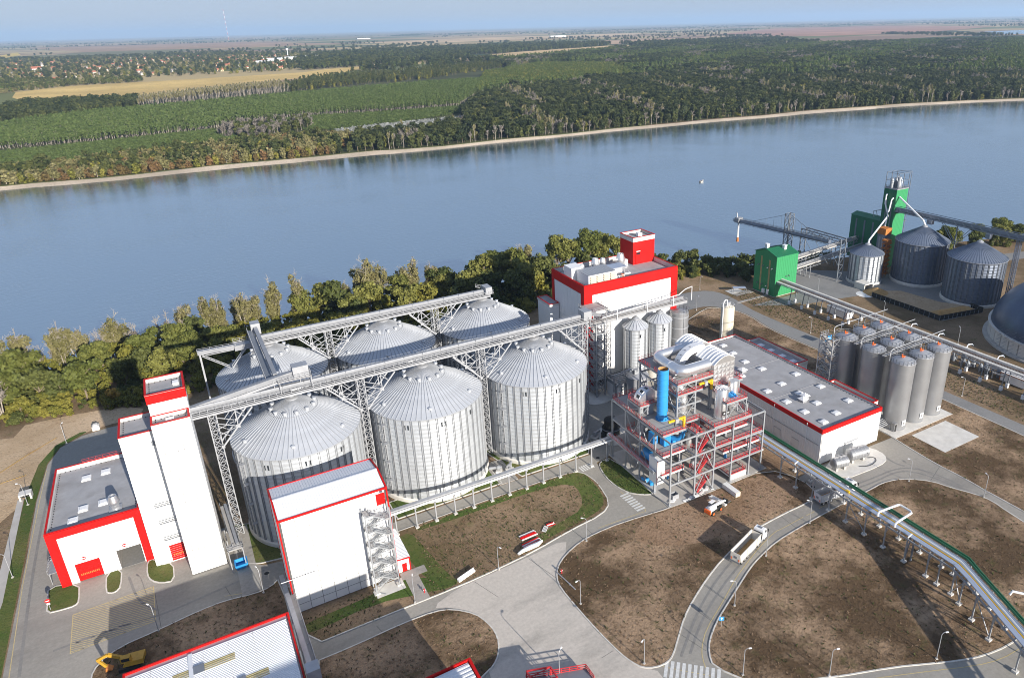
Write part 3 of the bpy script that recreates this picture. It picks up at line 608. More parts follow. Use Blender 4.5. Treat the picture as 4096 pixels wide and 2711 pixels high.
def seam_roof(root, x0, x1, ya, za, yb, zb, step, mat_, name='roof_sheet', rib=.07):
    """sloped roof of separate seamed sheets running from a to b"""
    nn = max(1, round((x1-x0)/step)); w = (x1-x0)/nn; src = None
    for i in range(nn):
        if src is None:
            mb = MB(); a, b = x0, x0+w; mb.faces([(a,ya,za),(b,ya,za),(b,yb,zb),(a,yb,zb),(a,ya,za-.12),(b,ya,za-.12),(b,yb,zb-.12),(a,yb,zb-.12)],[(0,1,2,3),(7,6,5,4),(0,4,5,1),(1,5,6,2),(2,6,7,3),(3,7,4,0)] if yb > ya else [(3,2,1,0),(4,5,6,7),(1,5,4,0),(2,6,5,1),(3,7,6,2),(0,4,7,3)])
            mb.beam((a+.04,ya,za+rib/2),(a+.04,yb,zb+rib/2),.06,rib); src = mb.build(name, mat_, root)
        else: inst(src, name, root, (w*i,0,0))
seam_roof(rt, x0+.2, x1-.2, y0-.15, 24.05, ym, zr, .55, M_['white_roof']); seam_roof(rt, x0+.2, x1-.2, y1+.15, 24.05, ym+.01, zr, .55, M_['white_roof'])
MB().beam((x0-.1,ym,zr+.06),(x1+.1,ym,zr+.06),.5,.14).build('ridge_cap', M_['white_roof'], rt)
tr = MB(); tr.beam((x0-.2,y0-.22,24.02),(x1+.2,y0-.22,24.02),.16,.5)
for xx in (x0-.02, x1+.02):
    tr.beam((xx,y0-.2,24.1),(xx,ym,zr+.1),.3,.42).beam((xx,y1+.2,24.1),(xx,ym,zr+.1),.3,.42).beam((xx,y0-.06,.1),(xx,y0-.06,24),.42,.3).beam((xx,y1,.1),(xx,y1,24),.3)
tr.beam((x0-.2,y1+.22,24.02),(x1+.2,y1+.22,24.02),.16,.4); tr.build('red_trim', M_['red'], rt)
d = MB().box(24.7,y0-.16,20.2,26.6,y0-.075,23.0).build('door', M_['red'], rt); MB().cbox((26.4,y0-.2,21.5),(.1,.08,.2)).build('handle', M_['dsteel'], d)
MB().box(27.1,132.9,.1,30.0,144.0,3.6).build('annex_wall', M_['white'], rt)
mb = MB(); mb.faces([(27.1,132.6,4.2),(30.3,132.6,3.7),(30.3,144.2,3.7),(27.1,144.2,4.2)],[(0,1,2,3)])
for i in range(24): mb.beam((27.12,132.8+i*.49,4.22),(30.28,132.8+i*.49,3.72),.2,.07)
mb.build('annex_roof', M_['white_roof'], rt)
a_ = MB(); a_.beam((27.2,132.65,3.95),(30.2,132.65,3.62),.12,.35).beam((30.1,132.75,.1),(30.1,132.75,3.5),.3,.2); a_.build('annex_trim', M_['red'], rt)
d = MB().box(28.3,132.82,.15,29.4,132.89,2.3).build('door', M_['red'], rt); MB().cbox((29.2,132.8,1.2),(.1,.08,.16)).build('handle', M_['dsteel'], d)
mb = MB(); mb.cbox((25.9,y0-.35,23.5),(.6,.5,.25)); mb.build('door_lamp', M_['dsteel'], rt)
st = thing('outside_stair', 'galvanised zigzag stair tower fixed to the white workshop wall', 'stair', (24,130.2,0))
for x, y, nm in ((21.3,129.2,0),(26.5,129.5,0),(21.2,131.8,0),(26.7,131.8,0)): MB().beam((x,y,0),(x,y,21.0),.28).build('leg', M_['steel'], st)
for x, y in ((21.3,129.2),(26.5,129.5)): MB().cbox((x,y,.25),(1.3,1.3,.5)).build('footing', M_['concw'], st)
nz = 10; dz = 20.2/nz
for i in range(nz):
    z0_, z1_ = dz*i+.1, dz*(i+1)+.1; lr = i % 2 == 0; ya, yb = (131.2,131.2) if lr else (130.0,130.0)
    xa, xb = (22.4,25.4) if lr else (25.4,22.4)
    fl = MB()
    for yy in (ya-.45, ya+.45): fl.beam((xa,yy,z0_),(xb,yy,z1_),.06,.3)
    for k_ in range(9): u = (k_+.5)/9; fl.cbox((xa+(xb-xa)*u, ya, z0_+(z1_-z0_)*u+.1), (.28,.86,.04))
    f_ = fl.build('flight', M_['steel'], st); rr = MB()
    for yy in (ya-.45, ya+.45):
        for h_ in (.55,1.05): rr.beam((xa,yy,z0_+h_),(xb,yy,z1_+h_),.05)
        for k_ in range(4): u = k_/3; rr.beam((xa+(xb-xa)*u,yy,z0_+(z1_-z0_)*u),(xa+(xb-xa)*u,yy,z0_+(z1_-z0_)*u+1.05),.05)
    rr.build('handrail', M_['steel'], f_)
    px0, px1 = (25.4,26.6) if lr else (21.2,22.4)
    pl = MB().box(px0,129.4,z1_-.06,px1,131.7,z1_+.06).beam((px0,129.4,z1_-.15),(px1,129.4,z1_-.15),.1,.25).build('landing', M_['grate'], st)
    MB().rail([(px0,129.4,z1_),(px1,129.4,z1_)] if i < nz-1 else [(px0,129.4,z1_),(px1,129.4,z1_),(px1,131.7,z1_)],1.05,.6,.05).build('handrail', M_['steel'], pl)
    MB().beam((21.3,129.2,z1_),(26.5,129.5,z1_),.14).build('cross_beam', M_['steel'], st)
    if i % 2 == 0: MB().beam((21.3,129.2,z0_),(26.5,129.5,min(z0_+4,20.8)),.07).build('brace', M_['steel'], st)
br_ = MB().beam((21.3,129.2,.4),(23,127.9,.2),.14).build('brace', M_['steel'], st)
# ------------------------------------------------------------------ corrugated shed (bottom left)
rt = thing('storage_shed', 'long shed with white corrugated roof, amber skylight strips and red edge at bottom left', 'building', (-10,121,0))
X0, X1, Y1, Y0, H = -24.5, 3.0, 120.6, 70, 11.6
MB().box(X0+.3,Y0,0,X1-.3,Y1-.3,H-.7).build('wall', M_['white'], rt)
yr = 96.0; zr = H+1.4; pitch = .62; nn = int((X1-X0-.8)/1.2)
# corrugations run along the slope's contour as in the picture (parallel to the eaves)
def corr(root, xa, xb, ya, za, yb, zb, name, mat_, p=.42, a=.1):
    n = max(2, int(math.hypot(yb-ya, zb-za)/p)); vs = []; fs = []
    for i in range(n):
        for u, h in ((0,0),(.3,0),(.45,a),(.85,a)):
            t_ = (i+u)/n; vs += [(xa, ya+(yb-ya)*t_, za+(zb-za)*t_+h), (xb, ya+(yb-ya)*t_, za+(zb-za)*t_+h)]
    vs += [(xa,yb,zb),(xb,yb,zb)]; m = len(vs)//2
    return MB().faces(vs, [(2*i,2*i+1,2*i+3,2*i+2) if yb > ya else (2*i+2,2*i+3,2*i+1,2*i) for i in range(m-1)]).build(name, mat_, root)
xs = [X0+.5,-20.4,-16.2,-12.0,-7.8,-3.6,X1-.6]
for a, b in zip(xs, xs[1:]): corr(rt, a+.03, b-.03, Y1-1.2, H-.35, yr, zr, 'roof_sheet', M_['white_roof']); corr(rt, a+.03, b-.03, Y0, H-.35, yr, zr, 'roof_sheet', M_['white_roof'])
MB().box(X0+.2,Y1-1.25,H-.6,X1-.3,Y1-.28,H-.42).build('gutter', M_['galv'], rt)
MB().box(X0-.1,Y1-.3,H-1.6,X1+.1,Y1,H).build('red_trim', M_['red'], rt)
MB().box(X1-.3,Y0,H-1.6,X1,Y1-.3,H).build('red_trim', M_['red'], rt); MB().box(X0-.1,Y0,H-1.6,X0+.2,Y1-.3,H).build('red_trim', M_['red'], rt)
def on_slope(y): return H-.35+(zr-H+.35)*(Y1-1.2-y)/(Y1-1.2-yr)
for (xa, xb, y, k_) in ((-17.0,-7.0,114.6,1),(-24.0,-18.5,114.6,0),(-7.0,1.0,114.0,2),(-9.5,-2.2,107.4,3),(-24,-11,107.4,4)):
    if k_ == 2: continue
    sk = corr(rt, xa, xb, y+1.0, on_slope(y+1.0)+.04, y-1.0, on_slope(y-1.0)+.04, 'skylight_strip', M_['fibre'])
    q = MB().box(xa+(xb-xa)*.32,y-.98,on_slope(y+1)+.12,xa+(xb-xa)*.5,y+.98,on_slope(y-1)+.155); q.build('strip_patch', M_['dsteel'], sk)
MB().beam((-14.1,Y1-1.2,H-.15),(-14.1,yr,zr+.2),.7,.12).build('roof_seam', M_['white_roof'], rt)
# ------------------------------------------------------------------ red edged shed corner (bottom) and red steel platform
rt = thing('storage_shed', 'corner of a shed with pale roof and red edge at the bottom of the view', 'building', (24,90,0))
MB().box(8.2,74,0,29.0,93.2,9.4).build('wall', M_['white'], rt); corr(rt, 8.6, 28.8, 92.9, 10.0, 74.2, 11.2, 'roof_sheet', M_['white_roof'], .9, .08)
t_ = MB(); t_.box(8,93.2,8.6,29.5,93.5,10.3).box(29.0,74,8.6,29.5,93.2,10.3); t_.build('red_trim', M_['red'], rt)
rt = thing('steel_platform', 'red painted steel platform with railing at the bottom edge of the plaza', 'platform', (44,88,0))
for x in (39.4,43.4,46.5,49.8):
    for y in (88.4,91.0): MB().beam((x,y-(x-39.4)*.35,0),(x,y-(x-39.4)*.35,1.2),.22).build('leg', M_['redrail'], rt)
d_ = MB(); d_.prism([(39.2,91.3),(50,87.5),(50,84.5),(39.2,88.2)],1.2,1.4); d_.build('deck', M_['dsteel'], rt)
MB().rail([(39.2,91.3,1.4),(44,89.6,1.4),(50,87.5,1.4),(50,84.5,1.4)],1.1,1.6,.12).build('railing', M_['redrail'], rt)
f_ = MB()
for a, b in (((39.3,91.2),(39.3,88.4)),((43.6,89.7),(43.6,87))):
    for p in (a, b): f_.beam((p[0],p[1],1.4),(p[0],p[1],3.4),.2)
for a, b in (((39.3,91.2),(43.6,89.7)),((39.3,88.4),(43.6,87)),((39.3,91.2),(39.3,88.4)),((43.6,89.7),(43.6,87))): f_.beam((a[0],a[1],3.4),(b[0],b[1],3.4),.25)
f_.beam((39.3,91.2,1.4),(43.6,89.7,3.4),.14); f_.build('frame', M_['redrail'], rt)
# conveyor bridge beside the white workshop, running down to the shed
rt = thing('conveyor_bridge', 'narrow grey conveyor bridge between the white workshop and the corrugated shed', 'conveyor', (3.4,130,0))
MB().beam((3.9,143.5,2.2),(3.9,132,6.2),.9,.5).build('belt_cover', M_['galv'], rt); MB().beam((3.9,132,6.2),(4.3,104,10.2),.9,.7).build('belt_cover', M_['galv'], rt)
MB().beam((4.8,132,5.7),(5.1,104,9.7),.9,.08).build('walkway', M_['grate'], rt); MB().rail([(5.3,131,5.8),(5.5,104,9.8)],1.1,1.6).build('railing', M_['galv'], rt)
for y in (130,122,114,106):
    z = 6.2+(132-y)/28*4
    for x in (3.7,5.0): MB().beam((x,y,0),(x,y,z-.3),.18).build('leg', M_['galv'], rt)
    MB().beam((3.7,y,.5),(5,y,z-.5),.08).build('brace', M_['galv'], rt)
MB().box(3.3,103,9.6,5.6,105.4,12.4).build('drive_box', M_['galv'], rt)
MB().tube([(3.2,131.9,9.5),(10.5,131.7,9.5)],.09,6).build('outrigger_pole', M_['galv'], rt)
# plant buildings just below the frame: their shadows fall into view
rt = thing('plant_building', 'white plant hall just below the frame whose shadow reaches the workshop', 'building', (20,30,0)); MB().box(6,18,0,34.6,40,33.0).build('wall', M_['white'], rt); panels(rt,'+y',40,6,34.6,.2,33,8,4,M_['white']); flat_roof(rt,5.9,17.9,34.7,40.1,34.3,.9,anchors=False)
rt = thing('plant_building', 'lower plant hall just below the frame whose shadow falls on the plaza', 'building', (42,52,0)); MB().box(30,42,0,47.4,60,12.2).build('wall', M_['white'], rt); panels(rt,'+y',60,30,47.4,.2,12.4,5,2,M_['white']); flat_roof(rt,29.9,41.9,47.5,60.1,13.4,.8,anchors=False)

# ------------------------------------------------------------------ galvanised grain silos
def make_silo(label, x, y, Rr, zb, ze, ap, nroof, nst, wm, rm, group, windows=(-128,-58), ladder=205, vents=12, vr=.34, rib=.14):
    rt = thing('grain_silo', label, 'silo', (x,y,0), group)
    MB().lathe(x,y,[(Rr+.55,0),(Rr+.55,zb-.25),(Rr+.3,zb),(Rr-.5,zb)],64).build('base_ring', M_['concw'], rt)
    pr = []; nz = max(6, int((ze-zb)/1.15)); dz = (ze-zb)/nz
    for i in range(nz): pr += [(Rr, zb+dz*i), (Rr+.02, zb+dz*(i+.5)), (Rr+.02, zb+dz*(i+1)-.03)]
    MB().lathe(x,y,pr,96).build('wall', wm, rt, True)
    s_ = MB()
    for dy in (-.2,.2): s_.box(x+Rr+.02,y+dy-.075,zb,x+Rr+.22,y+dy+.075,ze-.02)
    s_.box(x+Rr,y-.3,zb-.1,x+Rr+.3,y+.3,zb+.12)
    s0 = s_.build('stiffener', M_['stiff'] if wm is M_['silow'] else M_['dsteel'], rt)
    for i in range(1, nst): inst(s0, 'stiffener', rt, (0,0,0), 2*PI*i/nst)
    re, rc = Rr+.35, max(1.2, Rr*.105); zc = ap-.9; w = 2*PI/nroof
    def P(r, a, h=0): return (x+r*math.cos(a), y+r*math.sin(a), ze+(zc-ze)*(re-r)/(re-rc)+h)
    mb = MB(); a0, a1 = -w/2, w/2; e = rib*.9/re
    mb.faces([P(re,a0),P(re,a1),P(rc,a1),P(rc,a0),P(re,a0,-.12),P(re,a1,-.12)],[(0,1,2,3),(4,5,1,0)])
    mb.cur = 1; mb.beam(Vector(P(re,a0,rib*.4)),Vector(P(rc,a0,rib*.4)),.12,rib)
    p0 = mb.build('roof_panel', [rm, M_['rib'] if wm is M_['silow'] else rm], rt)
    for i in range(1, nroof): inst(p0, 'roof_panel', rt, (0,0,0), w*i)
    MB().lathe(x,y,[(rc+.12,zc-.05),(rc+.12,zc+.35),(rc*.75,zc+.6),(rc*.55,zc+.65),(rc*.55,ap),(0,ap)],24).build('roof_cap', M_['galv'], rt)
    MB().lathe(x,y,[(re+.02,ze-.18),(re+.1,ze-.1),(re+.02,ze-.02)],64).build('eave_ring', M_['galv'], rt)
    if vents:
        r = Rr*vr; q = P(r,w/2*0); v0 = MB().lathe(x+r,y,[(.46,q[2]-.1),(.46,q[2]+.55),(.56,q[2]+.58),(.52,q[2]+.74),(0,q[2]+.82)],12).build('roof_vent', M_['silor'], rt, True)
        for i in range(1, vents): inst(v0, 'roof_vent', rt, (0,0,0), 2*PI*i/vents)
        r = Rr*.86; q = P(r,0); v1 = MB().lathe(x+r*math.cos(.3),y+r*math.sin(.3),[(.42,q[2]-.1),(.42,q[2]+.45),(.52,q[2]+.48),(0,q[2]+.7)],12).build('roof_vent', M_['silor'], rt, True)
        for i in range(1, 6): inst(v1, 'roof_vent', rt, (0,0,0), 2*PI*i/6)
        rr_ = MB(); n_ = 26; rq = Rr*.27; zq = P(rq,0)[2]
        for i in range(n_): a, b = 2*PI*i/n_, 2*PI*(i+1)/n_; rr_.beam((x+rq*1.45*math.cos(a),y+rq*1.45*math.sin(a),P(rq*1.45,0)[2]+.1),(x+rq*1.45*math.cos(b),y+rq*1.45*math.sin(b),P(rq*1.45,0)[2]+.1),.08)
        rr_.build('roof_hoop', M_['galv'], rt)
    for wa in windows:
        for da in (-1.7,1.7):
            a = R(wa+da); c_, s2 = math.cos(a), math.sin(a); cx, cy = x+(Rr+.06)*c_, y+(Rr+.06)*s2
            MB().beam((cx,cy,ze-2.9),(cx,cy,ze-1.7),.34,.14,up=(c_,s2,0)).build('inspection_window', M_['glass'], rt)
    if ladder is not None:
        a = R(ladder); c_, s2 = math.cos(a), math.sin(a); L = MB()
        for t_ in (-.25,.25): L.beam((x+(Rr+.35)*c_-t_*s2,y+(Rr+.35)*s2+t_*c_,zb+.5),(x+(Rr+.35)*c_-t_*s2,y+(Rr+.35)*s2+t_*c_,ze+.8),.07)
        for i in range(int((ze-zb)/.6)): L.beam((x+(Rr+.35)*c_-.25*s2,y+(Rr+.35)*s2+.25*c_,zb+1+i*.6),(x+(Rr+.35)*c_+.25*s2,y+(Rr+.35)*s2-.25*c_,zb+1+i*.6),.05)
        ld = L.build('ladder', M_['galv'], rt); cg = MB()
        for i in range(int((ze-zb-3)/1.3)):
            z = zb+3+i*1.3; pts = [(x+(Rr+.35+.75*math.sin(u))*c_-.42*math.cos(u)*s2, y+(Rr+.35+.75*math.sin(u))*s2+.42*math.cos(u)*c_, z) for u in (0,.8,1.57,2.34,PI)]
            for p, q in zip(pts, pts[1:]): cg.beam(p, q, .05)
        for u in (.8,1.57,2.34):
            p = (x+(Rr+.35+.75*math.sin(u))*c_-.42*math.cos(u)*s2, y+(Rr+.35+.75*math.sin(u))*s2+.42*math.cos(u)*c_); cg.beam((p[0],p[1],zb+3),(p[0],p[1],ze+.5),.04)
        cg.build('ladder_cage', M_['galv'], ld)
        for z in np.arange(zb+5, ze, 5.5): MB().cbox((x+(Rr+.9)*math.cos(a+.06), y+(Rr+.9)*math.sin(a+.06), z), (1.1,1.1,.08)).build('rest_platform', M_['galv'], ld)
    return rt
SG = 'big bright grain silos in two rows'
SX = (15.3, 48.3, 81.2)
first = make_silo('bright grain silo in the front row, shaded by the white workshop', SX[0], 168, 14.8, 1.3, 24.9, 33.6, 72, 44, M_['silow'], M_['silor'], SG, (-128,-92,-58))
for (x, y, lb) in ((SX[1],168,'bright grain silo in the middle of the front row'),(SX[2],168,'bright grain silo in the front row, next to the steel frame'),
                   (SX[0],205,'bright grain silo in the back row behind the silo nearest the tower'),(SX[1],205,'bright grain silo in the middle of the back row'),(SX[2],205,'bright grain silo in the back row nearest the big red edged building')):
    dup(first, (x,y,0), 0, lb, SG)
# ------------------------------------------------------------------ lattice towers and conveyor bridges over the silos
def lattice(mb_or_root, cx, cy, w, d, z0, z1, bay, mat_, leg=.2, br=.1):
    root = mb_or_root; l0 = None
    for sx, sy in ((-1,-1),(1,-1),(1,1),(-1,1)):
        if l0 is None: l0 = MB().beam((cx+sx*w/2,cy+sy*d/2,z0),(cx+sx*w/2,cy+sy*d/2,z1),leg).build('leg', mat_, root)
        else: inst(l0, 'leg', root, ((sx+1)*w/2,(sy+1)*d/2,0))
    n = max(1, round((z1-z0)/bay)); h = (z1-z0)/n; mb = MB(); c = [(cx-w/2,cy-d/2),(cx+w/2,cy-d/2),(cx+w/2,cy+d/2),(cx-w/2,cy+d/2)]
    for k in range(4):
        a, b = c[k], c[(k+1) % 4]
        mb.beam((*a,z0+h),(*b,z0+h),br*1.2).beam((*a,z0),(*b,z0+h),br).beam((*b,z0),(*a,z0+h),br)
    f0 = mb.build('brace_bay', mat_, root)
    for i in range(1, n): inst(f0, 'brace_bay', root, (0,0,h*i))
def knee(root, xt, ya, yb, zj, zt, reach, sides):
    for s_ in sides:
        for y in (ya, yb):
            k = MB(); a = Vector((xt+s_*.9,y,zj)); b = Vector((xt+s_*reach,y,zt)); m1 = a.lerp(b,.52)
            k.beam(a,b,.34,.34).beam(m1,(m1.x,y,zt),.2).beam(m1,(xt+s_*.9,y,zt-2.2),.18).beam(m1,(xt+s_*.9,y,zj+3.2),.16)
            k.beam((xt+s_*.9,y,zt-4.4),a.lerp(b,.27),.14).beam((m1.x,y,zt),(xt+s_*(reach*.28),y,zt-2.9),.14).beam(a.lerp(b,.76),(m1.x,y,zt),.16)
            k.cbox((m1.x,y,m1.z),(.9,.12,.9)).cbox((a.x,y,a.z),(.7,.12,.8)); k.build('knee_brace', M_['galv'], root)
        for t_ in (.1,.3,.52,.75,.97):
            p = Vector((xt+s_*.9,ya,zj)).lerp(Vector((xt+s_*reach,ya,zt)), t_); MB().beam(p,(p.x,yb,p.z),.12).build('cross_tie', M_['galv'], root)
def bridge(label, xa, xb, y, z, towers, reach=8.6, group='conveyor bridges over the silos', left_tower=True):
    rt = thing('conveyor_bridge', label, 'conveyor', ((xa+xb)/2, y, z), group)
    ya, yb = y-2.0, y+1.5
    ch = MB().beam((xa,ya,z),(xb,ya,z),.28,.45).beam((xa,yb,z),(xb,yb,z),.28,.45)
    for x in np.arange(xa+.2, xb, 2.4): ch.beam((x,ya,z),(x,yb,z),.18,.3)
    ch.build('girder', M_['galv'], rt)
    n = round((xb-xa)/5.0); L = (xb-xa)/n; src = None; s2 = None; s3 = None
    for i in range(n):
        if src is None:
            mb = MB(); pr = [(y-.45,z+.55),(y-.45,z+1.6),(y-.2,z+1.95),(y+.75,z+1.95),(y+1.0,z+1.6),(y+1.0,z+.55)]
            vs = [(xa+.03,p[0],p[1]) for p in pr]+[(xa+L-.03,p[0],p[1]) for p in pr]
            mb.faces(vs, [(i_,(i_+1)%6,(i_+1)%6+6,i_+6) for i_ in range(6)]+[(5,4,3,2,1,0),(6,7,8,9,10,11)])
            mb.box(xa-.06,y-.52,z+.5,xa+.06,y+1.07,z+2.0); src = mb.build('conveyor_cover', M_['cover'], rt)
            s2 = MB().box(xa+.02,ya+.05,z+.32,xa+L-.02,y-.5,z+.4).build('walkway', M_['walk'], rt)
            s3 = MB().rail([(xa,ya,z+.4),(xa+L,ya,z+.4)],1.1,1.7,.09).build('railing', M_['galv'], rt)
        else:
            inst(src, 'conveyor_cover', rt, (L*i,0,0)); inst(s2, 'walkway', rt, (L*i,0,0)); inst(s3, 'railing', rt, (L*i,0,0))
    for xt, sides in towers:
        kt = thing('support_tower', f'lattice tower under the {"front" if y < 190 else "back"} conveyor bridge, ' + {-2.3:'beside the tall white tower',31.8:'between its two silos nearest the tall tower',64.75:'between its two silos nearest the big building',97.5:'beside the stair tower'}[xt], 'tower', (xt,y,0), 'lattice towers between the silos')
        lattice(kt, xt, y, 1.75, 2.4, 0, z-.35, 2.1, M_['galv'], .2, .1); knee(kt, xt, ya, y+1.2, z-8.8, z-.45, reach, sides)
    return rt
fb_ = bridge('long galvanised conveyor bridge running over the front row of silos', -6.2, 98.5, 168, 34.4, [(-2.3,(1,)),(31.8,(-1,1)),(64.75,(-1,1)),(97.5,(-1,))])
MB().box(97.0,166.2,35.0,99.6,169.6,37.6).build('drive_head', M_['galv'], fb_)
bb_ = bridge('galvanised conveyor bridge running over the back row of silos', 12, 83.4, 205, 34.0, [(31.8,(-1,1)),(64.75,(-1,1))])
MB().box(82,203.2,34.6,84.2,207.2,36.9).build('drive_head', M_['galv'], bb_); MB().rail([(82,202.9,34.7),(84.6,202.9,34.7),(84.6,207,34.7),(80,207,36.5)],1.1,1,.06).build('railing', M_['galv'], bb_)
br2 = thing('conveyor_bridge', 'short lower conveyor arm reaching left past the back silo on a single leg', 'conveyor', (4,205,33.8), 'conveyor bridges over the silos')
MB().beam((-2.6,205,34.6),(7,205,34.3),1.8,.9).build('conveyor_cover', M_['cover'], br2); MB().beam((6.6,204.7,34.2),(12.2,204.7,34.2),2.6,1.5).build('conveyor_cover', M_['cover'], br2)
MB().rail([(-2.6,204,35.1),(7,204,34.8)],1,1.6,.06).build('railing', M_['galv'], br2); MB().rail([(6.6,206.2,35),(12,206.2,35)],1.1,1.6,.06).build('railing', M_['galv'], br2)
MB().beam((-2.1,205,0),(-2.1,205,34.2),.45).build('leg', M_['galv'], br2)
k = MB()
for yy in (204.3,205.7):
    k.beam((-1.6,yy,33.6),(4.6,yy,28.6),.2).beam((5.2,yy,28.5),(9.5,yy,33.4),.3)
    for i in range(6): k.beam((-1.6+i*1.03,204.3,33.6-i*.83),(-1.6+(i+1)*1.03,205.7,33.6-(i+1)*.83),.1)
k.beam((-1.6,205,33.4),(9,205,33.4),.2); k.build('knee_brace', M_['galv'], br2)
# inclined conveyor from the tower up over the first front silo, and the transfer conveyor to the back row
ic = thing('conveyor', 'inclined covered conveyor rising from the tall white tower over the first front silo', 'conveyor', (6,168.6,36))
def cover(mb, p, q, w, h):
    mb.beam(p, q, w, h); return mb
cover(MB(), (-6.2,168.8,35.6),(18.6,168.8,39.0),1.25,1.25).build('conveyor_cover', M_['cover'], ic)
MB().beam((-6.2,167.7,35.0),(18.6,167.7,38.3),.16,.5).build('girder', M_['galv'], ic)
for x in (-1,6,12,18): MB().beam((x,168,34.6),(x,168,35.8+(x+6)*.13),.16).build('leg', M_['galv'], ic)
MB().box(16.6,167.4,37.4,20.2,170.2,40.6).build('drive_head', M_['galv'], ic)
MB().rail([(13,166.4,38.0),(20.6,166.4,38.0),(20.6,170.4,38.0),(15,170.6,38)],1.1,1.2,.07).build('railing', M_['galv'], ic); MB().box(13,166.4,37.8,20.6,170.6,37.9).build('platform', M_['grate'], ic)
for x in (13.2,20.4):
    for y in (166.6,170.4): MB().beam((x,y,34.5),(x,y,37.8),.16).build('leg', M_['galv'], ic)
tc_ = thing('conveyor', 'dark floored transfer conveyor crossing from the front bridge to the back row', 'conveyor', (12,187,38))
MB().beam((12.9,170.6,38.2),(12.9,207.4,38.0),.95,1.2).build('conveyor_cover', M_['cover'], tc_)
MB().beam((11.4,170.6,37.5),(11.4,206.5,37.4),1.4,.1).build('walkway', M_['dsteel'], tc_); MB().beam((12.2,170.6,37.1),(12.2,207,37.0),.2,.5).beam((10.7,170.6,37.1),(10.7,207,37.0),.15,.4).build('girder', M_['galv'], tc_)
MB().rail([(10.7,170.6,37.5),(10.7,206.5,37.5)],1.1,1.8,.06).build('railing', M_['galv'], tc_)
MB().box(11.8,205.6,36.2,14.2,208.6,39.4).build('drive_head', M_['galv'], tc_)
for y in (172,206):
    for x in (10.8,13.4): MB().beam((x,y,34.4),(x,y,37.2),.16).build('leg', M_['galv'], tc_)
# tall side gantry from the tower base: blue skip at its foot
gt = thing('conveyor_bridge', 'low grey loading conveyor on legs at the foot of the tall tower', 'conveyor', (-3.4,163,0))
MB().beam((-4.4,170,7.4),(-3.4,153.4,6.0),1.7,.4).build('deck', M_['grate'], gt); MB().beam((-4.1,169.6,8),(-3.2,154,6.7),.6,.6).build('conveyor_cover', M_['cover'], gt)
for a in (-.85,.85): MB().rail([(-4.4+a,170,7.6),(-3.4+a,153.4,6.2)],1.1,1.5,.06).build('railing', M_['galv'], gt)
MB().box(-5.6,153.2,5.8,-2.2,155.8,6.0).build('platform', M_['grate'], gt); MB().rail([(-5.6,155.8,6),(-5.6,153.2,6),(-2.2,153.2,6),(-2.2,155.8,6)],1.1,1,.06).build('railing', M_['galv'], gt)
for x, y in ((-5.4,153.3),(-2.4,153.3),(-5.4,162),(-3.0,162),(-5.2,169.5),(-3.6,169.5)): MB().beam((x,y,0),(x,y,6),.2).build('leg', M_['galv'], gt)
sk = thing('skip_container', 'blue waste skip under the loading conveyor at the foot of the tall tower', 'skip', (-3.4,154.6,0))
m_ = MB().faces([(-4.5,153.4,.1),(-2.3,153.4,.1),(-2.3,155.6,.1),(-4.5,155.6,.1),(-4.8,153,1.5),(-2,153,1.5),(-2,155.8,1.5),(-4.8,155.8,1.5),(-4.55,153.2,1.5),(-2.25,153.2,1.5),(-2.25,155.6,1.5),(-4.55,155.6,1.5),(-4.4,153.5,.4),(-2.4,153.5,.4),(-2.4,155.5,.4),(-4.4,155.5,.4)],
 [(3,2,1,0),(0,1,5,4),(1,2,6,5),(2,3,7,6),(3,0,4,7),(4,5,9,8),(5,6,10,9),(6,7,11,10),(7,4,8,11),(8,9,13,12),(9,10,14,13),(10,11,15,14),(11,8,12,15),(12,13,14,15)]); m_.build('skip_body', M_['blue'], sk)
for x in (-4.7,-2.1): MB().beam((x,153.3,1.2),(x,155.5,1.2),.14).build('lift_bar', M_['blue'], sk)
# aeration fans at the silo feet
def aer(label, x, y, rz):
    rt = thing('aeration_fan', label, 'fan', (x,y,0), 'aeration fans at the silo feet', True, rz)
    MB().box(-1.1,-.8,0,1.1,.8,.7).build('plinth', M_['concw'], rt)
    MB().tube([(0,-.35,1.35),(0,.35,1.35)],.75,14).build('fan_housing', M_['galv'], rt, True); MB().tube([(0,.3,1.35),(0,1.2,1.3),(0,2.6,1.0)],[.42,.42,.5],10).build('duct', M_['galv'], rt, True)
    MB().tube([(.3,-.8,1.35),(.3,-.36,1.35)],.3,10).build('motor', M_['steel'], rt); return rt
f0 = aer('aeration fan on the grass below the silo shaded by the workshop', 6.3, 153.4, .4)
for x, y, rz, lb in ((63.6,157.6,1.0,'aeration fan on the paved strip, on the middle silo side'),(66.3,156.6,-.6,'aeration fan on the paved strip, on the side of the silo by the steel frame'),(95.5,158.5,-1.0,'aeration fan on grass right of the silo nearest the steel frame')):
    dup(f0, (x,y,0), rz, lb)

# ------------------------------------------------------------------ big white building with red frame
rt = thing('process_building', 'big white building framed in red with rooftop units and a red penthouse by the river', 'building', (127,186.3,0))
x0, x1, y0, y1, H = 109.0, 146.3, 186.3, 208.0, 37.3
MB().box(x0,y0,0,x1,y1,35.2).build('wall', M_['seam'], rt); panels(rt, '+y', y1, x0, x1, .2, 35, 8, 4, M_['white'])
panels(rt, '-y', y0, x0+3, x1-2.6, 3, 33.6, 8, 3, M_['white'], gap=.08); panels(rt, '-x', x0, y0+2, y1-1.5, .3, 34.0, 8, 3, M_['white'], gap=.08); panels(rt, '+x', x1, y0, y1, .3, 36, 7, 3, M_['white'])
f = MB(); f.box(x0-.05,y0-.25,33.8,x1+.1,y0-.003,H-.1).box(x0-.05,y0-.25,0,x0+2.9,y0-.003,33.8).box(x1-2.5,y0-.25,0,x1+.1,y0-.003,33.8)
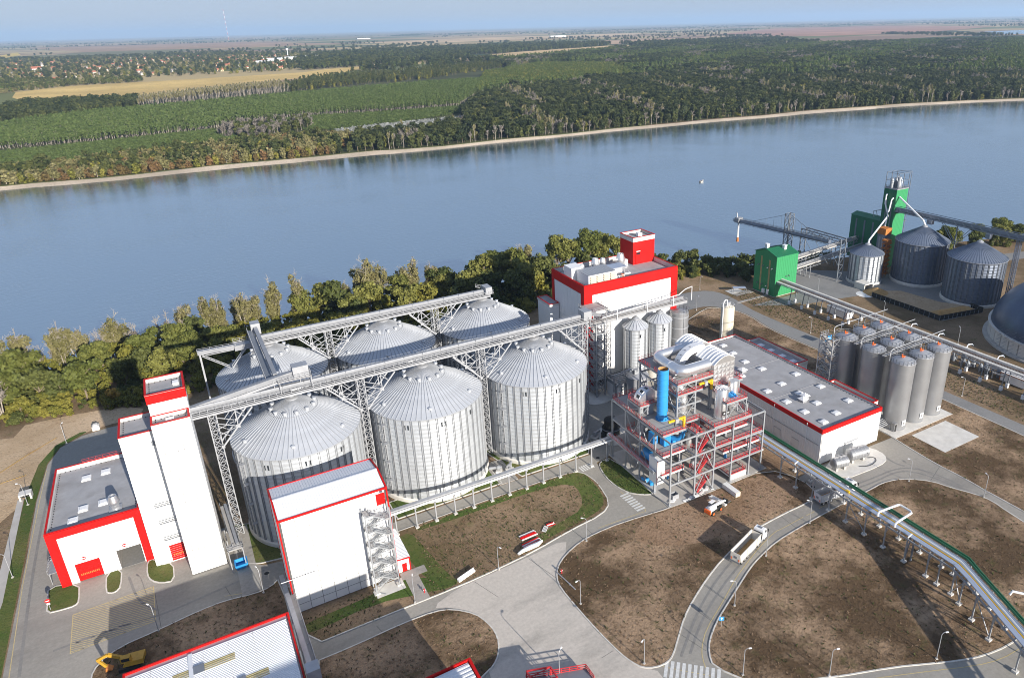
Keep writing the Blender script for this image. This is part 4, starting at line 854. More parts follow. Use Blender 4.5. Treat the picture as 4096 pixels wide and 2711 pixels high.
f.box(x0-.25,y0-.25,34.2,x0-.003,y1+.1,H-.1).box(x0-.25,y0-.25,0,x0-.003,y0+1.9,34.2).box(x0-.25,y1-1.4,0,x0-.003,y1+.1,34.2); f.build('red_frame', M_['red'], rt)
flat_roof(rt, x0, y0, x1, y1, H, 1.6, capw=.3)
pz = H-1.6
MB().box(137.0,199.6,pz+.003,146.2,207.8,pz+8.4).build('penthouse_wall', M_['red'], rt)
flat_roof(rt, 136.9,199.5,146.3,207.9,pz+9.9,1.0,anchors=False); MB().box(141.2,202.4,pz+9,142.8,204,pz+10.3).build('roof_hatch', M_['wpaint'], rt)
d = MB().box(138.1,199.42,pz+.1,140.0,199.597,pz+4.6).build('door', M_['red'], rt); MB().box(138.3,199.36,pz+3.6,139.8,199.415,pz+4.3).build('window', M_['glass'], d); MB().box(138.2,199.2,pz+4.7,139.9,199.58,pz+4.9).build('lamp', M_['wpaint'], d)
d = MB().box(111.2,y0-.36,27.6,112.9,y0-.26,31.0).build('door', M_['red'], rt); MB().box(111.4,y0-.4,30,112.4,y0-.365,30.8).build('window', M_['glass'], d)
MB().box(105.2,203.4,0,108.7,212.4,25.5).build('annex_wall', M_['white'], rt); panels(rt, '-x', 105.2, 203.4, 212.4, .3, 25.4, 3, 3, M_['white']); flat_roof(rt, 105,203.2,108.74,212.6,26.3,.3,anchors=False)
# rooftop units (each stands on the roof: things)
au = thing('air_handler', 'long ribbed air handler with rows of intake hoods on the big building roof', 'air handler', (116,190,pz))
MB().box(111.6,187.8,pz+.4,122.4,195.5,pz+4.0).build('casing', M_['white_roof'], au); MB().box(111.4,187.6,pz,122.6,195.7,pz+.38).build('base', M_['galv'], au)
r0 = MB().box(111.5,187.7,pz+4.003,112.3,195.6,pz+4.15).build('roof_rib', M_['galv'], au)
for i in range(1,12): inst(r0, 'roof_rib', au, (.9*i,0,0))
h0 = None
for i in range(4):
    for j in range(4):
        if h0 is None:
            xa, z = 112.0, pz+.55; h0 = MB().faces([(xa,187.78,z+.8),(xa+2.2,187.78,z+.8),(xa+2.2,186.95,z+.3),(xa,186.95,z+.3),(xa,187.78,z+.72),(xa+2.2,187.78,z+.72),(xa+2.2,186.95,z+.2),(xa,186.95,z+.2)],[(3,2,1,0),(4,5,6,7),(0,4,7,3),(1,2,6,5),(3,7,6,2)]).build('intake_hood', M_['cream'], au)
        else: inst(h0, 'intake_hood', au, (i*2.6,0,j*.85))
vb = thing('air_handler', 'plain white box unit behind the long ribbed air handler', 'air handler', (111.8,198.6,pz))
MB().box(109.9,195.9,pz+.3,114.4,201.2,pz+4.6).build('casing', M_['white'], vb); MB().box(109.8,195.8,pz,114.5,201.3,pz+.3).build('base', M_['galv'], vb)
MB().box(112.2,195.84,pz+.6,113.4,195.896,pz+2.8).build('door', M_['winw'], vb)
for x, y, r_, h_, lb in ((123.2,202.6,1.25,4.2,'large silver roof fan with shadow on the parapet'),(127.2,204.0,1.0,3.2,'smaller silver roof fan right of the large fan near the back parapet'),(118.2,203.6,1.0,2.6,'half hidden silver roof fan behind the air handler'),(131.8,199.8,1.35,5.2,'tallest silver roof fan beside the red penthouse')):
    t_ = thing('roof_fan', lb, 'roof fan', (x,y,pz), 'roof fans on the big building'); fo = roof_fan(t_, x, y, pz, r_, h_)
t_ = thing('condenser', 'white condenser cabinet next to the tallest roof fan', 'air conditioner', (134.2,200.4,pz))
MB().box(133.4,199.4,pz+.2,134.7,201.6,pz+2.6).build('casing', M_['wpaint'], t_); MB().box(133.2,199.2,pz,134.9,201.8,pz+.2).build('base', M_['galv'], t_)
t_ = thing('chiller', 'roofed chiller rack with white drum between air handler and fans', 'chiller', (125,193,pz))
for x in (123.2,127.8):
    for y in (191.2,194.6): MB().beam((x,y,pz),(x,y,pz+3.6),.16).build('leg', M_['galv'], t_)
MB().box(122.6,190.6,pz+3.603,128.4,195.2,pz+3.8).build('canopy', M_['bluepipe'], t_); MB().tube([(123.6,192.8,pz+1.9),(127.4,192.8,pz+1.9)],.85,14).build('drum', M_['wpaint'], t_, True)
MB().rail([(122.9,189.6,pz),(126.6,189.6,pz)],1.2,1,.12).build('railing', M_['wpaint'], t_); MB().cbox((126.6,190.6,pz+.6),(.8,.9,1.2)).build('pump', M_['orange'], t_); MB().tube([(128,191.5,pz+.7),(130.2,191.4,pz+.7),(130.4,192.8,pz+.7)],.3,8).build('pipe', M_['wpaint'], t_)
# ------------------------------------------------------------------ grey stair tower and its bridges
st = thing('stair_tower', 'dark galvanised lattice stair tower in front of the big building', 'stair', (110.7,179.4,0))
X0, X1, Y0, Y1, HT = 109.0, 112.3, 179.3, 184.4, 30
for x in (X0,X1):
    for y in (Y0,Y1): MB().beam((x,y,0),(x,y,HT-3.6),.36).build('leg', M_['steel'], st)
nl = 8; dz = 26.0/nl; l0 = None
for i in range(nl):
    if l0 is None:
        mb = MB()
        for a, b in (((X0,Y0),(X1,Y0)),((X1,Y0),(X1,Y1)),((X0,Y0),(X0,Y1)),((X0,Y1),(X1,Y1))): mb.beam((*a,dz),(*b,dz),.2,.3)
        mb.beam((X0,Y0,0),(X1,Y0,dz),.12).beam((X1,Y0,0),(X1,Y1,dz),.12).beam((X0,Y0,dz),(X0,Y1,0),.12); l0 = mb.build('brace_bay', M_['steel'], st)
        fm = MB()
        for s_ in range(9): u = (s_+.5)/9; fm.cbox((X0+.9,Y0+1+3.2*u,dz*.5*u+.1),(1.3,.36,.05)); fm.cbox((X1-.9,Y1-1-3.2*u,dz*.5+dz*.5*u+.1),(1.3,.36,.05))
        for xx in (X0+.2,X0+1.6): fm.beam((xx,Y0+1,.1),(xx,Y1-.9,dz*.5),.07,.28); fm.beam((xx,Y0+1,1.1),(xx,Y1-.9,dz*.5+1),.06)
        for xx in (X1-.2,X1-1.6): fm.beam((xx,Y1-.9,dz*.5),(xx,Y0+1,dz),.07,.28); fm.beam((xx,Y1-.9,dz*.5+1),(xx,Y0+1,dz+1),.06)
        f0 = fm.build('flight', M_['galv'], st)
        p0 = MB().box(X0-1.3,Y0+.1,dz-.08,X1-.1,Y0+1,dz).rail([(X0-1.3,Y0+.1,dz),(X0-1.3,Y0+3,dz)],1.1,.8,.06).box(X0-1.3,Y0+1,dz-.08,X0-.2,Y0+3,dz).build('landing', M_['steel'], st)
    else: inst(l0,'brace_bay',st,(0,0,dz*i)); inst(f0,'flight',st,(0,0,dz*i)); inst(p0,'landing',st,(0,0,dz*i))
wb = thing('walkway_bridge', 'galvanised walkway bridge linking stair tower, silo bridge and the two slim silos', 'walkway', (122,182,26))
MB().box(106.5,181,25.9,147,183.0,26.05).build('walkway', M_['grate'], wb); MB().beam((106.5,181,25.6),(147,181,25.6),.24,.6).build('girder', M_['galv'], wb); MB().beam((106.5,183,25.6),(147,183,25.6),.24,.6).build('girder', M_['galv'], wb)
MB().rail([(106.5,181,26.05),(147,181,26.05)],1.1,1.7,.06).build('railing', M_['galv'], wb); MB().rail([(113,183,26.05),(147,183,26.05)],1.1,1.7,.06).build('railing', M_['galv'], wb)
MB().beam((113,182.5,27.0),(146,182.5,27.0),.9,1.0).build('conveyor_cover', M_['cover'], wb)
MB().beam((98.8,168.5,36.2),(112,182,28.2),1.2,1.1).build('conveyor_cover', M_['cover'], wb); MB().beam((98,167.4,34.2),(108.6,179.4,31),1.2,.2).build('walkway', M_['grate'], wb)
MB().rail([(98.8,167,34.3),(109.2,179,31.1)],1.1,1.6,.06).build('railing', M_['galv'], wb)
MB().box(106.5,179,30.8,113.5,186,31.0).build('platform', M_['grate'], wb); MB().rail([(106.5,186,31),(106.5,179,31),(113.5,179,31),(113.5,186,31)],1.1,1.4,.07).build('railing', M_['galv'], wb)
MB().beam((113.5,184.8,30.8),(119.5,184.8,26.2),1.0,.25).build('flight', M_['galv'], wb); MB().rail([(113.5,184.2,31),(119.5,184.2,26.4)],1.1,1,.06).build('railing', M_['galv'], wb)
for x in (107,113): 
    for y in (179.3,184.4): MB().beam((x,y,25.9),(x,y,30.8),.2).build('post', M_['galv'], wb)
MB().beam((102,175,22),(107,181,30.6),.25).beam((107,181,25.6),(101,174,33.5),.2).build('brace', M_['galv'], wb)
for x in (118,130,140.8): MB().tube([(x,180.6,25.6),(x,180.6,29.2)],.12,6).build('post', M_['wpaint'], wb)
MB().tube([(112,180.6,27.6),(143,180.6,29.2),(146.8,182,30),(150.5,183,30),(150.5,183,25)],.14,8).build('pipe', M_['wpaint'], wb)
lt = thing('support_tower', 'lattice tower carrying the walkway bridge behind the slim silos', 'tower', (114.6,182.5,0), 'lattice towers between the silos'); lattice(lt, 115.2, 182.4, 1.6, 1.6, 0, 25.4, 2.4, M_['galv'], .18, .09)
# slim silos and tanks in front of the big building
sg = 'slim silos before the big building'
sA = make_silo('slim metal silo next to the stair tower, in front of the big white wall', 125.6, 181.2, 4.0, 4.2, 21.6, 24.9, 20, 10, M_['silow'], M_['silor'], sg, (-100,), None, 0)
for a in range(6):
    an = a*PI/3; MB().beam((125.6+3.7*math.cos(an),181.2+3.7*math.sin(an),0),(125.6+3.7*math.cos(an),181.2+3.7*math.sin(an),4.2),.3).build('leg', M_['steel'], sA)
sB = dup(sA, (135.6,181.4,0), 0, 'slim metal silo in the middle, next to the banded tank', sg)
tk3 = thing('storage_tank', 'grey banded tank with guard rail to the right of the slim silos', 'tank', (145.6,183.4,0))
MB().lathe(145.6,183.4,[(3.3,.2),(3.3,21.6),(3.1,21.8),(0,22.5)],32).build('shell', M_['stain'], tk3, True)
b0 = MB().lathe(145.6,183.4,[(3.31,4.0),(3.42,4.06),(3.42,4.3),(3.31,4.36)],32).build('band', M_['galv'], tk3)
for i in range(1,5): inst(b0, 'band', tk3, (0,0,4.0*i))
MB().rail([(145.6+3.2*math.cos(2*PI*i/14),183.4+3.2*math.sin(2*PI*i/14),21.7) for i in range(14)],1.1,3,.07,True).build('railing', M_['galv'], tk3)
MB().tube([(145.2,180,1),(145.2,180,21.6)],.12,6).build('pipe', M_['galv'], tk3)
lt_ = thing('storage_tank', 'low silver tank with motor on top between the stair tower and the steel frame', 'tank', (119.8,171.5,0))
MB().lathe(119.8,171.5,[(3.6,0),(3.6,8.6),(3.75,8.7),(3.75,8.95),(3.5,9.0),(0,10.0)],36).build('shell', M_['galv'], lt_, True); MB().cbox((118.9,171.2,10.6),(1.6,1.3,1.6)).build('motor', M_['steel'], lt_); MB().tube([(118.9,171.2,11),(117,172,11.4),(113,175,9.0),(113,175,3)],.28,8).build('pipe', M_['galv'], lt_, True)
MB().rail([(119.8+3.5*math.cos(PI*i/8),171.5+3.5*math.sin(PI*i/8),9.0) for i in range(9)],1.1,3,.07).build('railing', M_['galv'], lt_)
pb = thing('pump_house', 'low grey pump house full of silver pipes beside the stair tower', 'building', (117,178,0))
MB().box(113.6,173.5,0,119.5,180.2,5.2).build('wall', M_['white'], pb); flat_roof(pb,113.5,173.4,119.6,180.3,6.2,.6,cap='galv',parm='galv',anchors=False)
for i in range(5): MB().tube([(114.2,174.3+i*1.1,7.0),(124,174.3+i*.9,7.0+.2*i),(125,176,7)],.2,7).build('pipe', M_['galv'], pb, True)
for y in (174.4,179): 
    for x in (114.3,119): MB().beam((x,y,5.6),(x,y,7.6),.18).build('post', M_['galv'], pb)
MB().rail([(113.7,180.2,6.2),(119.4,180.2,6.2)],1,1,.06).build('railing', M_['dsteel'], pb)
for i, (x, z1) in enumerate(((112.4,6.4),(114.6,5.2),(116.4,6))): MB().tube([(x,172.8,0),(x,172.8,z1),(x+2,173.6,z1)],.28,8).build('pipe', M_['dsteel'], pb, True)
bk = thing('storage_tank', 'black vertical tank on the curved paving left of the steel frame', 'tank', (100.3,157,0))
MB().lathe(100.3,157,[(2.7,.2),(2.7,3.0),(2.1,3.2),(2.1,5.6),(1.9,5.8),(0,6.4)],28).build('shell', M_['black'], bk, True); MB().lathe(100.3,157,[(2.75,2.8),(2.9,2.9),(2.75,3.05)],28).build('band', M_['dsteel'], bk); MB().box(96.9,156,.2,97.7,157.2,2.2).build('control_box', M_['black'], bk)
# cream silo
ct = thing('storage_tank', 'cream coloured cylindrical silo with bent filling pipe on the dark field', 'tank', (174.6,190.6,0))
MB().lathe(174.6,190.6,[(2.55,.1),(2.55,14.6),(2.4,14.8),(0,15.4)],32).build('shell', M_['cream'], ct, True); MB().rail([(174.6+2.4*math.cos(2*PI*i/12),190.6+2.4*math.sin(2*PI*i/12),14.7) for i in range(12)],1.1,3,.07,True).build('railing', M_['wpaint'], ct)
MB().tube([(171.6,189.8,.2),(171.6,189.8,16.6),(171.9,189.9,17.6),(172.8,190.1,18),(173.8,190.4,17.6),(174.1,190.5,15.2)],.2,8).build('filling_pipe', M_['wpaint'], ct, True); MB().cbox((174.9,190.8,15.9),(1.2,1.2,1.4)).build('filter_box', M_['galv'], ct)
# lightning mast

# ------------------------------------------------------------------ open steel process frame with red railings
rt = thing('process_plant', 'open grey steel process frame with red railings, several decks and red stairs', 'steel frame', (110,134,0))
CX = [94.6,102.5,108.7,114.8,121.2,125.6]; CY = [120.4,127.0,133.9,140.6,147.3]
c0 = MB().beam((CX[0],CY[0],.16),(CX[0],CY[0],18.5),.38).cbox((CX[0],CY[0],.25),(.8,.8,.2)).build('column', M_['steel'], rt)
for i, x in enumerate(CX):
    for j, y in enumerate(CY):
        if (i, j) == (0,0) or (i == 5 and j > 3): continue
        inst(c0, 'column', rt, (x-CX[0], y-CY[0], 0))
def beam(a, b, w=.28, h=.42, m='steel', name='beam'): return MB().beam(a, b, w, h).build(name, M_[m], rt)
for z in (6.2,12.4,18.4):
    for i in range(5): beam((CX[i]+.2,CY[0],z),(CX[i+1]-.2,CY[0],z))
    for j in range(4): beam((CX[0],CY[j]+.2,z),(CX[0],CY[j+1]-.2,z))
    for i in (1,2,3,4):
        for j in range(4): beam((CX[i],CY[j]+.2,z),(CX[i],CY[j+1]-.2,z),.2,.35)
    for j in range(3): beam((CX[5],CY[j]+.2,z),(CX[5],CY[j+1]-.2,z))
    for j in (2,4):
        for i in range(4): beam((CX[i]+.2,CY[j],z),(CX[i+1]-.2,CY[j],z),.2,.35)
# lower X bracing on the front stair bay and the left side
for k_ in range(3):
    z0, z1 = 6.2*k_+.3, 6.2*(k_+1); xm = (CX[1]+CX[2])/2
    for xa in (CX[1],CX[2]):
        beam((xa,CY[0]-.02,z0),(xm+(-.2 if xa < xm else .2),CY[0]-.02,z1-.3),.2,.2,'steel','brace'); xq = xa+(xm-xa)*.5; beam((xa,CY[0]-.02,z1-1.8),(xq,CY[0]-.02,z0+(z1-z0)*.5),.13,.13,'steel','brace')
    for ya, yb in ((CY[1],CY[2]),(CY[2],CY[3])):
        ym_ = (ya+yb)/2; beam((CX[0]+.02,ya,z1-.4),(CX[0]+.02,ym_,z0+.4),.18,.18,'steel','brace'); beam((CX[0]+.02,yb,z1-.4),(CX[0]+.02,ym_,z0+.4),.18,.18,'steel','brace')
def deck(poly, z, rails, label=None, t=.16, name='deck', pm='grate'):
    d = MB().prism(poly, z-t, z).build(name, M_[pm], rt)
    e = MB(); n = len(poly)
    for i in range(n): a, b = poly[i], poly[(i+1) % n]; e.beam((a[0],a[1],z-t-.18),(b[0],b[1],z-t-.18),.16,.34)
    e.build('edge_beam', M_['wpaint'] if z < 18 else M_['steel'], d)
    for r_ in rails: MB().rail([(p[0],p[1],z) for p in r_],1.1,1.15,.065).build('railing', M_['redrail'], d)
    return d
x6, y7 = 121.2, 147.4
deck([(94.75,124.0),(102.4,124.0),(102.4,147.4),(94.75,147.4)], 12.7, [[(94.8,140.6),(94.8,124.1),(102.3,124.1)],[(94.8,140.6),(97.5,140.6)]])
deck([(95.0,124.6),(102.4,124.6),(102.4,147.2),(95.0,147.2)], 6.5, [[(95.1,147),(95.1,124.7),(102.3,124.7)]])
deck([(94.65,124.0),(102.6,124.0),(102.6,147.4),(94.65,147.4)], 18.85, [[(94.7,147.3),(94.7,124.1),(102.5,124.1),(102.5,120.5)],[(94.7,147.3),(102.5,147.3)]])
deck([(102.6,126.4),(108.4,126.4),(108.4,147.4),(102.6,147.4)], 18.854, [[(104.2,126.5),(108.4,126.5),(108.4,120.6)]])
deck([(102.6,120.5),(103.0,120.5),(103.0,126.39),(102.6,126.39)], 18.846, [])
deck([(108.404,120.45),(121.2,120.45),(121.2,147.4),(108.404,147.4)], 18.85, [[(108.5,120.6),(121.1,120.6),(121.1,147.3)]])
deck([(108.7,120.5),(126.4,120.5),(126.4,140),(108.7,140)], 6.4, [[(108.8,120.6),(126.3,120.6),(126.3,139.5)],[(108.8,120.6),(108.8,126)]])
deck([(112.6,121.2),(125.3,121.2),(125.3,127.5),(112.6,127.5)], 9.5, [[(112.6,127.4),(112.7,121.3),(125.2,121.3),(125.2,127.4)]])
deck([(108.7,120.5),(125.5,120.5),(125.5,140),(108.7,140)], 12.7, [[(108.8,120.6),(125.4,120.6),(125.4,139.8)]])
deck([(109.6,121.0),(120.2,121.0),(120.2,128),(109.6,128)], 16.1, [[(109.7,127.5),(109.7,121.1),(120.1,121.1),(120.1,127.8)]])
deck([(114.9,120.7),(120.7,120.7),(120.7,130),(114.9,130)], 1.7, [[(115,129.9),(115,120.8),(120.6,120.8),(120.6,129.9),(115,129.9)]])
MB().box(114.9,120.52,.2,120.7,120.62,1.45).build('skirt_panel', M_['wpaint'], rt)
# red zigzag stairs in the front bay
for k_ in range(6):
    z0, z1 = 3.14*k_+.16, 3.14*(k_+1); up_ = k_ % 2 == 0; y = 121.6 if up_ else 123.4; xa, xb = (104.2,107.2) if up_ else (107.2,104.2)
    mb = MB()
    for dy in (-.6,.6): mb.beam((xa,y+dy,z0),(xb,y+dy,z1),.1,.34); mb.beam((xa,y+dy,z0+1.05),(xb,y+dy,z1+1.05),.08); mb.beam((xa,y+dy,z0+.55),(xb,y+dy,z1+.55),.06)
    for s_ in range(10): u = (s_+.5)/10; mb.cbox((xa+(xb-xa)*u,y,z0+(z1-z0)*u+.1),(.3,1.16,.06))
    for u in (0,.25,.5,.75,1): 
        for dy in (-.6,.6): mb.beam((xa+(xb-xa)*u,y+dy,z0+(z1-z0)*u),(xa+(xb-xa)*u,y+dy,z0+(z1-z0)*u+1.05),.06)
    mb.build('stair_flight', M_['redrail'], rt)
    px = 107.2 if up_ else 102.9; pw = 1.3
    pl = MB().prism([(px,120.9),(px+pw*.6,120.9),(px+pw,121.6),(px+pw,123.5),(px+pw*.6,124.1),(px,124.1)], z1-.1, z1).build('stair_landing', M_['grate'], rt)
    MB().rail([(px,120.9,z1),(px+pw*.6,120.9,z1),(px+pw,121.6,z1),(px+pw,123.5,z1),(px+pw*.6,124.1,z1)],1.1,.7,.07).build('railing', M_['redrail'], pl)
# upper storey
UX = [102.7,108.6,113.3]; UY = [128.9,136.8,145.6]
for x in UX:
    for y in UY: inst(c0, 'column', rt, (x-CX[0], y-CY[0], 18.9), 0, (1,1,.53 if x < 113 else .36))
for y in UY:
    for z in (22.1,25.6,28.45): beam((UX[0],y,z),(UX[1],y,z)); beam((UX[1],y,z),(114.2 if z > 26 else UX[2],y,z))
for x in UX[:2]:
    for z in (22.1,25.6,28.45): beam((x,UY[0],z),(x,UY[2],z))
for y in (128.8,):
    for (xa, za, xb, zb) in ((102.7,22.3,105.6,19.1),(108.6,22.3,105.8,19.1),(102.7,25.4,105.6,22.4),(108.6,25.4,105.8,22.4),(105.6,28.3,102.8,26.2),(105.8,28.3,108.5,26.2),(102.7,20.4,104.2,21.0),(108.6,20.4,107.2,21.0),(102.7,23.8,104.1,24.2),(108.6,23.8,107.2,24.2)): beam((xa,y,za),(xb,y,zb),.18,.18,'steel','brace')
for (ya, za, yb, zb) in ((128.9,19,133,25.4),(136.8,25.4,133,19),(128.9,25.6,133,28.4),(136.8,19.2,141,25.4),(145.6,25.4,141,19.2)): beam((102.7,ya,za),(102.7,yb,zb),.18,.18,'steel','brace')
deck([(102.5,128.7),(114.35,128.7),(114.35,146.4),(102.5,146.4)], 28.9, [[(114.2,128.8),(102.6,128.8),(102.6,139)],[(102.6,141),(102.6,146.3),(109,146.3)]])
deck([(102.5,128.5),(111.9,128.5),(111.9,133),(102.5,133)], 25.9, [[(102.6,133),(102.6,128.6),(111.8,128.6)]])
deck([(114.3,127.6),(123.8,127.6),(123.8,146),(114.3,146)], 25.6, [[(114.5,128.4),(114.5,127.7),(123.7,127.7),(123.7,145.9)]])
for x, y in ((122.9,128),(122.9,137),(122.9,145.5),(117,128)): beam((x,y,18.9),(x,y,25.2),.3,.3)
deck([(112.3,120.7),(119.3,120.7),(119.3,124.2),(112.3,124.2)], 24.4, [[(112.4,122.2),(112.4,120.8),(119.2,120.8),(119.2,124.1)]])
for x in (112.5,119.1):
    for y in (120.9,124): beam((x,y,18.9),(x,y,24.1),.26,.26)
beam((112.5,120.9,19.2),(115.8,120.9,24),.15,.15,'steel','brace'); beam((119.1,120.9,19.2),(115.8,120.9,24),.15,.15,'steel','brace'); beam((119.1,120.9,22),(117.6,120.9,24),.12,.12,'steel','brace')
deck([(94.8,134.3),(101.5,134.3),(101.5,140.2),(94.8,140.2)], 22.2, [[(101.4,134.4),(94.9,134.4),(94.9,140.1),(98,140.1)]])
for x in (94.9,101.3):
    for y in (134.5,140): beam((x,y,18.9),(x,y,21.9),.24,.24)
for y in (134.5,): beam((94.9,y,19),(98,y,21.8),.15,.15,'steel','brace')
beam((94.9,134.5,21.6),(94.9,140,19),.14,.14,'steel','brace')
# equipment on the frame: each is its own thing
G0 = 'machines on the steel frame'
t_ = thing('chimney', 'bright blue open topped steel chimney standing on the steel frame', 'chimney', (99.7,131.2,18.9))
MB().lathe(99.7,131.2,[(1.7,18.87),(1.7,19.1),(1.42,19.12),(1.42,33.4),(1.36,33.4)],36).build('shell', M_['blue'], t_, True); MB().lathe(99.7,131.2,[(1.35,33.4),(1.35,27)],36).build('liner', M_['sand'], t_, True)
h0 = MB().lathe(99.7,131.2,[(1.425,20.9),(1.5,20.95),(1.5,21.15),(1.425,21.2)],36).build('hoop', M_['blue'], t_)
for i in range(1,8): inst(h0, 'hoop', t_, (0,0,1.62*i))
MB().box(100.2,129.72,20.6,100.7,129.82,21.4).build('hatch', M_['dsteel'], t_)
for i in range(8): a = 2*PI*i/8; MB().beam((99.7+1.45*math.cos(a),131.2+1.45*math.sin(a),19.6),(99.7+1.7*math.cos(a),131.2+1.7*math.sin(a),18.95),.08,.2).build('gusset', M_['blue'], t_)
def vault(root, X0, X1, Y0, Y1, zb, ze, crown, name):
    n = 12; mb = MB(); prof = []
    for i in range(n+1): u = i/n; prof.append((X0+(X1-X0)*u, ze+crown*math.sin(PI*(.06+.78*u))-crown*math.sin(PI*.06)))
    mb.faces([(p[0],Y0,p[1]) for p in prof]+[(p[0],Y1,p[1]) for p in prof],[(i,i+1,i+n+2,i+n+1) for i in range(n)]); mb.build(name+'_roof', M_['white_roof'], root, True)
    w_ = MB(); w_.poly([(X0,Y0,zb),(X1,Y0,zb)]+[(p[0],Y0,p[1]) for p in prof[::-1]]).poly([(X1,Y1,zb),(X0,Y1,zb)]+[(p[0],Y1,p[1]) for p in prof]).poly([(X0,Y1,zb),(X0,Y0,zb),(X0,Y0,prof[0][1]),(X0,Y1,prof[0][1])]).poly([(X1,Y0,zb),(X1,Y1,zb),(X1,Y1,prof[-1][1]),(X1,Y0,prof[-1][1])]); w_.build('casing', M_['alu'], root)
    nr = 6
    for k in range(nr+1):
        y = Y0+.05+(Y1-Y0-.1)*k/nr; r_ = MB()
        for a, b in zip(prof, prof[1:]): r_.beam((a[0],y,a[1]+.05),(b[0],y,b[1]+.05),.2,.12)
        r_.build('roof_rib', M_['wpaint'], root)
    return prof
h1 = thing('dryer_hood', 'vaulted silver dryer hood with quilted front panels at the front of the steel frame top', 'hood', (118,132,25.9))
p1 = vault(h1, 114.4, 121.5, 128.7, 136.4, 25.63, 31.3, 2.4, 'vault')
src = None
for i in range(5):
    for j in range(4):
        x, z, w, h = 114.45+i*1.41, 25.75+j*1.4, 1.38, 1.36
        if src is None: src = MB().faces([(x,128.69,z),(x+w,128.69,z),(x+w,128.69,z+h),(x,128.69,z+h),(x+w*.5,128.55,z+h*.5)],[(0,1,4),(1,2,4),(2,3,4),(3,0,4)]).build('quilted_panel', M_['alu'], h1)
        else: inst(src, 'quilted_panel', h1, (i*1.41,0,j*1.4))
h2 = thing('dryer_hood', 'vaulted silver dryer hood at the back of the steel frame top', 'hood', (118,142,25.9)); vault(h2, 114.4, 121.5, 138.6, 145.6, 25.63, 31.3, 2.4, 'vault')
t_ = thing('ring_duct', 'large silver U shaped duct linking both dryer hoods on top of the frame', 'duct', (106,136,28.9))
def arc(c, r, a0, a1, n, z, plane='xy'): return [(c[0]+r*math.cos(a0+(a1-a0)*i/n), c[1]+r*math.sin(a0+(a1-a0)*i/n), z) for i in range(n+1)]
zz = 30.9; path = [(114.4,142.3,zz+.3)]+[(110,142.3,zz+.2)]+arc((107.2,140.5),1.9,PI/2,PI,6,zz+.1)+[(105.3,136.8,zz)]
MB().tube(path,1.3,20).build('duct', M_['alu'], t_, True)
MB().tube([(105.3,137,zz),(105.3,135.2,zz)],[1.32,1.55],20).build('reducer', M_['alu'], t_, True)
MB().tube([(105.3,135.2,zz)]+arc((107.4,133.2),2.1,PI,1.5*PI,6,zz)+[(111,131.1,zz),(114.4,131.1,zz)],1.5,20).build('duct', M_['alu'], t_, True)
for x, y in ((105.3,139),(105.3,134),(109.5,131.1),(109.5,142.3)): MB().box(x-.7,y-.7,28.9,x+.7,y+.7,29.8).build('saddle', M_['steel'], t_)
t_ = thing('ring_duct', 'flat arched silver duct rising between the two dryer hoods', 'duct', (112,137.5,28.9))
n = 14; o_ = []; i_ = []
for k in range(n+1): a = PI-(PI*.62)*k/n; o_.append((115.2+6.6*math.cos(a), 28.7+5.4*math.sin(a))); i_.append((115.2+4.5*math.cos(a), 28.7+3.4*math.sin(a)))
mb = MB(); vs = [(p[0],136.45,p[1]) for p in o_]+[(p[0],138.55,p[1]) for p in o_]+[(p[0],136.45,p[1]) for p in i_]+[(p[0],138.55,p[1]) for p in i_]; m1 = n+1; fs = []
for k in range(n): fs += [(k,k+1,k+1+m1,k+m1),(2*m1+k,3*m1+k,3*m1+k+1,2*m1+k+1),(k,2*m1+k,2*m1+k+1,k+1),(m1+k,m1+k+1,3*m1+k+1,3*m1+k)]
mb.faces(vs, fs+[(0,m1,3*m1,2*m1)]); mb.build('duct', M_['white_roof'], t_, True); MB().tube([(111.4,136.2,31.2),(111.4,136.44,31.2)],.4,12).build('port', M_['wpaint'], t_)
for k in (3,5,7,9): 
    p = o_[k]; MB().cbox((p[0],137.3,p[1]+.06),(.25,.25,.14)).build('bolt_cap', M_['black'], t_)
def vtank(label, x, y, r, z0, z1, name='storage_tank', cap=.5, ribs=True, m_='alu', group=G0):
    t_ = thing(name, label, 'tank', (x,y,z0)); MB().lathe(x,y,[(r*1.1,z0),(r*1.1,z0+.35),(r,z0+.4),(r,z1),(r*.98,z1+.05)],32).build('shell', M_[m_], t_, True)
    MB().lathe(x,y,[(r*1.02,z1+.03),(0,z1+cap)],24).build('lid', M_['galv'], t_)
    if ribs:
        r0 = MB().beam((x+.1,y,z1+cap+.02),(x+r,y,z1+.1),.1,.12).build('lid_rib', M_['wpaint'], t_)
        for i in range(1,12): inst(r0,'lid_rib',t_,(0,0,0),2*PI*i/12)
    return t_
# lid ribs rotate about the tank axis: empties sit on that axis
tb = vtank('tall silver tank with ribbed lid and two black label plates on the frame deck', 113.2, 123.9, 1.75, 18.87, 27.3)
for x in (112.4,113.7): MB().box(x,122.05,20.2,x+.9,122.13,21.3).build('label_plate', M_['black'], tb); MB().box(x+.2,122.0,20.6,x+.7,122.045,20.9).build('label_print', M_['wpaint'], tb)
ts = vtank('smaller silver tank behind the red railed corner platform', 118.0, 124.9, 1.35, 20.4, 27.9, ribs=False); 
MB().lathe(118,124.9,[(1.3,20.4),(.55,18.87)],20).build('cone', M_['alu'], ts, True)
t_ = thing('motor_unit', 'pair of light blue gear motors between the two silver tanks', 'motor', (115.9,123.2,24.4))
for dx in (0,.9): MB().box(115.3+dx,122.4,24.42,115.9+dx,124,25.3).build('gearbox', M_['blue'], t_); MB().tube([(115.6+dx,122.4,24.9),(115.6+dx,121.6,24.9)],.26,10).build('motor', M_['blue'], t_, True)
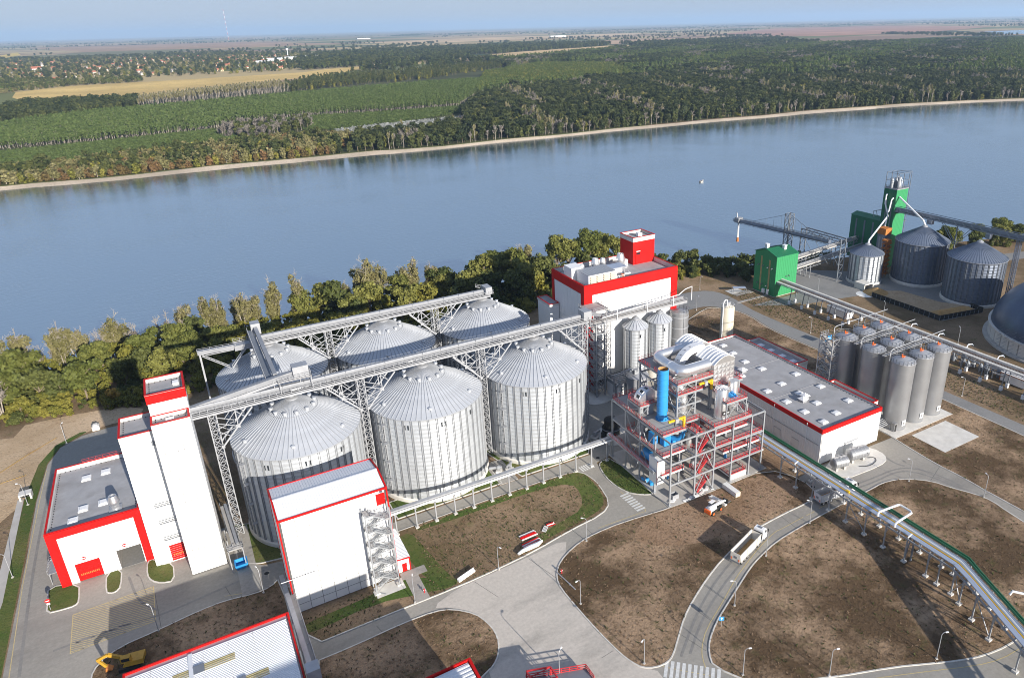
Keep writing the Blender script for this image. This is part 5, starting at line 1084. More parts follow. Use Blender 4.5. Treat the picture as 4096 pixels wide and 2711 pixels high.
t_ = vtank('silver cyclone with elbow duct in the upper storey of the frame', 106.3, 131.4, 1.55, 18.87, 23.4, 'cyclone', .2, False)
MB().tube([(106.3,131.4,23.3),(106.2,131.5,25),(105.6,131.9,26.4),(104.6,132.6,27.4),(104,133.4,28.4)],[1.5,1.4,1.35,1.3,1.2],18).build('elbow_duct', M_['alu'], t_, True)
def jib(label, x, y, z0, z1, L):
    t_ = thing('jib_crane', label, 'crane', (x,y,z0), 'yellow jib cranes on the frame'); MB().box(x-.28,y-.28,z0,x+.28,y+.28,z1).build('post', M_['yellow'], t_); MB().box(x-.6,y-.6,z0,x+.6,y+.6,z0+.08).build('foot_plate', M_['steel'], t_)
    MB().box(x-L,y-.22,z1-.55,x-.29,y+.22,z1-.05).build('arm', M_['yellow'], t_); MB().beam((x-1.0,y,z1-.5),(x-.2,y,z1-1.3),.2).build('bracket', M_['yellow'], t_)
    h_ = MB().box(x-L*.62,y-.55,z1-1.1,x-L*.4,y+.5,z1+.15).build('hoist', M_['galv'], t_); MB().beam((x-L*.6,y,z1-1.1),(x-L*.6,y,z1-2.0),.18).build('hook', M_['black'], h_); return t_
jib('yellow jib crane on the main deck near the blue chimney', 101.9, 124.9, 18.86, 22.0, 4.9); jib('yellow jib crane higher up beside the quilted dryer hood', 113.4, 128.2, 25.0, 27.9, 4.2)
beam((113.4,128.2,18.9),(113.4,128.2,25),.4,.4)
# fan housing with three square windows
t_ = thing('fan_housing', 'curved silver fan housing with three square windows left of the chimney', 'fan', (98,137,22.2)); n = 12; o_ = [(98.9+3.2*math.cos(PI-PI*k/n*.95), 22.25+3.2*math.sin(PI-PI*k/n*.95)) for k in range(n+1)]
mb = MB(); mb.faces([(p[0],135.6,p[1]) for p in o_]+[(p[0],138.6,p[1]) for p in o_],[(k,k+1,k+n+2,k+n+1) for k in range(n)]).poly([(p[0],135.6,p[1]) for p in o_[::-1]]).poly([(p[0],138.6,p[1]) for p in o_]); mb.build('casing', M_['alu'], t_, True)
for k in (2,4,6):
    a = PI-PI*k/n*.95; c_, s_ = math.cos(a), math.sin(a); p = Vector((98.9+3.24*c_,0,22.25+3.24*s_)); d = Vector((-s_,0,c_))*.5
    w_ = MB(); q = [p-d, p+d]; w_.faces([(q[0].x,136.3,q[0].z),(q[1].x,136.3,q[1].z),(q[1].x,137.8,q[1].z),(q[0].x,137.8,q[0].z)],[(0,1,2,3)]).build('window', M_['glass'], t_)
    f_ = MB()
    for yy in (136.3,137.8): f_.beam((q[0].x,yy,q[0].z),(q[1].x,yy,q[1].z),.14,.1)
    for r_ in q: f_.beam((r_.x,136.3,r_.z),(r_.x,137.8,r_.z),.14,.1)
    f_.build('window_frame', M_['wpaint'], t_)
MB().tube([(97,137,22.2),(97,137,18.9)],.9,14).build('duct', M_['galv'], t_, True); MB().box(97.4,134.6,18.9,99.4,135.5,21.6).build('duct_box', M_['galv'], t_)
t_ = thing('hopper', 'pale steel hopper hanging between the decks on the left side of the frame', 'hopper', (97.2,136.6,12.7))
MB().lathe(97.2,136.6,[(1.5,12.72),(1.5,14.2),(1.0,18.3)],20).build('cone', M_['galv'], t_, True); MB().lathe(97.2,136.6,[(1.6,14.0),(1.6,14.3)],20).build('flange', M_['galv'], t_)
for i, (a, b, c_, d, lb) in enumerate(((96.3,130.0,97.6,132.4,'bright blue cabinet under the main deck, on the left of the pair'),(97.9,127.6,100.0,129.4,'bright blue cabinet under the main deck, on the right of the pair'))):
    t_ = thing('machine_cabinet', lb, 'cabinet', (a,b,12.7)); MB().box(a,b,12.75,c_,d,15.6).build('casing', M_['blue'], t_)
    for k in range(3): MB().box(a+.06+k*(c_-a)/3,b-.06,12.9,a+(k+1)*(c_-a)/3-.06,b-.003,15.4).build('door', M_['blue'], t_); MB().box(a-.06,b+.06+k*(d-b)/3,12.9,a-.003,b+(k+1)*(d-b)/3-.06,15.4).build('door', M_['blue'], t_)
t_ = thing('blower_duct', 'blue curved blower duct under the main deck', 'duct', (101.5,126,12.7)); MB().tube([(100.7,128,14.4),(101.6,126.4,14.6),(102.0,125.6,15.6),(102.2,125.3,17.2),(103.4,125.4,18.1)],[.7,.7,.65,.6,.55],14).build('duct', M_['blue'], t_, True); MB().box(100.2,127,12.75,101.6,128.6,14).build('fan_base', M_['blue'], t_)
t_ = thing('storage_tank', 'blue horizontal vessel on the lowest deck of the frame', 'tank', (97,131,6.5)); MB().tube([(96.6,128.4,8.3),(96.6,128.8,8.3),(96.6,134,8.3),(96.6,134.4,8.3)],[.8,1.5,1.5,.8],20).build('shell', M_['blue'], t_, True)
for y in (129.6,133): MB().box(95.4,y-.3,6.52,97.8,y+.3,7.6).build('saddle', M_['steel'], t_)
t_ = thing('cabinet', 'white cabinet box with red edge hung on the front left corner of the frame', 'cabinet', (95.1,127,3.7)); MB().box(94.0,125.2,3.7,96.5,128.7,11.0).build('casing', M_['white'], t_); MB().box(93.93,125.12,3.7,94.06,125.19,11.0).build('red_edge', M_['red'], t_)
for k in range(3): MB().box(93.95,125.3+k*1.13,3.8,93.996,125.3+(k+1)*1.13-.06,10.9).build('panel', M_['white'], t_)
MB().box(94.0,125.2,11.003,96.6,128.8,11.12).build('lid', M_['white_roof'], t_); 
for y in (126.2,128.2): MB().beam((94.3,y,3.5),(94.9,y,3.5),.2).build('hanger', M_['steel'], t_)
MB().beam((95,127,.2),(95,127,3.7),.3).build('leg', M_['steel'], t_)
# pipes and small machines inside the decks
t_ = thing('pipework', 'small grey and white pipes, valves and pumps on the lower decks of the frame', 'pipes', (117,125,0)); random.seed(3)
for k in range(26):
    z = random.choice((6.5,9.6,12.8,6.5)); x, y = random.uniform(109.5,124.5), random.uniform(122,132)
    if random.random() < .5: MB().tube([(x,y,z),(x,y,z+random.uniform(.6,1.4)),(x+random.uniform(-2,2),y,z+1.4)],random.uniform(.08,.18),6).build('pipe', random.choice((M_['galv'],M_['wpaint'],M_['alu'],M_['dsteel'])), t_)
    else: MB().lathe(x,y,[(.4,z),(.4,z+random.uniform(.6,1.3)),(0,z+1.5)],10).build('pump', random.choice((M_['galv'],M_['dsteel'],M_['yellow'],M_['blue'],M_['steel'])), t_)
t_ = thing('pipework', 'dark pipes, motors and vessels in the shade under the frame', 'pipes', (104,134,0))
for k in range(34):
    z = random.choice((.17,6.5,12.8,.17,18.9)); x, y = random.uniform(98.5,113), random.uniform(129.5,144)
    if z > 18: x, y = random.uniform(104,112), random.uniform(134,145)
    if random.random() < .6: MB().lathe(x,y,[(.9,z),(.9,z+random.uniform(1.5,4)),(0,z+4.3)],12).build('vessel', random.choice((M_['galv'],M_['dsteel'],M_['black'],M_['steel'],M_['alu'])), t_, True)
    else: MB().tube([(x,y,z+.3),(x,y,z+2.6),(x+random.uniform(-3,3),y,z+2.6)],random.uniform(.15,.35),8).build('pipe', random.choice((M_['galv'],M_['dsteel'],M_['blue'])), t_, True)
# things lying round its feet
t_ = thing('fan_unit', 'blue fan unit lying on the slab at the left foot of the frame', 'fan', (95.8,131,.2)); MB().tube([(95.1,131.6,1.0),(95.9,131.2,1.0)],.75,12).build('housing', M_['blue'], t_, True); MB().faces([(95.4,129.8,.2),(97.2,129.4,.2),(97.4,131,.2),(95.8,131.5,.2),(95.2,129.6,1.2),(97.3,129.2,1.3),(97.6,131,1.5),(95.8,131.6,1.4)],[(4,5,6,7),(0,1,5,4),(1,2,6,5),(2,3,7,6),(3,0,4,7)]).build('hopper', M_['blue'], t_); MB().tube([(95.2,131.8,1.0),(94.9,132.6,.9),(95.2,133.4,.7)],.4,10).build('inlet', M_['blue'], t_, True)
t_ = thing('open_box', 'empty grey steel box on the slab by the front left column', 'box', (97.6,122.4,.2)); MB().box(96.6,121.6,.17,98.6,123.2,.3).box(96.6,121.6,.3,96.7,123.2,1.5).box(98.5,121.6,.3,98.6,123.2,1.5).box(96.7,121.6,.3,98.5,121.7,1.5).box(96.7,123.1,.3,98.5,123.2,1.5).build('bin', M_['galv'], t_)
def plank(label, p, q, w, h, name='beam', cat='beam', m_='plast', group=None, z=.13):
    t_ = thing(name, label, cat, ((p[0]+q[0])/2,(p[1]+q[1])/2,z), group); MB().beam((p[0],p[1],z+h/2),(q[0],q[1],z+h/2),w,h).build('core', M_[m_], t_); return t_
t_ = plank('thick white wrapped duct section lying on the earth right of the frame stairs', (111.9,119.2), (112.0,114.2), 1.5, 1.3, 'duct_section', 'duct'); MB().box(111.2,114.0,.14,112.8,114.17,1.4).build('end_cap', M_['cream'], t_)
t_ = plank('white channel beam lying on the earth in front of the telehandler', (105.6,117.6), (106.9,112.8), 1.0, .45, 'channel_beam', 'beam')
for dx in (-.45,.45): MB().beam((105.6+dx,117.6,.75),(106.9+dx,112.8,.75),.1,.3).build('flange', M_['plast'], t_)
for i in range(5):
    plank('white plastic pipe piece in the small heap on the front corner of the slab', (96.0+i*.3-.9,120.9+.5-i*.12), (97.0+i*.3-.9,121.5+.5-i*.12), .28, .22, 'pipe_piece', 'pipe', 'plast', 'white pipe pieces on the slab', .16)
for i, (x, y, a) in enumerate(((104.9,120.2,.3),(106.5,120.8,-.3),(107.6,121.2,.8),(108.6,120.5,1.2),(103,119.9,.1),(101,119.9,.5),(99.4,119.9,-.2),(105.8,121.7,.2))):
    plank('loose white insulation sheet beside the frame stairs', (x-.7*math.cos(a),y-.7*math.sin(a)), (x+.7*math.cos(a),y+.7*math.sin(a)), .7, .12+.1*(i % 3), 'insulation_sheet', 'sheet', 'plast', 'white insulation scraps by the frame', .17)

# ------------------------------------------------------------------ white warehouse with flat roof
rt = thing('warehouse', 'long white warehouse with flat grey roof, roof lights and red eave band', 'building', (152,113.3,0))
x0, x1, y0, y1, H = 140.8, 164.9, 113.3, 175.4, 11.2
MB().box(x0,y0,0,x1,y1,10.0).build('wall', M_['seam'], rt); panels(rt, '+y', y1, x0, x1, .2, 9.9, 10, 1, M_['white'])
wins = [(144.2,145.9,4.2,5.6),(147.6,149.3,4.5,5.9),(154.2,155.9,5.2,6.6),(158.6,160.3,5.3,6.7)]
panels(rt, '-y', y0, x0+.1, x1-.1, .2, 9.9, 10, 2, M_['white']); 
sw = MB(); sw.box(x0-.07,y0,.2,x0-.003,y1,9.9)
s0 = MB().box(x0-.07,y0,.2,x0-.003,y0+.75,9.9).beam((x0-.11,y0+.05,.2),(x0-.11,y0+.05,9.9),.08,.08).build('wall_sheet', M_['white'], rt)
for i in range(1,82): inst(s0, 'wall_sheet', rt, (0,.757*i,0))
panels(rt, '+x', x1, y0, y1, .2, 9.9, 14, 1, M_['white'])
for a in wins: w_ = MB().box(a[0],y0-.12,a[2],a[1],y0-.075,a[3]).build('window', M_['winw'], rt); MB().box(a[0]-.08,y0-.11,a[3],a[1]+.08,y0-.074,a[3]+.12).build('frame', M_['galv'], w_)
for y in (121,128,135,142):
    w_ = MB().box(x0-.2,y,1.4,x0-.155,y+2.6,3.8).build('window', M_['winw'], rt); MB().box(x0-.22,y-.1,3.8,x0-.15,y+2.7,3.92).build('frame', M_['galv'], w_)
MB().box(x0-.25,114,6.0,x0-.155,150,6.2).build('cable_tray', M_['galv'], rt)
for y in (118.5,131,146): MB().tube([(x0-.3,y,.2),(x0-.3,y,11)],.1,6).build('downpipe', M_['wpaint'], rt)
bd = MB(); bd.box(x0-.12,y0-.14,9.93,x1+.1,y0-.003,H-.1).box(x0-.12,y0-.003,9.93,x0-.003,y1,H-.1); bd.build('red_band', M_['red'], rt)
flat_roof(rt, x0, y0, x1, y1, H, .55, capw=.25)
RZ = H-.55
for x, y in ((155.5,171),(154.2,164.5),(153,157.3),(154.0,150.5),(145.0,150.2),(151.8,139.6),(144.7,138.4),(151.8,132.4),(144.8,130.6),(151.6,125.4),(144.8,123.6),(151.8,118.4),(145.0,116.8),(160.5,132),(160.5,121.5),(160.4,142)): skylight(rt, x, y, RZ, 2.0, 1.5, .5)
def pyramid_vent(x, y, z):
    f_ = MB().box(x-.9,y-.9,z,x+.9,y+.9,z+.7).build('roof_vent', M_['galv'], rt); MB().faces([(x-1.2,y-1.2,z+.85),(x+1.2,y-1.2,z+.85),(x+1.2,y+1.2,z+.85),(x-1.2,y+1.2,z+.85),(x,y,z+1.7)],[(0,1,4),(1,2,4),(2,3,4),(3,0,4),(3,2,1,0)]).build('cowl', M_['wpaint'], f_)
for p in ((147.5,152.4),(149.2,128.4),(151.2,129.6)): pyramid_vent(p[0],p[1],RZ)
for y in (134,153): MB().box(x0+.4,y,RZ+.003,x1-.4,y+.2,RZ+.06).build('roof_seam', M_['roofgrey'], rt)
for (a, b, c_, d, h) in ((164.95,148.0,172.2,170.8,10.2),(164.95,118.0,169.4,134.2,9.8)):
    MB().box(a,b,0,c_,d,h-1.5).build('annex_wall', M_['white'], rt); flat_roof(rt, a, b-.05, c_+.05, d+.05, h, 1.0, anchors=False)
for x, y in ((168.8,166.5),(168.8,161.5),(168.8,156.2),(168.8,151.3)): skylight(rt, x, y, 9.2, 2, 1.6, .4)
d = MB().box(150.6,y0-.13,.2,155.6,y0-.075,3.9).build('door', M_['winw'], rt); MB().box(150.4,y0-.5,3.9,155.8,y0-.075,4.05).build('door_canopy', M_['galv'], d)
# horizontal tanks in front of it
def htank(label, p, q, r):
    a, b = Vector((p[0],p[1],r+.9)), Vector((q[0],q[1],r+.9)); d = (b-a).normalized(); t_ = thing('horizontal_tank', label, 'tank', ((p[0]+q[0])/2,(p[1]+q[1])/2,.16), 'horizontal tanks before the warehouse')
    MB().tube([a-d*.45,a-d*.3,a,b,b+d*.3,b+d*.45],[r*.4,r*.8,r,r,r*.8,r*.4],20).build('shell', M_['stain'], t_, True)
    for u in (.2,.4,.6,.8): c_ = a.lerp(b,u); MB().tube([c_-d*.06,c_+d*.06],r+.05,20).build('band', M_['galv'], t_)
    for u in (.18,.82): c_ = a.lerp(b,u); MB().cbox((c_.x,c_.y,.6),(.8,1.6,1.0)).build('saddle', M_['conc'], t_)
    top_ = a+Vector((0,0,r+.05)); MB().rail([a+Vector((0,0,r)), b+Vector((0,0,r))],.9,1.5,.06).build('railing', M_['galv'], t_); c_ = a.lerp(b,.5); MB().lathe(c_.x,c_.y,[(.35,c_.z+r-.05),(.35,c_.z+r+.3),(0,c_.z+r+.35)],12).build('manhole', M_['galv'], t_)
htank('silver horizontal tank nearest the pipe bridge, before the white warehouse', (142.0,109.4), (146.0,108.6), 1.5); htank('silver horizontal tank farther right at the warehouse front', (148.4,109.8), (154.2,108.9), 1.75)
t_ = thing('hose', 'black hose curving over the paving beside the right horizontal tank', 'hose', (155.5,107,.17)); MB().tube(smooth_poly([(155,108.5,),(156.5,107.6),(155.5,106.2),(152,105.6),(149.6,106.6)],2,False) and [(p[0],p[1],.22) for p in smooth_poly([(155,108.5),(157,107.6),(155.8,106),(152,105.4),(149.6,106.8)],2,False)],.09,6).build('tube', M_['black'], t_)
# ------------------------------------------------------------------ tank farm
TG = 'tall stainless tanks standing in three rows'
def ftank(label, x, y):
    t_ = thing('storage_tank', label, 'tank', (x,y,.2), TG); r = 3.35; H = 21.9
    MB().lathe(x,y,[(r+.1,.2),(r+.1,.5),(r,.55),(r,H)],48).build('shell', M_['stain'], t_, True); MB().lathe(x,y,[(r,H),(r+.06,H+.08),(r*.6,H+.75),(0,H+1.05)],36).build('lid', M_['galv'], t_, True)
    rp = [(x+(r+.12)*math.cos(2*PI*i/20),y+(r+.12)*math.sin(2*PI*i/20),H-.1) for i in range(20)]
    MB().rail(rp,1.3,1.2,.075,True).build('railing', M_['galv'], t_); pf = MB()
    for a, b in zip(rp, rp[1:]+rp[:1]): pf.beam(a,b,.25,.12)
    pf.build('rim', M_['galv'], t_)
    v = MB().lathe(x-.4,y+.4,[(.28,H+.7),(.28,H+.9),(.14,H+.95),(.14,H+1.25),(.27,H+1.3),(.27,H+1.6),(.12,H+1.65),(.14,H+2.0),(0,H+2.1)],12).build('agitator', M_['orange'], t_, True); MB().cbox((x+.1,y+.2,H+1.2),(.8,.35,.3)).build('gearbox', M_['orange'], v)
    MB().cbox((x-.2,y-r-.03,2.6),(1.5,.14,1.7)).build('hatch_plate', M_['wpaint'], t_); MB().tube([(x-.2,y-r-.14,2.6),(x-.2,y-r-.08,2.6)],.45,14).build('hatch', M_['stain'], t_)
    if y < 118: pass
    return t_
NX = ('left','middle','right'); f0 = None
FX = (176.0,184.3,192.5); FY = (116.3,126.6,137.0)
LB = {(0,0):'front row stainless tank nearest the warehouse, with a small dark door at its foot',(1,0):'front row stainless tank in the middle, above the bare concrete pad',(2,0):'front row stainless tank at the far end by the back road',
 (0,1):'middle row stainless tank next to the warehouse annex',(1,1):'centre tank of the three by three tank farm',(2,1):'middle row stainless tank next to the concrete gallery',
 (0,2):'back row stainless tank beside the lattice stair tower',(1,2):'back row stainless tank in the middle',(2,2):'back row stainless tank closest to the concrete gallery'}
for j in range(3):
    for i in range(3):
        if f0 is None: f0 = ftank(LB[i,j], FX[0], FY[0])
        else: dup(f0, (FX[i],FY[j],.2), 0, LB[i,j])
t_ = f0;  MB().box(172.6,113.5,.2,173.9,114.6,2.9).build('door_frame', M_['stain'], t_); MB().box(172.85,113.44,.25,173.6,113.498,2.5).build('door_leaf', M_['black'], t_)
st = thing('stair_tower', 'galvanised lattice stair tower at the left end of the tank farm', 'stair', (171.8,139.5,0)); lattice(st, 171.2, 139.2, 3.4, 5.2, .1, 22.0, 2.75, M_['galv'], .24, .12)
f1 = None
for i in range(8):
    if f1 is None:
        f1 = MB().beam((170.6,137,.3),(170.6,141.2,2.9),1.1,.2).build('flight', M_['grate'], st); l1 = MB().box(169.7,136.7,2.7,172.8,137.7,2.8).build('landing', M_['grate'], st)
    else: inst(f1,'flight',st,(0,0,2.72*i)); inst(l1,'landing',st,(0,0,2.72*i))
MB().rail([(169.4,136.6,22),(169.4,141.8,22),(173,141.8,22)],1.2,1.2,.08).build('railing', M_['galv'], st)
MB().beam((172.8,138,22.2),(174.2,137.6,22.2),1.4,.12).build('bridge', M_['grate'], st)
for k, y in enumerate(FY):
    t_ = thing('feed_pipe', ('front','middle','back')[k]+' white feed pipe crossing above a row of tanks to the gallery', 'pipe', (185,y+3,25), 'feed pipes over the tanks')
    MB().tube([(172.8,y+2.4,21.5),(172.8,y+2.4,24.8),(173.6,y+2.4,25.2),(199,y+3.4,25.0)],.12,8).build('pipe', M_['galv'], t_, True)
    for x in (176,184,192): MB().beam((x,y+2.5,22.3),(x,y+2.5,25),.1).build('post', M_['galv'], t_)
t_ = thing('walkway_bridge', 'grated walkways running between the rows of tank tops', 'walkway', (184,121,22))
for y in (121.5,131.8): MB().box(173.5,y-.5,21.8,195.5,y+.5,21.9).build('walkway', M_['grate'], t_); MB().rail([(173.5,y-.5,21.9),(195.5,y-.5,21.9)],1.1,1.5,.07).build('railing', M_['galv'], t_)
t_ = thing('pipework', 'low pipes between the tank farm and the warehouse', 'pipes', (170,115,0))
for k in range(5): MB().tube([(165.2,115.2+k*.5,2.0+.2*k),(172.8,115.6+k*.5,2.0+.2*k)],.13,6).build('pipe', M_['galv'], t_)
for k in range(4): MB().tube([(172.9,119.5,2+k*1.2),(172.9,124,2+k*1.2)],.12,6).build('pipe', M_['galv'], t_)

M_['brownrack'] = mat('brown_cable_rack', (.16,.10,.07), .7, var=.2)
# ------------------------------------------------------------------ green grain terminal on the right
rt = thing('green_building', 'bright green gabled elevator house with two grey window strips and white roof vents', 'building', (231,222,0))
x0,x1,y0,y1,H = 224.7,237.6,216.0,229.4,18.9; ym = 222.7; zr = 21.0
MB().box(x0,y0,.2,x1,y1,H-.3).build('wall', M_['green'], rt)
g_ = MB()
for x in (x0-.02,x1+.02): g_.faces([(x,y0,H-.31),(x,y1,H-.31),(x,ym,zr-.2)],[(0,1,2) if x > x0 else (2,1,0)])
g_.build('gable', M_['green'], rt)
s0 = MB().box(x0-.07,y0+.03,.3,x0-.025,y0+1.05,H-.35).build('wall_sheet', M_['green'], rt)
for i in range(1,12): inst(s0,'wall_sheet',rt,(0,1.115*i,0))
s0 = MB().box(x0+.03,y0-.05,.3,x0+1.03,y0-.004,9.4).build('wall_sheet', M_['green'], rt)
for i in range(12):
    if i: inst(s0,'wall_sheet',rt,(1.07*i,0,0))
    inst(s0,'wall_sheet',rt,(1.07*i,0,9.15))
def roofpl(ya,za,yb,zb): 
    seam_roof(rt, x0-.3, x1+.3, ya, za, yb, zb, 1.1, M_['dgreen'])
roofpl(y0-.3,H-.15,ym,zr); roofpl(y1+.3,H-.15,ym+.01,zr)
MB().box(x0-.1,y0-.1,-.2,x1+.1,y1+.1,.2).build('plinth', M_['conc'], rt)
for y in (219.5,224.6): MB().box(x0-.12,y,1.2,x0-.075,y+.95,17.2 if y > 222 else 16.4).build('window', M_['fibre'], rt)
for x,y in ((227.6,225.4),(232.5,219.6)): MB().box(x,y,19.6,x+1.4,y+1.4,21.8).build('roof_vent', M_['wpaint'], rt); MB().box(x-.15,y-.15,21.81,x+1.55,y+1.55,22.0).build('vent_cap', M_['wpaint'], rt)
l0 = MB().beam((x0-.1,218,13.2),(x0-1.2,218,12.8),.28).build('wall_lamp', M_['dsteel'], rt)
for dx,dy,dz in ((0,2.6,0),(0,5.6,0),(0,8.4,0),(0,2.6,-8.6),(0,5.6,-8.6),(0,8.4,-8.6)): inst(l0,'wall_lamp',rt,(dx,dy,dz))
l1 = MB().beam((231,y0-.1,9.2),(231,y0-.9,8.8),.28).build('wall_lamp', M_['dsteel'], rt)
for dx,dz in ((1.6,0),(0,-3.6),(1.0,-3.6)): inst(l1,'wall_lamp',rt,(dx,0,dz))
t_ = thing('shelter', 'small bike shelter with pale roof on the paving left of the green elevator house', 'shelter', (216,229,0))
MB().beam((213.4,230.5,2.6),(218.4,227.6,2.6),2.4,.14).build('roof', M_['bluepipe'], t_)
for p in ((213.4,231.2),(218.6,228.2),(213,229.6),(218,226.6)): MB().beam((p[0],p[1],.1),(p[0],p[1],2.5),.14).build('post', M_['dsteel'], t_)
MB().beam((213.6,230.4,.8),(218.2,227.7,.8),.5,.3).build('bench', M_['dsteel'], t_)
t_ = thing('control_cabinet', 'white switch cabinet and board on posts at the foot of the green house', 'cabinet', (224,219,0)); MB().box(223.4,221.2,.8,224.3,222.6,2.6).build('cabinet', M_['wpaint'], t_); MB().box(223.6,221.4,0,223.9,221.6,.8).build('leg', M_['steel'], t_); MB().box(223.2,218.2,1.0,223.35,219.6,3.2).build('board', M_['wpaint'], t_); MB().beam((223.3,218.9,0),(223.3,218.9,1),.12).build('leg', M_['steel'], t_)
# long concrete gallery on legs
rt = thing('conveyor_gallery', 'long pale conveyor gallery on steel legs with white footings running from the green house', 'conveyor', (227.3,160,0))
L = 8.0; n = 24; ya = 216; z = 7.4; d0 = None
for i in range(n):
    y = ya-L*i
    if d0 is None:
        d0 = MB().box(225.4,y-L+.03,z-.5,229.2,y-.03,z).build('deck', M_['concw'], rt); c0_ = MB().box(228.1,y-L+.02,z+.003,229.1,y-.02,z+.75).build('belt_cover', M_['concw'], rt)
        k_ = MB().beam((226.9,y,z+.3),(226.9,y-L,z+.3),.4,.2)
        for q in range(8): k_.beam((226.9,y-q,z),(226.9,y-q,z+.5),.16)
        r0 = k_.build('cable_rack', M_['brownrack'], rt); t0 = MB().beam((225.5,y,z-1.0),(225.5,y-L,z-1.0),.16).beam((229.1,y,z-1.0),(229.1,y-L,z-1.0),.16).beam((225.5,y,z-1),(225.5,y-L/2,z-.5),.1).beam((225.5,y-L/2,z-.5),(225.5,y-L,z-1),.1).build('truss', M_['steel'], rt)
        g0 = []
        for x in (224.5,228.0):
            g0.append(MB().beam((x,y-9.4,1.2),(x+(.9 if x < 226 else .6),y-9.4,z-.5),.26).build('leg', M_['dsteel'], rt)); g0.append(MB().box(x-.42,y-9.82,-.2,x+.42,y-8.98,1.5).build('footing', M_['wpaint'], rt))
    else:
        for s_ in (d0,c0_,r0,t0): inst(s_, s_.name.split('.')[0], rt, (0,-L*i,0))
        if i < 22:
            for s_ in g0: inst(s_, s_.name.split('.')[0], rt, (0,-7.25*i,0))
for y in (186,178): MB().beam((224.9,y,2),(228.2,y,6.4),.14).build('brace', M_['rust'], rt)
for k in range(4): t_ = MB().tube([(229.3,151-k*11,7.6),(230.2,151-k*11,8.8),(231.6,150.5-k*11,8.8),(232.2,150.3-k*11,8.2)],.14,6).build('bent_pipe', M_['bluepipe'], rt)
t_ = thing('utility_container', 'long white container building under the gallery close to the green house', 'container', (232,188,0)); MB().box(230.4,180.5,.2,234.4,191,3.0).build('wall', M_['wpaint'], t_); MB().box(230.2,180.3,3.003,234.6,191.2,3.25).build('roof', M_['galv'], t_)
for y in (182,186): MB().box(230.33,y,.4,230.395,y+1.2,2.6).build('door', M_['winw'], t_)
t_ = thing('utility_container', 'white container with brown edges under the gallery at the right', 'container', (233,112,0)); MB().box(230.8,107.8,.3,234.2,116.5,3.2).build('wall', M_['wpaint'], t_); e_ = MB()
for x in (230.75,234.25):
    for y in (107.75,116.55): e_.beam((x,y,.3),(x,y,3.3),.22)
    e_.beam((x,107.75,3.25),(x,116.55,3.25),.22)
e_.beam((230.75,107.75,3.25),(234.25,107.75,3.25),.22); e_.build('edge_frame', M_['rust'], t_); MB().box(230.7,107.6,3.36,234.3,116.7,3.45).build('roof', M_['wpaint'], t_)
t_ = thing('pipework', 'dark pump skids and grey pipes in the shade under the long gallery', 'pipes', (231,165,0)); random.seed(5)
for k in range(46):
    y = random.choice((random.uniform(145,178), random.uniform(118,138))); x = random.uniform(229.5,235)
    if k % 3: MB().tube([(x,y,.2),(x,y,random.uniform(1,3.4)),(x+.3,y-random.uniform(2,7),random.uniform(1,3.4))],random.uniform(.12,.3),6).build('pipe', random.choice((M_['galv'],M_['dsteel'],M_['bluepipe'])), t_)
    else: MB().lathe(x,y,[(.8,.1),(.8,random.uniform(1.5,3)),(0,3.2)],12).build('vessel', random.choice((M_['galv'],M_['dsteel'])), t_, True)
# old silos
OG = 'older dark silos at the green terminal'
def osilo(*a): return make_silo(*a, M_['osilow'], M_['osilor'], OG, (), None, 0)
s1 = osilo('smallest and palest of the old silos, next to the orange stair', 275.5, 209.4, 7.25, 1.2, 14.0, 18.6, 44, 22); s1.children  # noqa
for ch in s1.children:
    if ch.name.startswith('wall'): ch.data = ch.data.copy(); ch.data.materials[0] = silo_mat('pale_old_silo_sheet', (.55,.58,.61), .6, .45, 22, 1.0, .1)
s2 = osilo('large dark old silo in the middle, beneath the white filling spout', 297.0, 196.9, 11.3, 1.3, 19.6, 26.6, 60, 34)
dup(s2, (294.0,168.4,0), .05, 'large dark old silo on the right, next to the dome')
t_ = thing('loading_chute', 'square concrete discharge tunnel at the foot of the smallest old silo', 'chute', (269,203,0)); m_ = MB()
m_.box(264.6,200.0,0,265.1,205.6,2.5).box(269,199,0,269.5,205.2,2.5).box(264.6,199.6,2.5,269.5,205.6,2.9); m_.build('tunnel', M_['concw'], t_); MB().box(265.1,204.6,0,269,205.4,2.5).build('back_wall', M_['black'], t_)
t_ = structure(MB().lathe(266.5,194.8,[(6,0.03),(4,1.0),(2,2.0),(0,2.7)],20).build('grain_pile', M_['sand']), 'stuff'); 
structure(MB().lathe(261.5,196.5,[(4.2,.034),(2,.2),(0,.3)],14).build('spilled_meal', M_['plast']), 'stuff')
rt = thing('green_tower', 'tall dark green elevator tower with an open machine cage on top', 'tower', (305,220,0))
x0,x1,y0,y1,H = 300.6,308.8,216.5,223.6,38.6
MB().box(x0,y0,0,x1,y1,H-.05).build('wall', M_['green'], rt)
s0 = MB().box(x0+.03,y0-.05,12,x0+1.0,y0-.004,H-.1).build('wall_sheet', M_['green'], rt)
for i in range(1,8): inst(s0,'wall_sheet',rt,(1.022*i,0,0))
s0 = MB().box(x0-.05,y0+.03,12,x0-.004,y0+1.15,H-.1).build('wall_sheet', M_['dgreen'], rt)
for i in range(1,6): inst(s0,'wall_sheet',rt,(0,1.18*i,0))
MB().box(x0-.12,y0-.12,H-.045,x1+.12,y1+.12,H+.25).build('roof', M_['galv'], rt)
for y in (218,221): MB().box(x0-.1,y,18,x0-.055,y+.6,33).build('window', M_['dsteel'], rt)
cg = MB()
for x in (x0+.2,(x0+x1)/2,x1-.2):
    for y in (y0+.2,y1-.2): cg.beam((x,y,H+.2),(x,y,H+7.6),.24)
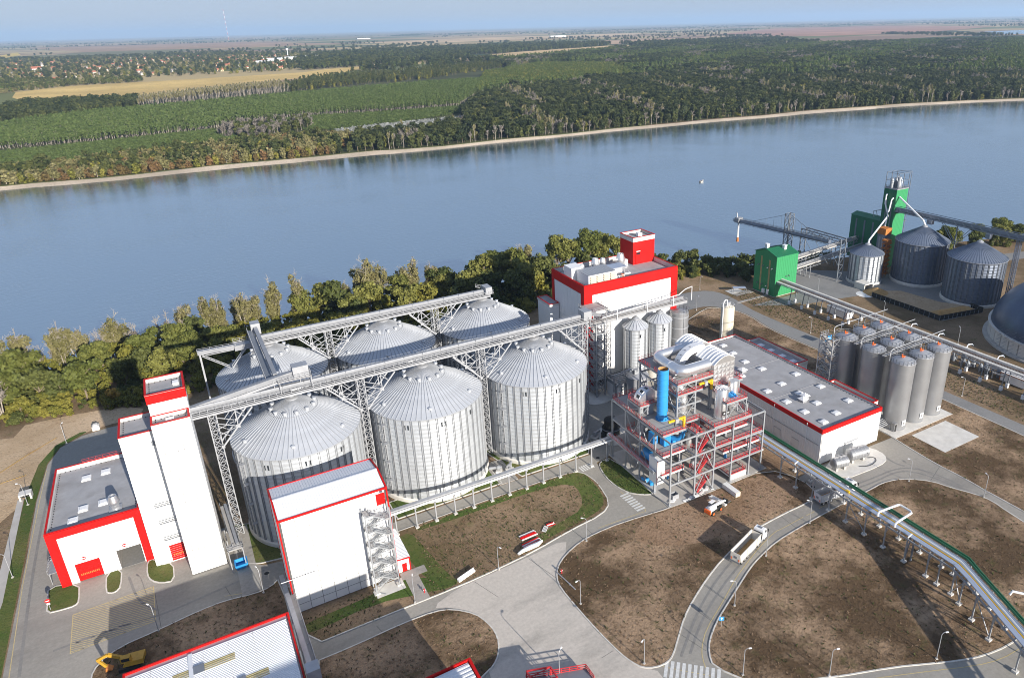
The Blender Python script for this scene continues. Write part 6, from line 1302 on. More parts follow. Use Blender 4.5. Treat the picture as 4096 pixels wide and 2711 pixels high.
for z in (H+4,H+7.6):
    for y in (y0+.2,y1-.2): cg.beam((x0+.2,y,z),(x1-.2,y,z),.14)
    for x in (x0+.2,(x0+x1)/2,x1-.2): cg.beam((x,y0+.2,z),(x,y1-.2,z),.14)
cg.beam((x1-.2,y0+.2,H+7.6),(x1+3,y0+1.5,H+7.6),.14).beam((x1+3,y0+1.5,H+7.6),(x1+3,y0+1.5,6),.2).beam((x1+3,y0+1.5,H+7.6),(x1-.2,y1-.2,H+7.6),.14); cg.build('cage', M_['dsteel'], rt); random.seed(2)
MB().rail([(x0,y0,H+.25),(x1,y0,H+.25),(x1,y1,H+.25),(x0,y1,H+.25)],1.1,1.2,.07,True).build('railing', M_['dsteel'], rt)
for k in range(11):
    x, y = random.uniform(x0+1.2,x1-1.2), random.uniform(y0+1.2,y1-1.2); MB().lathe(x,y,[(.8,H+.3),(.9,H+random.uniform(2.4,3.6)),(.4,H+random.uniform(4,5)),(0,H+5.2)],10).build('machine_head', random.choice((M_['osilor'],M_['dsteel'],M_['steel'])), rt, True)
MB().box(301.2,y0-1.6,28.6,305.0,y0-.06,29.0).build('canopy', M_['galv'], rt); MB().box(302,y0-1.2,27.2,303.6,y0-.06,28.6).build('door_box', M_['dgreen'], rt)
for z in (22,29): MB().box(x1,y0+.5,z,x1+3.4,y0+3,z+.12).build('platform', M_['dsteel'], rt)
MB().box(x0+.3,y1+.01,0,309,241,22.0).build('low_wing_wall', M_['dgreen'], rt); MB().faces([(x0,y1,22.01),(309.3,y1,22.01),(309.3,241.3,22.01),(x0,241.3,22.01),(305,y1,23.2),(305,241.3,23.2)],[(0,4,5,3),(4,1,2,5),(0,1,4),(3,5,2)]).build('low_wing_roof', M_['dgreen'], rt)
for y in (227,232,237): MB().box(x0+.18,y,4,x0+.27,y+.9,20.5).build('window', M_['dsteel'], rt)
MB().box(x0+.16,229.3,3,x0+.28,232,8).build('door', M_['bluepipe'], rt)
for dx in (0,2.4): MB().tube([(303+dx,229,22.4),(303+dx,230,25.4),(304+dx,226,26.8),(303+dx,223.7,27.5)],.2,6).build('roof_pipe', M_['galv'], rt)
sp = thing('grain_spout', 'white zigzag grain spout from the green tower down to the smallest silo', 'spout', (290,214,0), 'white grain spouts')
MB().tube([(300.3,221.4,36.0),(299.2,221.0,35.4),(298.6,220.6,31.8),(298.0,218.2,27.8),(297.8,217.6,25.8)],.34,8).build('pipe', M_['wpaint'], sp); MB().tube([(300.3,217.8,34.6),(299.0,217.6,34),(298.4,217.6,30.5),(297.9,217.6,28)],.34,8).build('pipe', M_['wpaint'], sp); MB().tube([(297.8,217.6,26.2),(275.9,209.6,19.6),(275.6,209.4,18.2)],.4,8).build('pipe', M_['wpaint'], sp); MB().tube([(296.8,217.2,25.4),(291.4,213.9,19.0)],.34,8).build('pipe', M_['wpaint'], sp)
sp = thing('grain_spout', 'straight white grain spout from the green tower to the middle silo top', 'spout', (300,208,0), 'white grain spouts'); MB().tube([(302.6,216.2,35.2),(297.2,198.2,28.2),(297.0,196.9,26.4)],.42,8).build('pipe', M_['wpaint'], sp)
gl = thing('conveyor_bridge', 'dark truss conveyor bridge from the green tower over the two large old silos', 'conveyor', (303,180,28)); za = 28.4
for x in (300.4,302.8): MB().beam((x,216.4,za),(x,150,za),.2,.3).beam((x,216.4,za+2.2),(x,150,za+2.2),.16,.25).build('girder', M_['osilor'], gl)
MB().box(300.5,150,za+.2,302.7,216.4,za+.3).build('walkway', M_['dsteel'], gl); MB().beam((301.8,216.4,za+1.2),(301.8,150,za+1.2),1.2,1.3).build('belt_cover', M_['osilor'], gl)
b0 = MB().beam((300.35,216,za),(300.35,214,za+2.2),.1).beam((300.35,214,za+2.2),(300.35,212,za),.1).build('brace_bay', M_['osilor'], gl)
for i in range(1,16): inst(b0,'brace_bay',gl,(0,-4*i,0))
for y in (183,184.2): k_ = MB().beam((300.4,y,20),(300.4,y+7,za),.2).beam((300.4,y,20),(300.4,y-7,za),.2).build('knee_brace', M_['osilor'], gl)
MB().beam((300.6,183.6,0),(300.6,183.6,za),.4).build('leg', M_['osilor'], gl); MB().box(299.4,195.6,26.4,301.4,198,28.4).build('discharge_box', M_['osilor'], gl); MB().box(298.4,167.4,26.4,300.4,169.4,28.4).build('discharge_box', M_['osilor'], gl)
MB().beam((301.6,154,za-.6),(330,138,za-2),1.6,1.4).build('belt_cover', M_['osilor'], gl)
lt = thing('support_tower', 'slender lattice mast at the far right end of the dark truss bridge', 'tower', (300,156.5,0)); lattice(lt, 301.6, 156.6, 1.5, 1.5, 0, 28.2, 2.2, M_['osilor'], .2, .1)
dr = thing('grain_dryer', 'grey grain dryer with orange head box beside the green tower', 'dryer', (292,213,0)); MB().box(289.6,211.4,0,293.6,215.6,19.4).build('casing', M_['osilor'], dr); MB().box(289.4,211.2,19.403,293.8,215.8,22.4).build('head_box', M_['rust'], dr)
w0 = MB().box(289.55,212.2,2,289.597,213.0,18).build('duct_panel', M_['galv'], dr); inst(w0,'duct_panel',dr,(0,1.6,0))
st = thing('stair_tower', 'rusty orange stair tower between the small and the large old silo', 'stair', (289,209,0))
for x in (286.2,288.4):
    for y in (207.4,209.6): MB().beam((x,y,0),(x,y,17.6),.2).build('leg', M_['rust'], st)
p0 = MB().box(285.6,206.8,1.6,289,209.9,1.72).rail([(285.6,206.8,1.72),(289,206.8,1.72),(289,209.9,1.72)],1.0,.8,.1).build('landing', M_['rust'], st); fl = MB().beam((286.4,208.9,1.7),(288.3,207.4,3.8),.8,.16).build('flight', M_['rust'], st)
for i in range(1,8): inst(p0,'landing',st,(0,0,2.1*i)); inst(fl,'flight',st,(0,0,2.1*i))
MB().box(285.8,207,17.6,288.8,210,18.4).build('cap', M_['rust'], st)
# galleries, portal and ship loader
for nm, a, b, lb in (('conveyor_bridge',(237.7,225.6,6.6),(300.4,231,7.8),'lower grey conveyor gallery from the green house to the green tower'),('conveyor_bridge',(237.7,228.2,10.0),(300.4,236,10.4),'upper grey conveyor gallery behind the lower one, ending at the green tower')):
    t_ = thing(nm, lb, 'conveyor', a); a, b = Vector(a), Vector(b); MB().beam(a,b,2.6,.5).build('deck', M_['conc'], t_); MB().beam(a+Vector((0,.5,.75)),b+Vector((0,.5,.75)),1.0,.9).build('belt_cover', M_['galv'], t_)
    s_ = Vector((0,-1.3,.25)); MB().rail([a+s_,b+s_],1.6,2.0,.12).build('railing', M_['steel'], t_); k_ = MB(); nb_ = 24
    for i in range(nb_):
        p, q = a.lerp(b,i/nb_)+Vector((0,-1.3,-.2)), a.lerp(b,(i+1)/nb_)+Vector((0,-1.3,-.2)); lo = Vector((0,0,-1.3)); k_.beam(p+(lo if i % 2 else lo*0),q+(lo*0 if i % 2 else lo),.12)
    k_.beam(a+Vector((0,-1.3,-1.5)),b+Vector((0,-1.3,-1.5)),.18); k_.build('truss', M_['steel'], t_)
    for u in (.32,.7):
        p = a.lerp(b,u)
        for y in (-1.2,1.2): MB().beam((p.x,p.y+y,0),(p.x,p.y+y,p.z-.3),.26).build('leg', M_['steel'], t_)
pt = thing('gantry', 'tall open steel portal frame standing over the conveyor galleries', 'gantry', (266,227,0)); PX, PY, PH = (264.0,267.4), (215.3,239.6), 20.4
for x in PX:
    for y in PY: MB().beam((x,y,0),(x,y,PH),.42).build('leg', M_['dsteel'], pt)
k_ = MB()
for y in PY:
    for z in range(0,20,4): k_.beam((PX[0],y,z),(PX[1],y,z+4),.14).beam((PX[0],y,z+4),(PX[1],y,z+4),.16)
k_.build('leg_bracing', M_['dsteel'], pt); k_ = MB()
for x in PX: k_.beam((x,PY[0],PH),(x,PY[1],PH),.4,.5).beam((x,PY[0],PH-2.4),(x,PY[1],PH-2.4),.25,.3)
for i in range(8):
    ya, yb = PY[0]+(PY[1]-PY[0])*i/8, PY[0]+(PY[1]-PY[0])*(i+1)/8
    for x in PX: k_.beam((x,ya,PH-2.4 if i % 2 else PH),(x,yb,PH if i % 2 else PH-2.4),.16)
    k_.beam((PX[0],ya,PH),(PX[1],yb,PH),.14)
k_.build('top_truss', M_['dsteel'], pt)
for y in (219,226,233): MB().beam((262,y-6,8),(264,y+4,16),.16).build('tie_rod', M_['dsteel'], pt)
bm = thing('ship_loader', 'long grey tubular ship loader boom with lattice mast reaching over the river', 'loader', (262,246,0))
a, b = Vector((262,281,15.6)), Vector((262,220,18.6))
MB().tube([a,b],1.0,14).build('boom_tube', M_['osilor'], bm, True); k_ = MB()
for i in range(26):
    p, q = a.lerp(b,i/26), a.lerp(b,(i+1)/26)
    for sx in (-1.1,1.1): k_.beam(p+Vector((sx,0,-1.0 if i % 2 else 1)),q+Vector((sx,0,1.0 if i % 2 else -1)),.1)
for sx in (-1.1,1.1):
    for z in (-1.05,1.05): k_.beam(a+Vector((sx,0,z)),b+Vector((sx,0,z)),.14)
k_.build('boom_truss', M_['dsteel'], bm); MB().rail([a+Vector((-1.1,0,1.1)),b+Vector((-1.1,0,1.1))],1.1,2,.09).build('railing', M_['dsteel'], bm)
lattice(bm, 262, 246, 3.4, 2.6, -6, 26.8, 3.6, M_['dsteel'], .3, .14)
k_ = MB().beam((262,246,26.6),(262,272,17.2),.16).beam((262,246,26.6),(262,226,19),.16)
for i in range(1,5): y = 246+i*5.2; k_.beam((262,y,26.6-i*1.88),(262,y,17.4-i*.3),.08); y = 246-i*4; k_.beam((262,y,26.6-i*1.5),(262,y,17.6+i*.2),.08)
k_.build('stay_cable', M_['dsteel'], bm); MB().box(260.4,280.4,14.6,263.6,283.4,17.4).build('head_box', M_['galv'], bm); MB().rail([(260,280,15.2),(260,284,15.2),(264,284,15.2),(264,280,15.2)],1.2,1,.1).build('head_railing', M_['dsteel'], bm)
MB().tube([(261.6,282.6,17.2),(261.6,282.9,19.4),(261.2,283,19.8)],.3,8).build('head_pipe', M_['galv'], bm); MB().tube([(262,281.8,14.8),(262,281.8,6.4)],.5,10).build('drop_chute', M_['wpaint'], bm); MB().tube([(262,281.8,6.4),(262,281.8,4.0)],[.5,.8],10).build('chute_nozzle', M_['rust'], bm)
# grain storage pad with black boards
pd = thing('storage_bay', 'open storage bay with black boarded walls and a tan meal floor', 'storage bay', (270,172,0))
def bwall(p, q, h=2.2):
    n_ = max(2,int(math.hypot(q[0]-p[0],q[1]-p[1])/2.2)); w_ = None
    for i in range(n_):
        a, b = (p[0]+(q[0]-p[0])*i/n_, p[1]+(q[1]-p[1])*i/n_), (p[0]+(q[0]-p[0])*(i+1)/n_, p[1]+(q[1]-p[1])*(i+1)/n_)
        MB().beam((a[0],a[1],h/2),(b[0],b[1],h/2),.14,h-.02*(i % 2)).build('board', M_['black'], pd); MB().beam((a[0]-.5,a[1]-.2,0),(a[0],a[1],h*.9),.14).build('prop', M_['dsteel'], pd)
bwall((261.2,193),(261.2,160)); bwall((261.4,160),(283.6,155.8)); bwall((283.8,156),(284.6,163)); MB().prism([(261.3,193),(261.3,160.2),(283.5,156),(284,164),(279,172),(277,190),(268,196)],.05,.5).build('meal_floor', M_['bare'], pd)
structure(MB().faces([(263,161.5,.5),(282,157.5,.5),(283,164,.5),(264,168,.5),(266,163,2.2),(280,160.2,2.2)],[(0,1,5,4),(1,2,5),(2,3,4,5),(3,0,4)]).build('grain_pile', M_['sand']), 'stuff')
dm = thing('storage_dome', 'dark blue storage dome on a white panelled ring wall at the right edge', 'dome', (283,117,0)); cx, cy, r = 283,117,31.0
MB().lathe(cx,cy,[(r+1.6,0),(r+1.6,.7),(r+.3,.8),(r+.3,1),(r,1)],72).build('base_ring', M_['conc'], dm); nw = 44; p0 = None
a = 2*PI/nw; pan = MB(); pan.beam((cx+r*math.cos(-a/2+.008),cy+r*math.sin(-a/2+.008),3.1),(cx+r*math.cos(a/2-.008),cy+r*math.sin(a/2-.008),3.1),.2,4.6); p0 = pan.build('wall_panel', M_['concw'], dm)
for i in range(1,nw): inst(p0,'wall_panel',dm,(0,0,0),a*i)
MB().lathe(cx,cy,[(r-.2,1),(r-.2,5.3),(r+.5,5.35),(r+.5,5.9),(r-.4,6.0)],72).build('rim', M_['concw'], dm)
M_['dome'] = mat('dark_blue_dome_sheet', (.06,.085,.14), .35, metal=.2, var=.2, vs=.15, dirt=(.12,.15,.2), ds=.1, da=.6)
MB().lathe(cx,cy,[((r-.5)*math.cos(u*PI/2/16), 6.0+20*math.sin(u*PI/2/16)) for u in range(17)],64).build('dome_shell', M_['dome'], dm, True)
k_ = MB()
for i in range(10):
    aa = R(150+i*6)
    for q in range(6): k_.beam((cx+(r+1.4-q*.1)*math.cos(aa),cy+(r+1.4-q*.1)*math.sin(aa),q*1.6),(cx+(r+1.3-q*.1)*math.cos(aa+.06),cy+(r+1.3-q*.1)*math.sin(aa+.06),q*1.6+1.6),.1)
k_.build('outside_lattice', M_['osilor'], dm)
# far right: road and verge by the river
sheet('road', ccw([(340,205),(420,184),(600,120),(600,110),(420,174),(338,196),(322,186),(316,190)]), M_['asphd'], .03)

# ------------------------------------------------------------------ pipe racks
rt = thing('pipe_rack', 'pale pipe rack on single posts running along the road before the front silos', 'pipe rack', (62,146.2,0))
xs = [31.1+5.07*i for i in range(13)]; p0 = None
for x in xs:
    if p0 is None:
        p0 = MB().beam((x,146.2,.4),(x,146.2,6.5),.3).build('post', M_['galv'], rt); q0 = MB().box(x-.45,145.75,0,x+.45,146.65,.45).build('footing', M_['concw'], rt); a0 = MB().beam((x,145.2,6.4),(x,147.3,6.4),.22,.3).build('cross_arm', M_['galv'], rt)
    else:
        for s_, nm in ((p0,'post'),(q0,'footing'),(a0,'cross_arm')): inst(s_,nm,rt,(x-xs[0],0,0))
MB().box(29.8,146.3,6.56,94.4,147.4,7.1).build('cable_duct', M_['galv'], rt)
for k, dy in enumerate((-.75,-.35)): MB().tube([(30,146.2+dy,6.7),(94.2,146.2+dy,6.7)],.13,8).build('pipe', M_['wpaint'], rt)
MB().tube([(30.4,145.4,6.4),(30.2,145.3,5.6),(29.9,145.2,3.5),(29.9,145.2,.4)],.12,6).build('pipe', M_['dsteel'], rt)
rt = thing('pipe_rack', 'grey pipe rack running along the left side of the steel frame at mid height', 'pipe rack', (93.7,138,7.5)); MB().box(93.2,125.6,7.5,94.3,148,7.7).build('cable_duct', M_['galv'], rt); MB().beam((93.2,125.6,7.4),(93.2,148,7.4),.2,.4).beam((94.3,125.6,7.4),(94.3,148,7.4),.2,.4).build('girder', M_['steel'], rt)
for dx in (.25,.6): MB().tube([(93.2+dx,126,7.85),(93.2+dx,147.8,7.85)],.13,6).build('pipe', M_['bluepipe'], rt)
MB().rail([(93.2,128,7.7),(93.2,147,7.7)],.9,2,.06).build('railing', M_['redrail'], rt)
for y in (147.8,): 
    for x in (93.2,94.3): MB().beam((x,y,0),(x,y,7.2),.24).build('post', M_['steel'], rt)
pbr = thing('pipe_bridge', 'long pipe bridge with green, yellow and silver pipes on braced legs, bending at the right', 'pipe bridge', (130,90,0))
def pline(d): # offset centreline; d metres to the right hand (+x)
    return [(130.2+d,128.5),(130.2+d,65.2-d*.12),(128.6+d*.93,61.4),(117.0+d*.86,36-d*.3),(112+d*.86,26)]
ZB = 6.45; k_ = MB()
for d in (-2.6,2.6):
    P = pline(d)
    for a, b in zip(P, P[1:]): k_.beam((*a,ZB-.2),(*b,ZB-.2),.22,.4)
k_.build('girder', M_['steel'], pbr)
tx0 = None
def along(P, s):
    for a, b in zip(P, P[1:]):
        L = math.hypot(b[0]-a[0], b[1]-a[1])
        if s <= L: return (a[0]+(b[0]-a[0])*s/L, a[1]+(b[1]-a[1])*s/L)
        s -= L
    return P[-1]
Pl, Pr = pline(-2.6), pline(2.6); total = 115
for i in range(39):
    s = i*2.75; p, q = along(Pl, s), along(Pr, s*1.0 if s < 63 else s+.4); MB().beam((*p,ZB+.1),(*q,ZB+.1),.16,.2).build('cross_beam', M_['steel'], pbr)
legs = [(127.5,133.0,y) for y in (114.6,109,103.4,97.9,92.6,87.1,81.7,76.1,70.6)]+[(127.4,133,67.8),(127.3,133,64.4),(126.2,132,61.8),(124.4,130.4,57.8),(122.5,127.8,53),(119.6,125,46)]
for (xa, xb, y) in legs:
    for x in (xa, xb):
        if x == xb and y > 92 and y < 100: pass
        MB().beam((x,y,.4),(x,y,ZB-.35),.26).build('leg', M_['steel'], pbr); MB().box(x-.48,y-.48,-.2,x+.48,y+.48,.5).build('footing', M_['concw'], pbr)
    MB().beam((xa,y,ZB-.4),(xb,y,ZB-.4),.2,.3).beam((xa,y,ZB-2.2),(xa+1.6,y,ZB-.5),.14).beam((xb,y,ZB-2.2),(xb-1.6,y,ZB-.5),.14).build('leg_frame', M_['steel'], pbr)
for ya, yb in ((92.6,87.1),(64.4,61.8),(57.8,53)):
    xa = [l_[0] for l_ in legs if l_[2] == ya][0]; xb = [l_[0] for l_ in legs if l_[2] == yb][0]; MB().beam((xa,ya,ZB-.6),(xb,yb,.8),.14).beam((xa,ya,.8),(xb,yb,ZB-.6),.1).build('brace', M_['steel'], pbr)
MB().beam((127.6,76.1,.6),(128.6,76.1,ZB-.4),.2).beam((128.6,75.2,.6),(128.6,75.2,ZB),.3).build('leg', M_['dsteel'], pbr)
def ppipe(d, r, z, m_, y0=128.5): 
    P = pline(d); P[0] = (P[0][0], y0); MB().tube([(*p,z) for p in P], r, 8).build('pipe', M_[m_], pbr, True)
P = pline(-2.0); P2 = pline(-1.1)
for a, b, c_, d in zip(P, P[1:], P2, P2[1:]): MB().beam(((a[0]+c_[0])/2,(a[1]+c_[1])/2,ZB+.42),((b[0]+d[0])/2,(b[1]+d[1])/2,ZB+.42),1.15,.2).build('cable_tray', M_['bluepipe'], pbr)
ppipe(-.65,.16,ZB+.4,'yellow'); ppipe(-.25,.2,ZB+.42,'bluepipe'); ppipe(.2,.16,ZB+.4,'wpaint'); ppipe(.6,.2,ZB+.42,'bluepipe'); ppipe(1.05,.14,ZB+.38,'steel'); ppipe(1.85,.26,ZB+.55,'gpipe'); ppipe(2.5,.26,ZB+.55,'gpipe')
MB().tube([(128.0,84.6,ZB+.5),(128.0,84.6,ZB+1.2),(128.4,84.6,ZB+1.6),(134.2,84.0,ZB+1.6),(134.6,83.6,ZB+1.6),(134.6,81.0,ZB+1.6),(134.2,80.4,ZB+1.6),(128.6,80.0,ZB+1.6),(128.0,80.0,ZB+1.2),(128.0,80.0,ZB+.5)],.27,8).build('expansion_loop', M_['wpaint'], pbr, True)
MB().tube([(129.6,54.4,ZB+.6),(130.0,54.2,ZB+1.4),(131.4,52.4,ZB+1.4),(133.6,52.6,ZB+1.4)],.25,8).build('expansion_loop', M_['wpaint'], pbr, True); MB().cbox((129.3,94.4,ZB+.9),(.5,.9,.5)).build('valve', M_['yellow'], pbr)
for y in (110,76): MB().beam((127.3,y,ZB+.6),(128.6,y,ZB+1.1),.2).build('lamp_arm', M_['wpaint'], pbr)
# ------------------------------------------------------------------ street lamps
LG = 'street lamps of the plant'
def lamp_make(label, x, y, H=6.6, ang=0):
    t_ = thing('street_lamp', label, 'street lamp', (x,y,.1), LG, True, ang)
    MB().tube([(0,0,0),(0,0,H-.4),(.3,0,H),(.95,0,H+.1)],[.10,.07,.055,.05],7).build('pole', M_['galv'], t_, True)
    MB().faces([(.8,-.13,H),(1.5,-.17,H+.04),(1.5,.17,H+.04),(.8,.13,H),(.8,-.09,H+.18),(1.42,-.1,H+.2),(1.42,.1,H+.2),(.8,.09,H+.18)],[(3,2,1,0),(4,5,6,7),(0,1,5,4),(1,2,6,5),(2,3,7,6),(3,0,4,7)]).build('lamp_head', M_['skyl'], t_); t_.scale = (.86,.86,1)
    MB().cbox((0,0,.05),(.5,.5,.3)).build('footing', M_['conc'], t_); return t_
LPS = [(69.5,119.9,2.5,'street lamp on the road edge between the grass and the big brown field'),(58.1,103.3,3.3,'street lamp by the plaza near the small red hydrant'),(60.8,83.6,3.6,'street lamp at the lower tip of the big brown field, by the zebra crossing'),
 (47.4,122.1,-1.2,'street lamp in the grass near the white wrapped rolls'),(45.2,89.2,.6,'street lamp on the plaza behind the red steel platform'),(85.8,85.9,2.6,'street lamp on the outer bend of the truck road, below the truck'),
 (102.3,93.7,2.2,'street lamp standing right beside the truck on the bend'),(75.3,71.8,-.4,'street lamp on the dark field by the lower end of the truck road'),(89.1,63.3,-.4,'street lamp on the dark field near the bottom edge'),
 (109.7,55.4,-.4,'street lamp on the dark field by the bottom right road'),(155.2,95.3,2,'street lamp at the top of the right field bend'),(165.2,80.8,1.2,'street lamp on the right edge of the right field, beside the narrowing road'),
 (119.7,96.8,2.4,'street lamp behind the grey tipper truck under the pipe bridge'),(-20.9,142.7,2.2,'street lamp whose pole crosses the yellow hatched area'),(-.3,142.7,1.9,'street lamp on the road curve at the left of the white workshop'),
 (-49.9,210.1,2.6,'street lamp at the culvert head on the left verge'),(-49.7,178.4,2.8,'street lamp on the left verge level with the gate building'),(-43.2,241.3,1.2,'street lamp on bare earth behind the curve of the left road'),
 (27.7,122.3,1.2,'street lamp at the footpath to the workshop annex'),(208.1,179,2.4,'street lamp between the back road and the gallery footings'),(245.2,174.4,1,'street lamp beside the black boarded storage bay'),
 (246.3,142,1,'street lamp on the dark grass near the dome'),(210.2,116.5,2.2,'street lamp right of the tank farm by the back road'),(244.4,208.6,1,'street lamp on the grey yard before the smallest old silo'),
 (203.6,241.9,-1.5,'street lamp on the grass beyond the back road bend'),(186,222.6,-1.5,'street lamp on the dark field inside the back road bend')]
l0 = None
for x, y, a, lb in LPS:
    if l0 is None: l0 = lamp_make(lb, x, y, 6.6, a)
    else: dup(l0, (x,y,.1), a, lb)
# thin masts
for (x, y, h, lb) in ((164.5,178,8,'thin lightning mast by the corner of the white warehouse'),(139.6,150,13,'thin lightning mast beside the red eave of the warehouse'),(150,196,10,'thin lightning mast on the dark field left of the cream silo')):
    t_ = thing('mast', lb, 'mast', (x,y,0)); MB().tube([(x,y,0),(x,y,h)],[.12,.05],6).build('pole', M_['galv'], t_); MB().cbox((x,y,.15),(.6,.6,.3)).build('footing', M_['conc'], t_)
# ------------------------------------------------------------------ tipper trucks
def wheel(root, x, y, r=.52, w=.34):
    t_ = MB().tube([(x,y-w/2,r),(x,y+w/2,r)],r,16).build('tyre', M_['black'], root, True); MB().tube([(x,y-w/2-.02,r),(x,y+w/2+.02,r)],r*.55,12).build('rim', M_['galv'], t_, True)
def truck(label, loc, ang, body):
    t_ = thing('tipper_truck', label, 'truck', loc, 'tipper trucks on the plant road', True, ang)
    W = 1.28; L = 9.2; z0, z1 = 1.25, 3.3
    tb = MB(); o = [(0,-W),(L,-W),(L+.1,W),(0,W)]; t = .09
    tb.faces([(-.05,-W,z0),(L,-W,z0),(L,W,z0),(-.05,W,z0)],[(3,2,1,0)])
    ou = [(-.25,-W,z1),(L+.25,-W,z1),(L+.25,W,z1),(-.25,W,z1)]; inn = [(-.15,-W+t,z1),(L+.15,-W+t,z1),(L+.15,W-t,z1),(-.15,W-t,z1)]; bo = [(.1,-W+.35,z0+.15),(L-.3,-W+.35,z0+.15),(L-.3,W-.35,z0+.15),(.1,W-.35,z0+.15)]; lo = [(0,-W,z0),(L,-W,z0),(L,W,z0),(0,W,z0)]
    tb.faces(lo+ou+inn+bo,[(0,1,5,4),(1,2,6,5),(2,3,7,6),(3,0,4,7),(4,5,9,8),(5,6,10,9),(6,7,11,10),(7,4,8,11),(9,8,12,13),(10,9,13,14),(11,10,14,15),(8,11,15,12),(12,15,14,13)])
    tb.build('tipper_body', body, t_); rb = MB()
    for i in range(8):
        x = .6+i*1.15
        for s_ in (-1,1): rb.beam((x,s_*(W+.03),z0),(x,s_*(W+.03),z1),.1,.05)
    for s_ in (-1,1): rb.beam((-.2,s_*(W+.02),z1),(L+.2,s_*(W+.02),z1),.16,.14); rb.beam((0,s_*(W+.02),z0),(L,s_*(W+.02),z0),.14,.18)
    rb.build('body_rib', body, t_); MB().box(.3,-W+.42,z0+.16,L-.5,W-.42,z0+.2).build('load_residue', M_['sand'], t_)
    tg = MB().box(-.3,-W+.06,z0-.1,-.22,W-.06,z1-.1).build('tailgate', body, t_); MB().box(-.34,-.4,1.9,-.305,.35,2.5).build('number_board', M_['dsteel'], tg)
    for s_ in (-1,1): MB().box(-.35,s_*.95-.12,1.35,-.305,s_*.95+.12,2.0).build('marker', M_['orange'], tg)
    MB().box(-.35,-W,.75,-.2,W,1.0).build('bumper', M_['dsteel'], t_); MB().box(0,-.5,.75,L+2.9,.5,1.2).build('chassis', M_['dsteel'], t_)
    for s_ in (-1,1):
        for x in (.9,2.25,3.6,8.5,11.6): wheel(t_, x, s_*1.02)
        MB().box(4.7,s_*1.15-.05,.6,7.4,s_*1.15+.05,1.05).build('side_guard', M_['galv'], t_); MB().tube([(9.4,s_*1.0,.85),(10.6,s_*1.0,.85)],.34,12).build('fuel_tank', M_['alu'], t_, True)
    c_ = MB(); x0, x1 = 10.35, 12.55
    c_.faces([(x0,-1.22,.95),(x1,-1.22,.6),(x1,1.22,.6),(x0,1.22,.95),(x0,-1.22,3.1),(x1-.05,-1.22,2.2),(x1-.05,1.22,2.2),(x0,1.22,3.1),(x1-.45,-1.18,3.2),(x1-.45,1.18,3.2),(x0+.1,-1.15,3.5),(x0+.1,1.15,3.5),(x1-.8,-1.12,3.55),(x1-.8,1.12,3.55)],
      [(3,2,1,0),(0,1,5,8,4),(2,3,7,9,6),(0,4,7,3),(1,2,6,5),(5,6,9,8),(4,8,12,10),(7,11,13,9),(8,9,13,12),(10,12,13,11),(4,10,11,7)]); cb = c_.build('cab', M_['wpaint'], t_)
    MB().faces([(x1-.02,-1.1,2.24),(x1-.02,1.1,2.24),(x1-.42,1.08,3.14),(x1-.42,-1.08,3.14)],[(0,1,2,3)]).build('windscreen', M_['glass'], cb)
    for s_ in (-1,1): MB().faces([(x1-1.3,s_*1.235,2.25),(x1-.25,s_*1.235,2.2),(x1-.5,s_*1.21,3.05),(x1-1.3,s_*1.21,3.1)],[(0,1,2,3)]).build('side_window', M_['glass'], cb); MB().cbox((x1+.05,s_*1.45,2.6),(.14,.22,.75)).build('mirror', M_['black'], cb); MB().cbox((x1-.02,s_*.9,.95),(.1,.36,.22)).build('headlight', M_['skyl'], cb)
    MB().box(x0+.5,-.5,3.56,x1-1.0,.5,3.62).build('roof_hatch', M_['dsteel'], cb); MB().box(x0-.3,-1.1,.9,x0-.03,1.1,2.9).build('air_deflector', M_['black'], t_); return t_
truck('dusty white tipper truck with an empty open trailer on the road bend', (94.5,95.4,.04), R(18.4), mat('dusty_white_body', (.62,.59,.53), .6, var=.08, vs=.8, dirt=(.4,.33,.25), ds=.6, da=.5))
truck('grey tipper truck passing under the pipe bridge', (127.2,101.2,.04), R(-2.5), mat('grey_white_body', (.55,.56,.58), .5, var=.08, vs=.8, dirt=(.33,.3,.26), ds=.6, da=.4))
# ------------------------------------------------------------------ telehandler and excavator
t_ = thing('telehandler', 'white and orange telehandler with its boom lowered on the brown earth', 'telehandler', (101.2,112.4,.13), None, True, R(12))
b_ = MB().box(-.6,-.95,.7,3.6,.95,1.3).build('chassis', M_['black'], t_); MB().faces([(-.9,-.95,.8),(1.8,-.95,.8),(1.8,.95,.8),(-.9,.95,.8),(-.7,-.9,1.9),(1.6,-.9,1.75),(1.6,.9,1.75),(-.7,.9,1.9)],[(3,2,1,0),(4,5,6,7),(0,1,5,4),(1,2,6,5),(2,3,7,6),(3,0,4,7)]).build('engine_cover', M_['wpaint'], t_)
for x in (0,3.0):
    for y in (-1.05,1.05):
        w_ = MB().tube([(x,y-.22,.62),(x,y+.22,.62)],.62,16).build('tyre', M_['black'], t_, True); MB().tube([(x,y-.25,.62),(x,y+.25,.62)],.36,12).build('rim', M_['orange'], w_, True)
MB().box(-1.15,-.95,.7,-.7,.95,1.7).build('counterweight', M_['orange'], t_); c_ = MB().box(.6,.15,1.3,2.2,1.0,2.7).build('cab', M_['dsteel'], t_); MB().box(.66,.1,1.8,2.14,.146,2.6).build('window', M_['glass'], c_); MB().box(.55,.1,2.703,2.25,1.05,2.8).build('cab_roof', M_['wpaint'], c_)
bm_ = MB().beam((-.9,-.35,2.3),(4.6,-.35,1.7),.5,.55).build('boom', M_['wpaint'], t_); MB().beam((4.5,-.35,1.7),(5.9,-.35,1.35),.36,.4).build('inner_boom', M_['wpaint'], bm_); MB().box(5.8,-1.1,.5,6.1,.5,1.7).build('fork_carriage', M_['black'], t_)
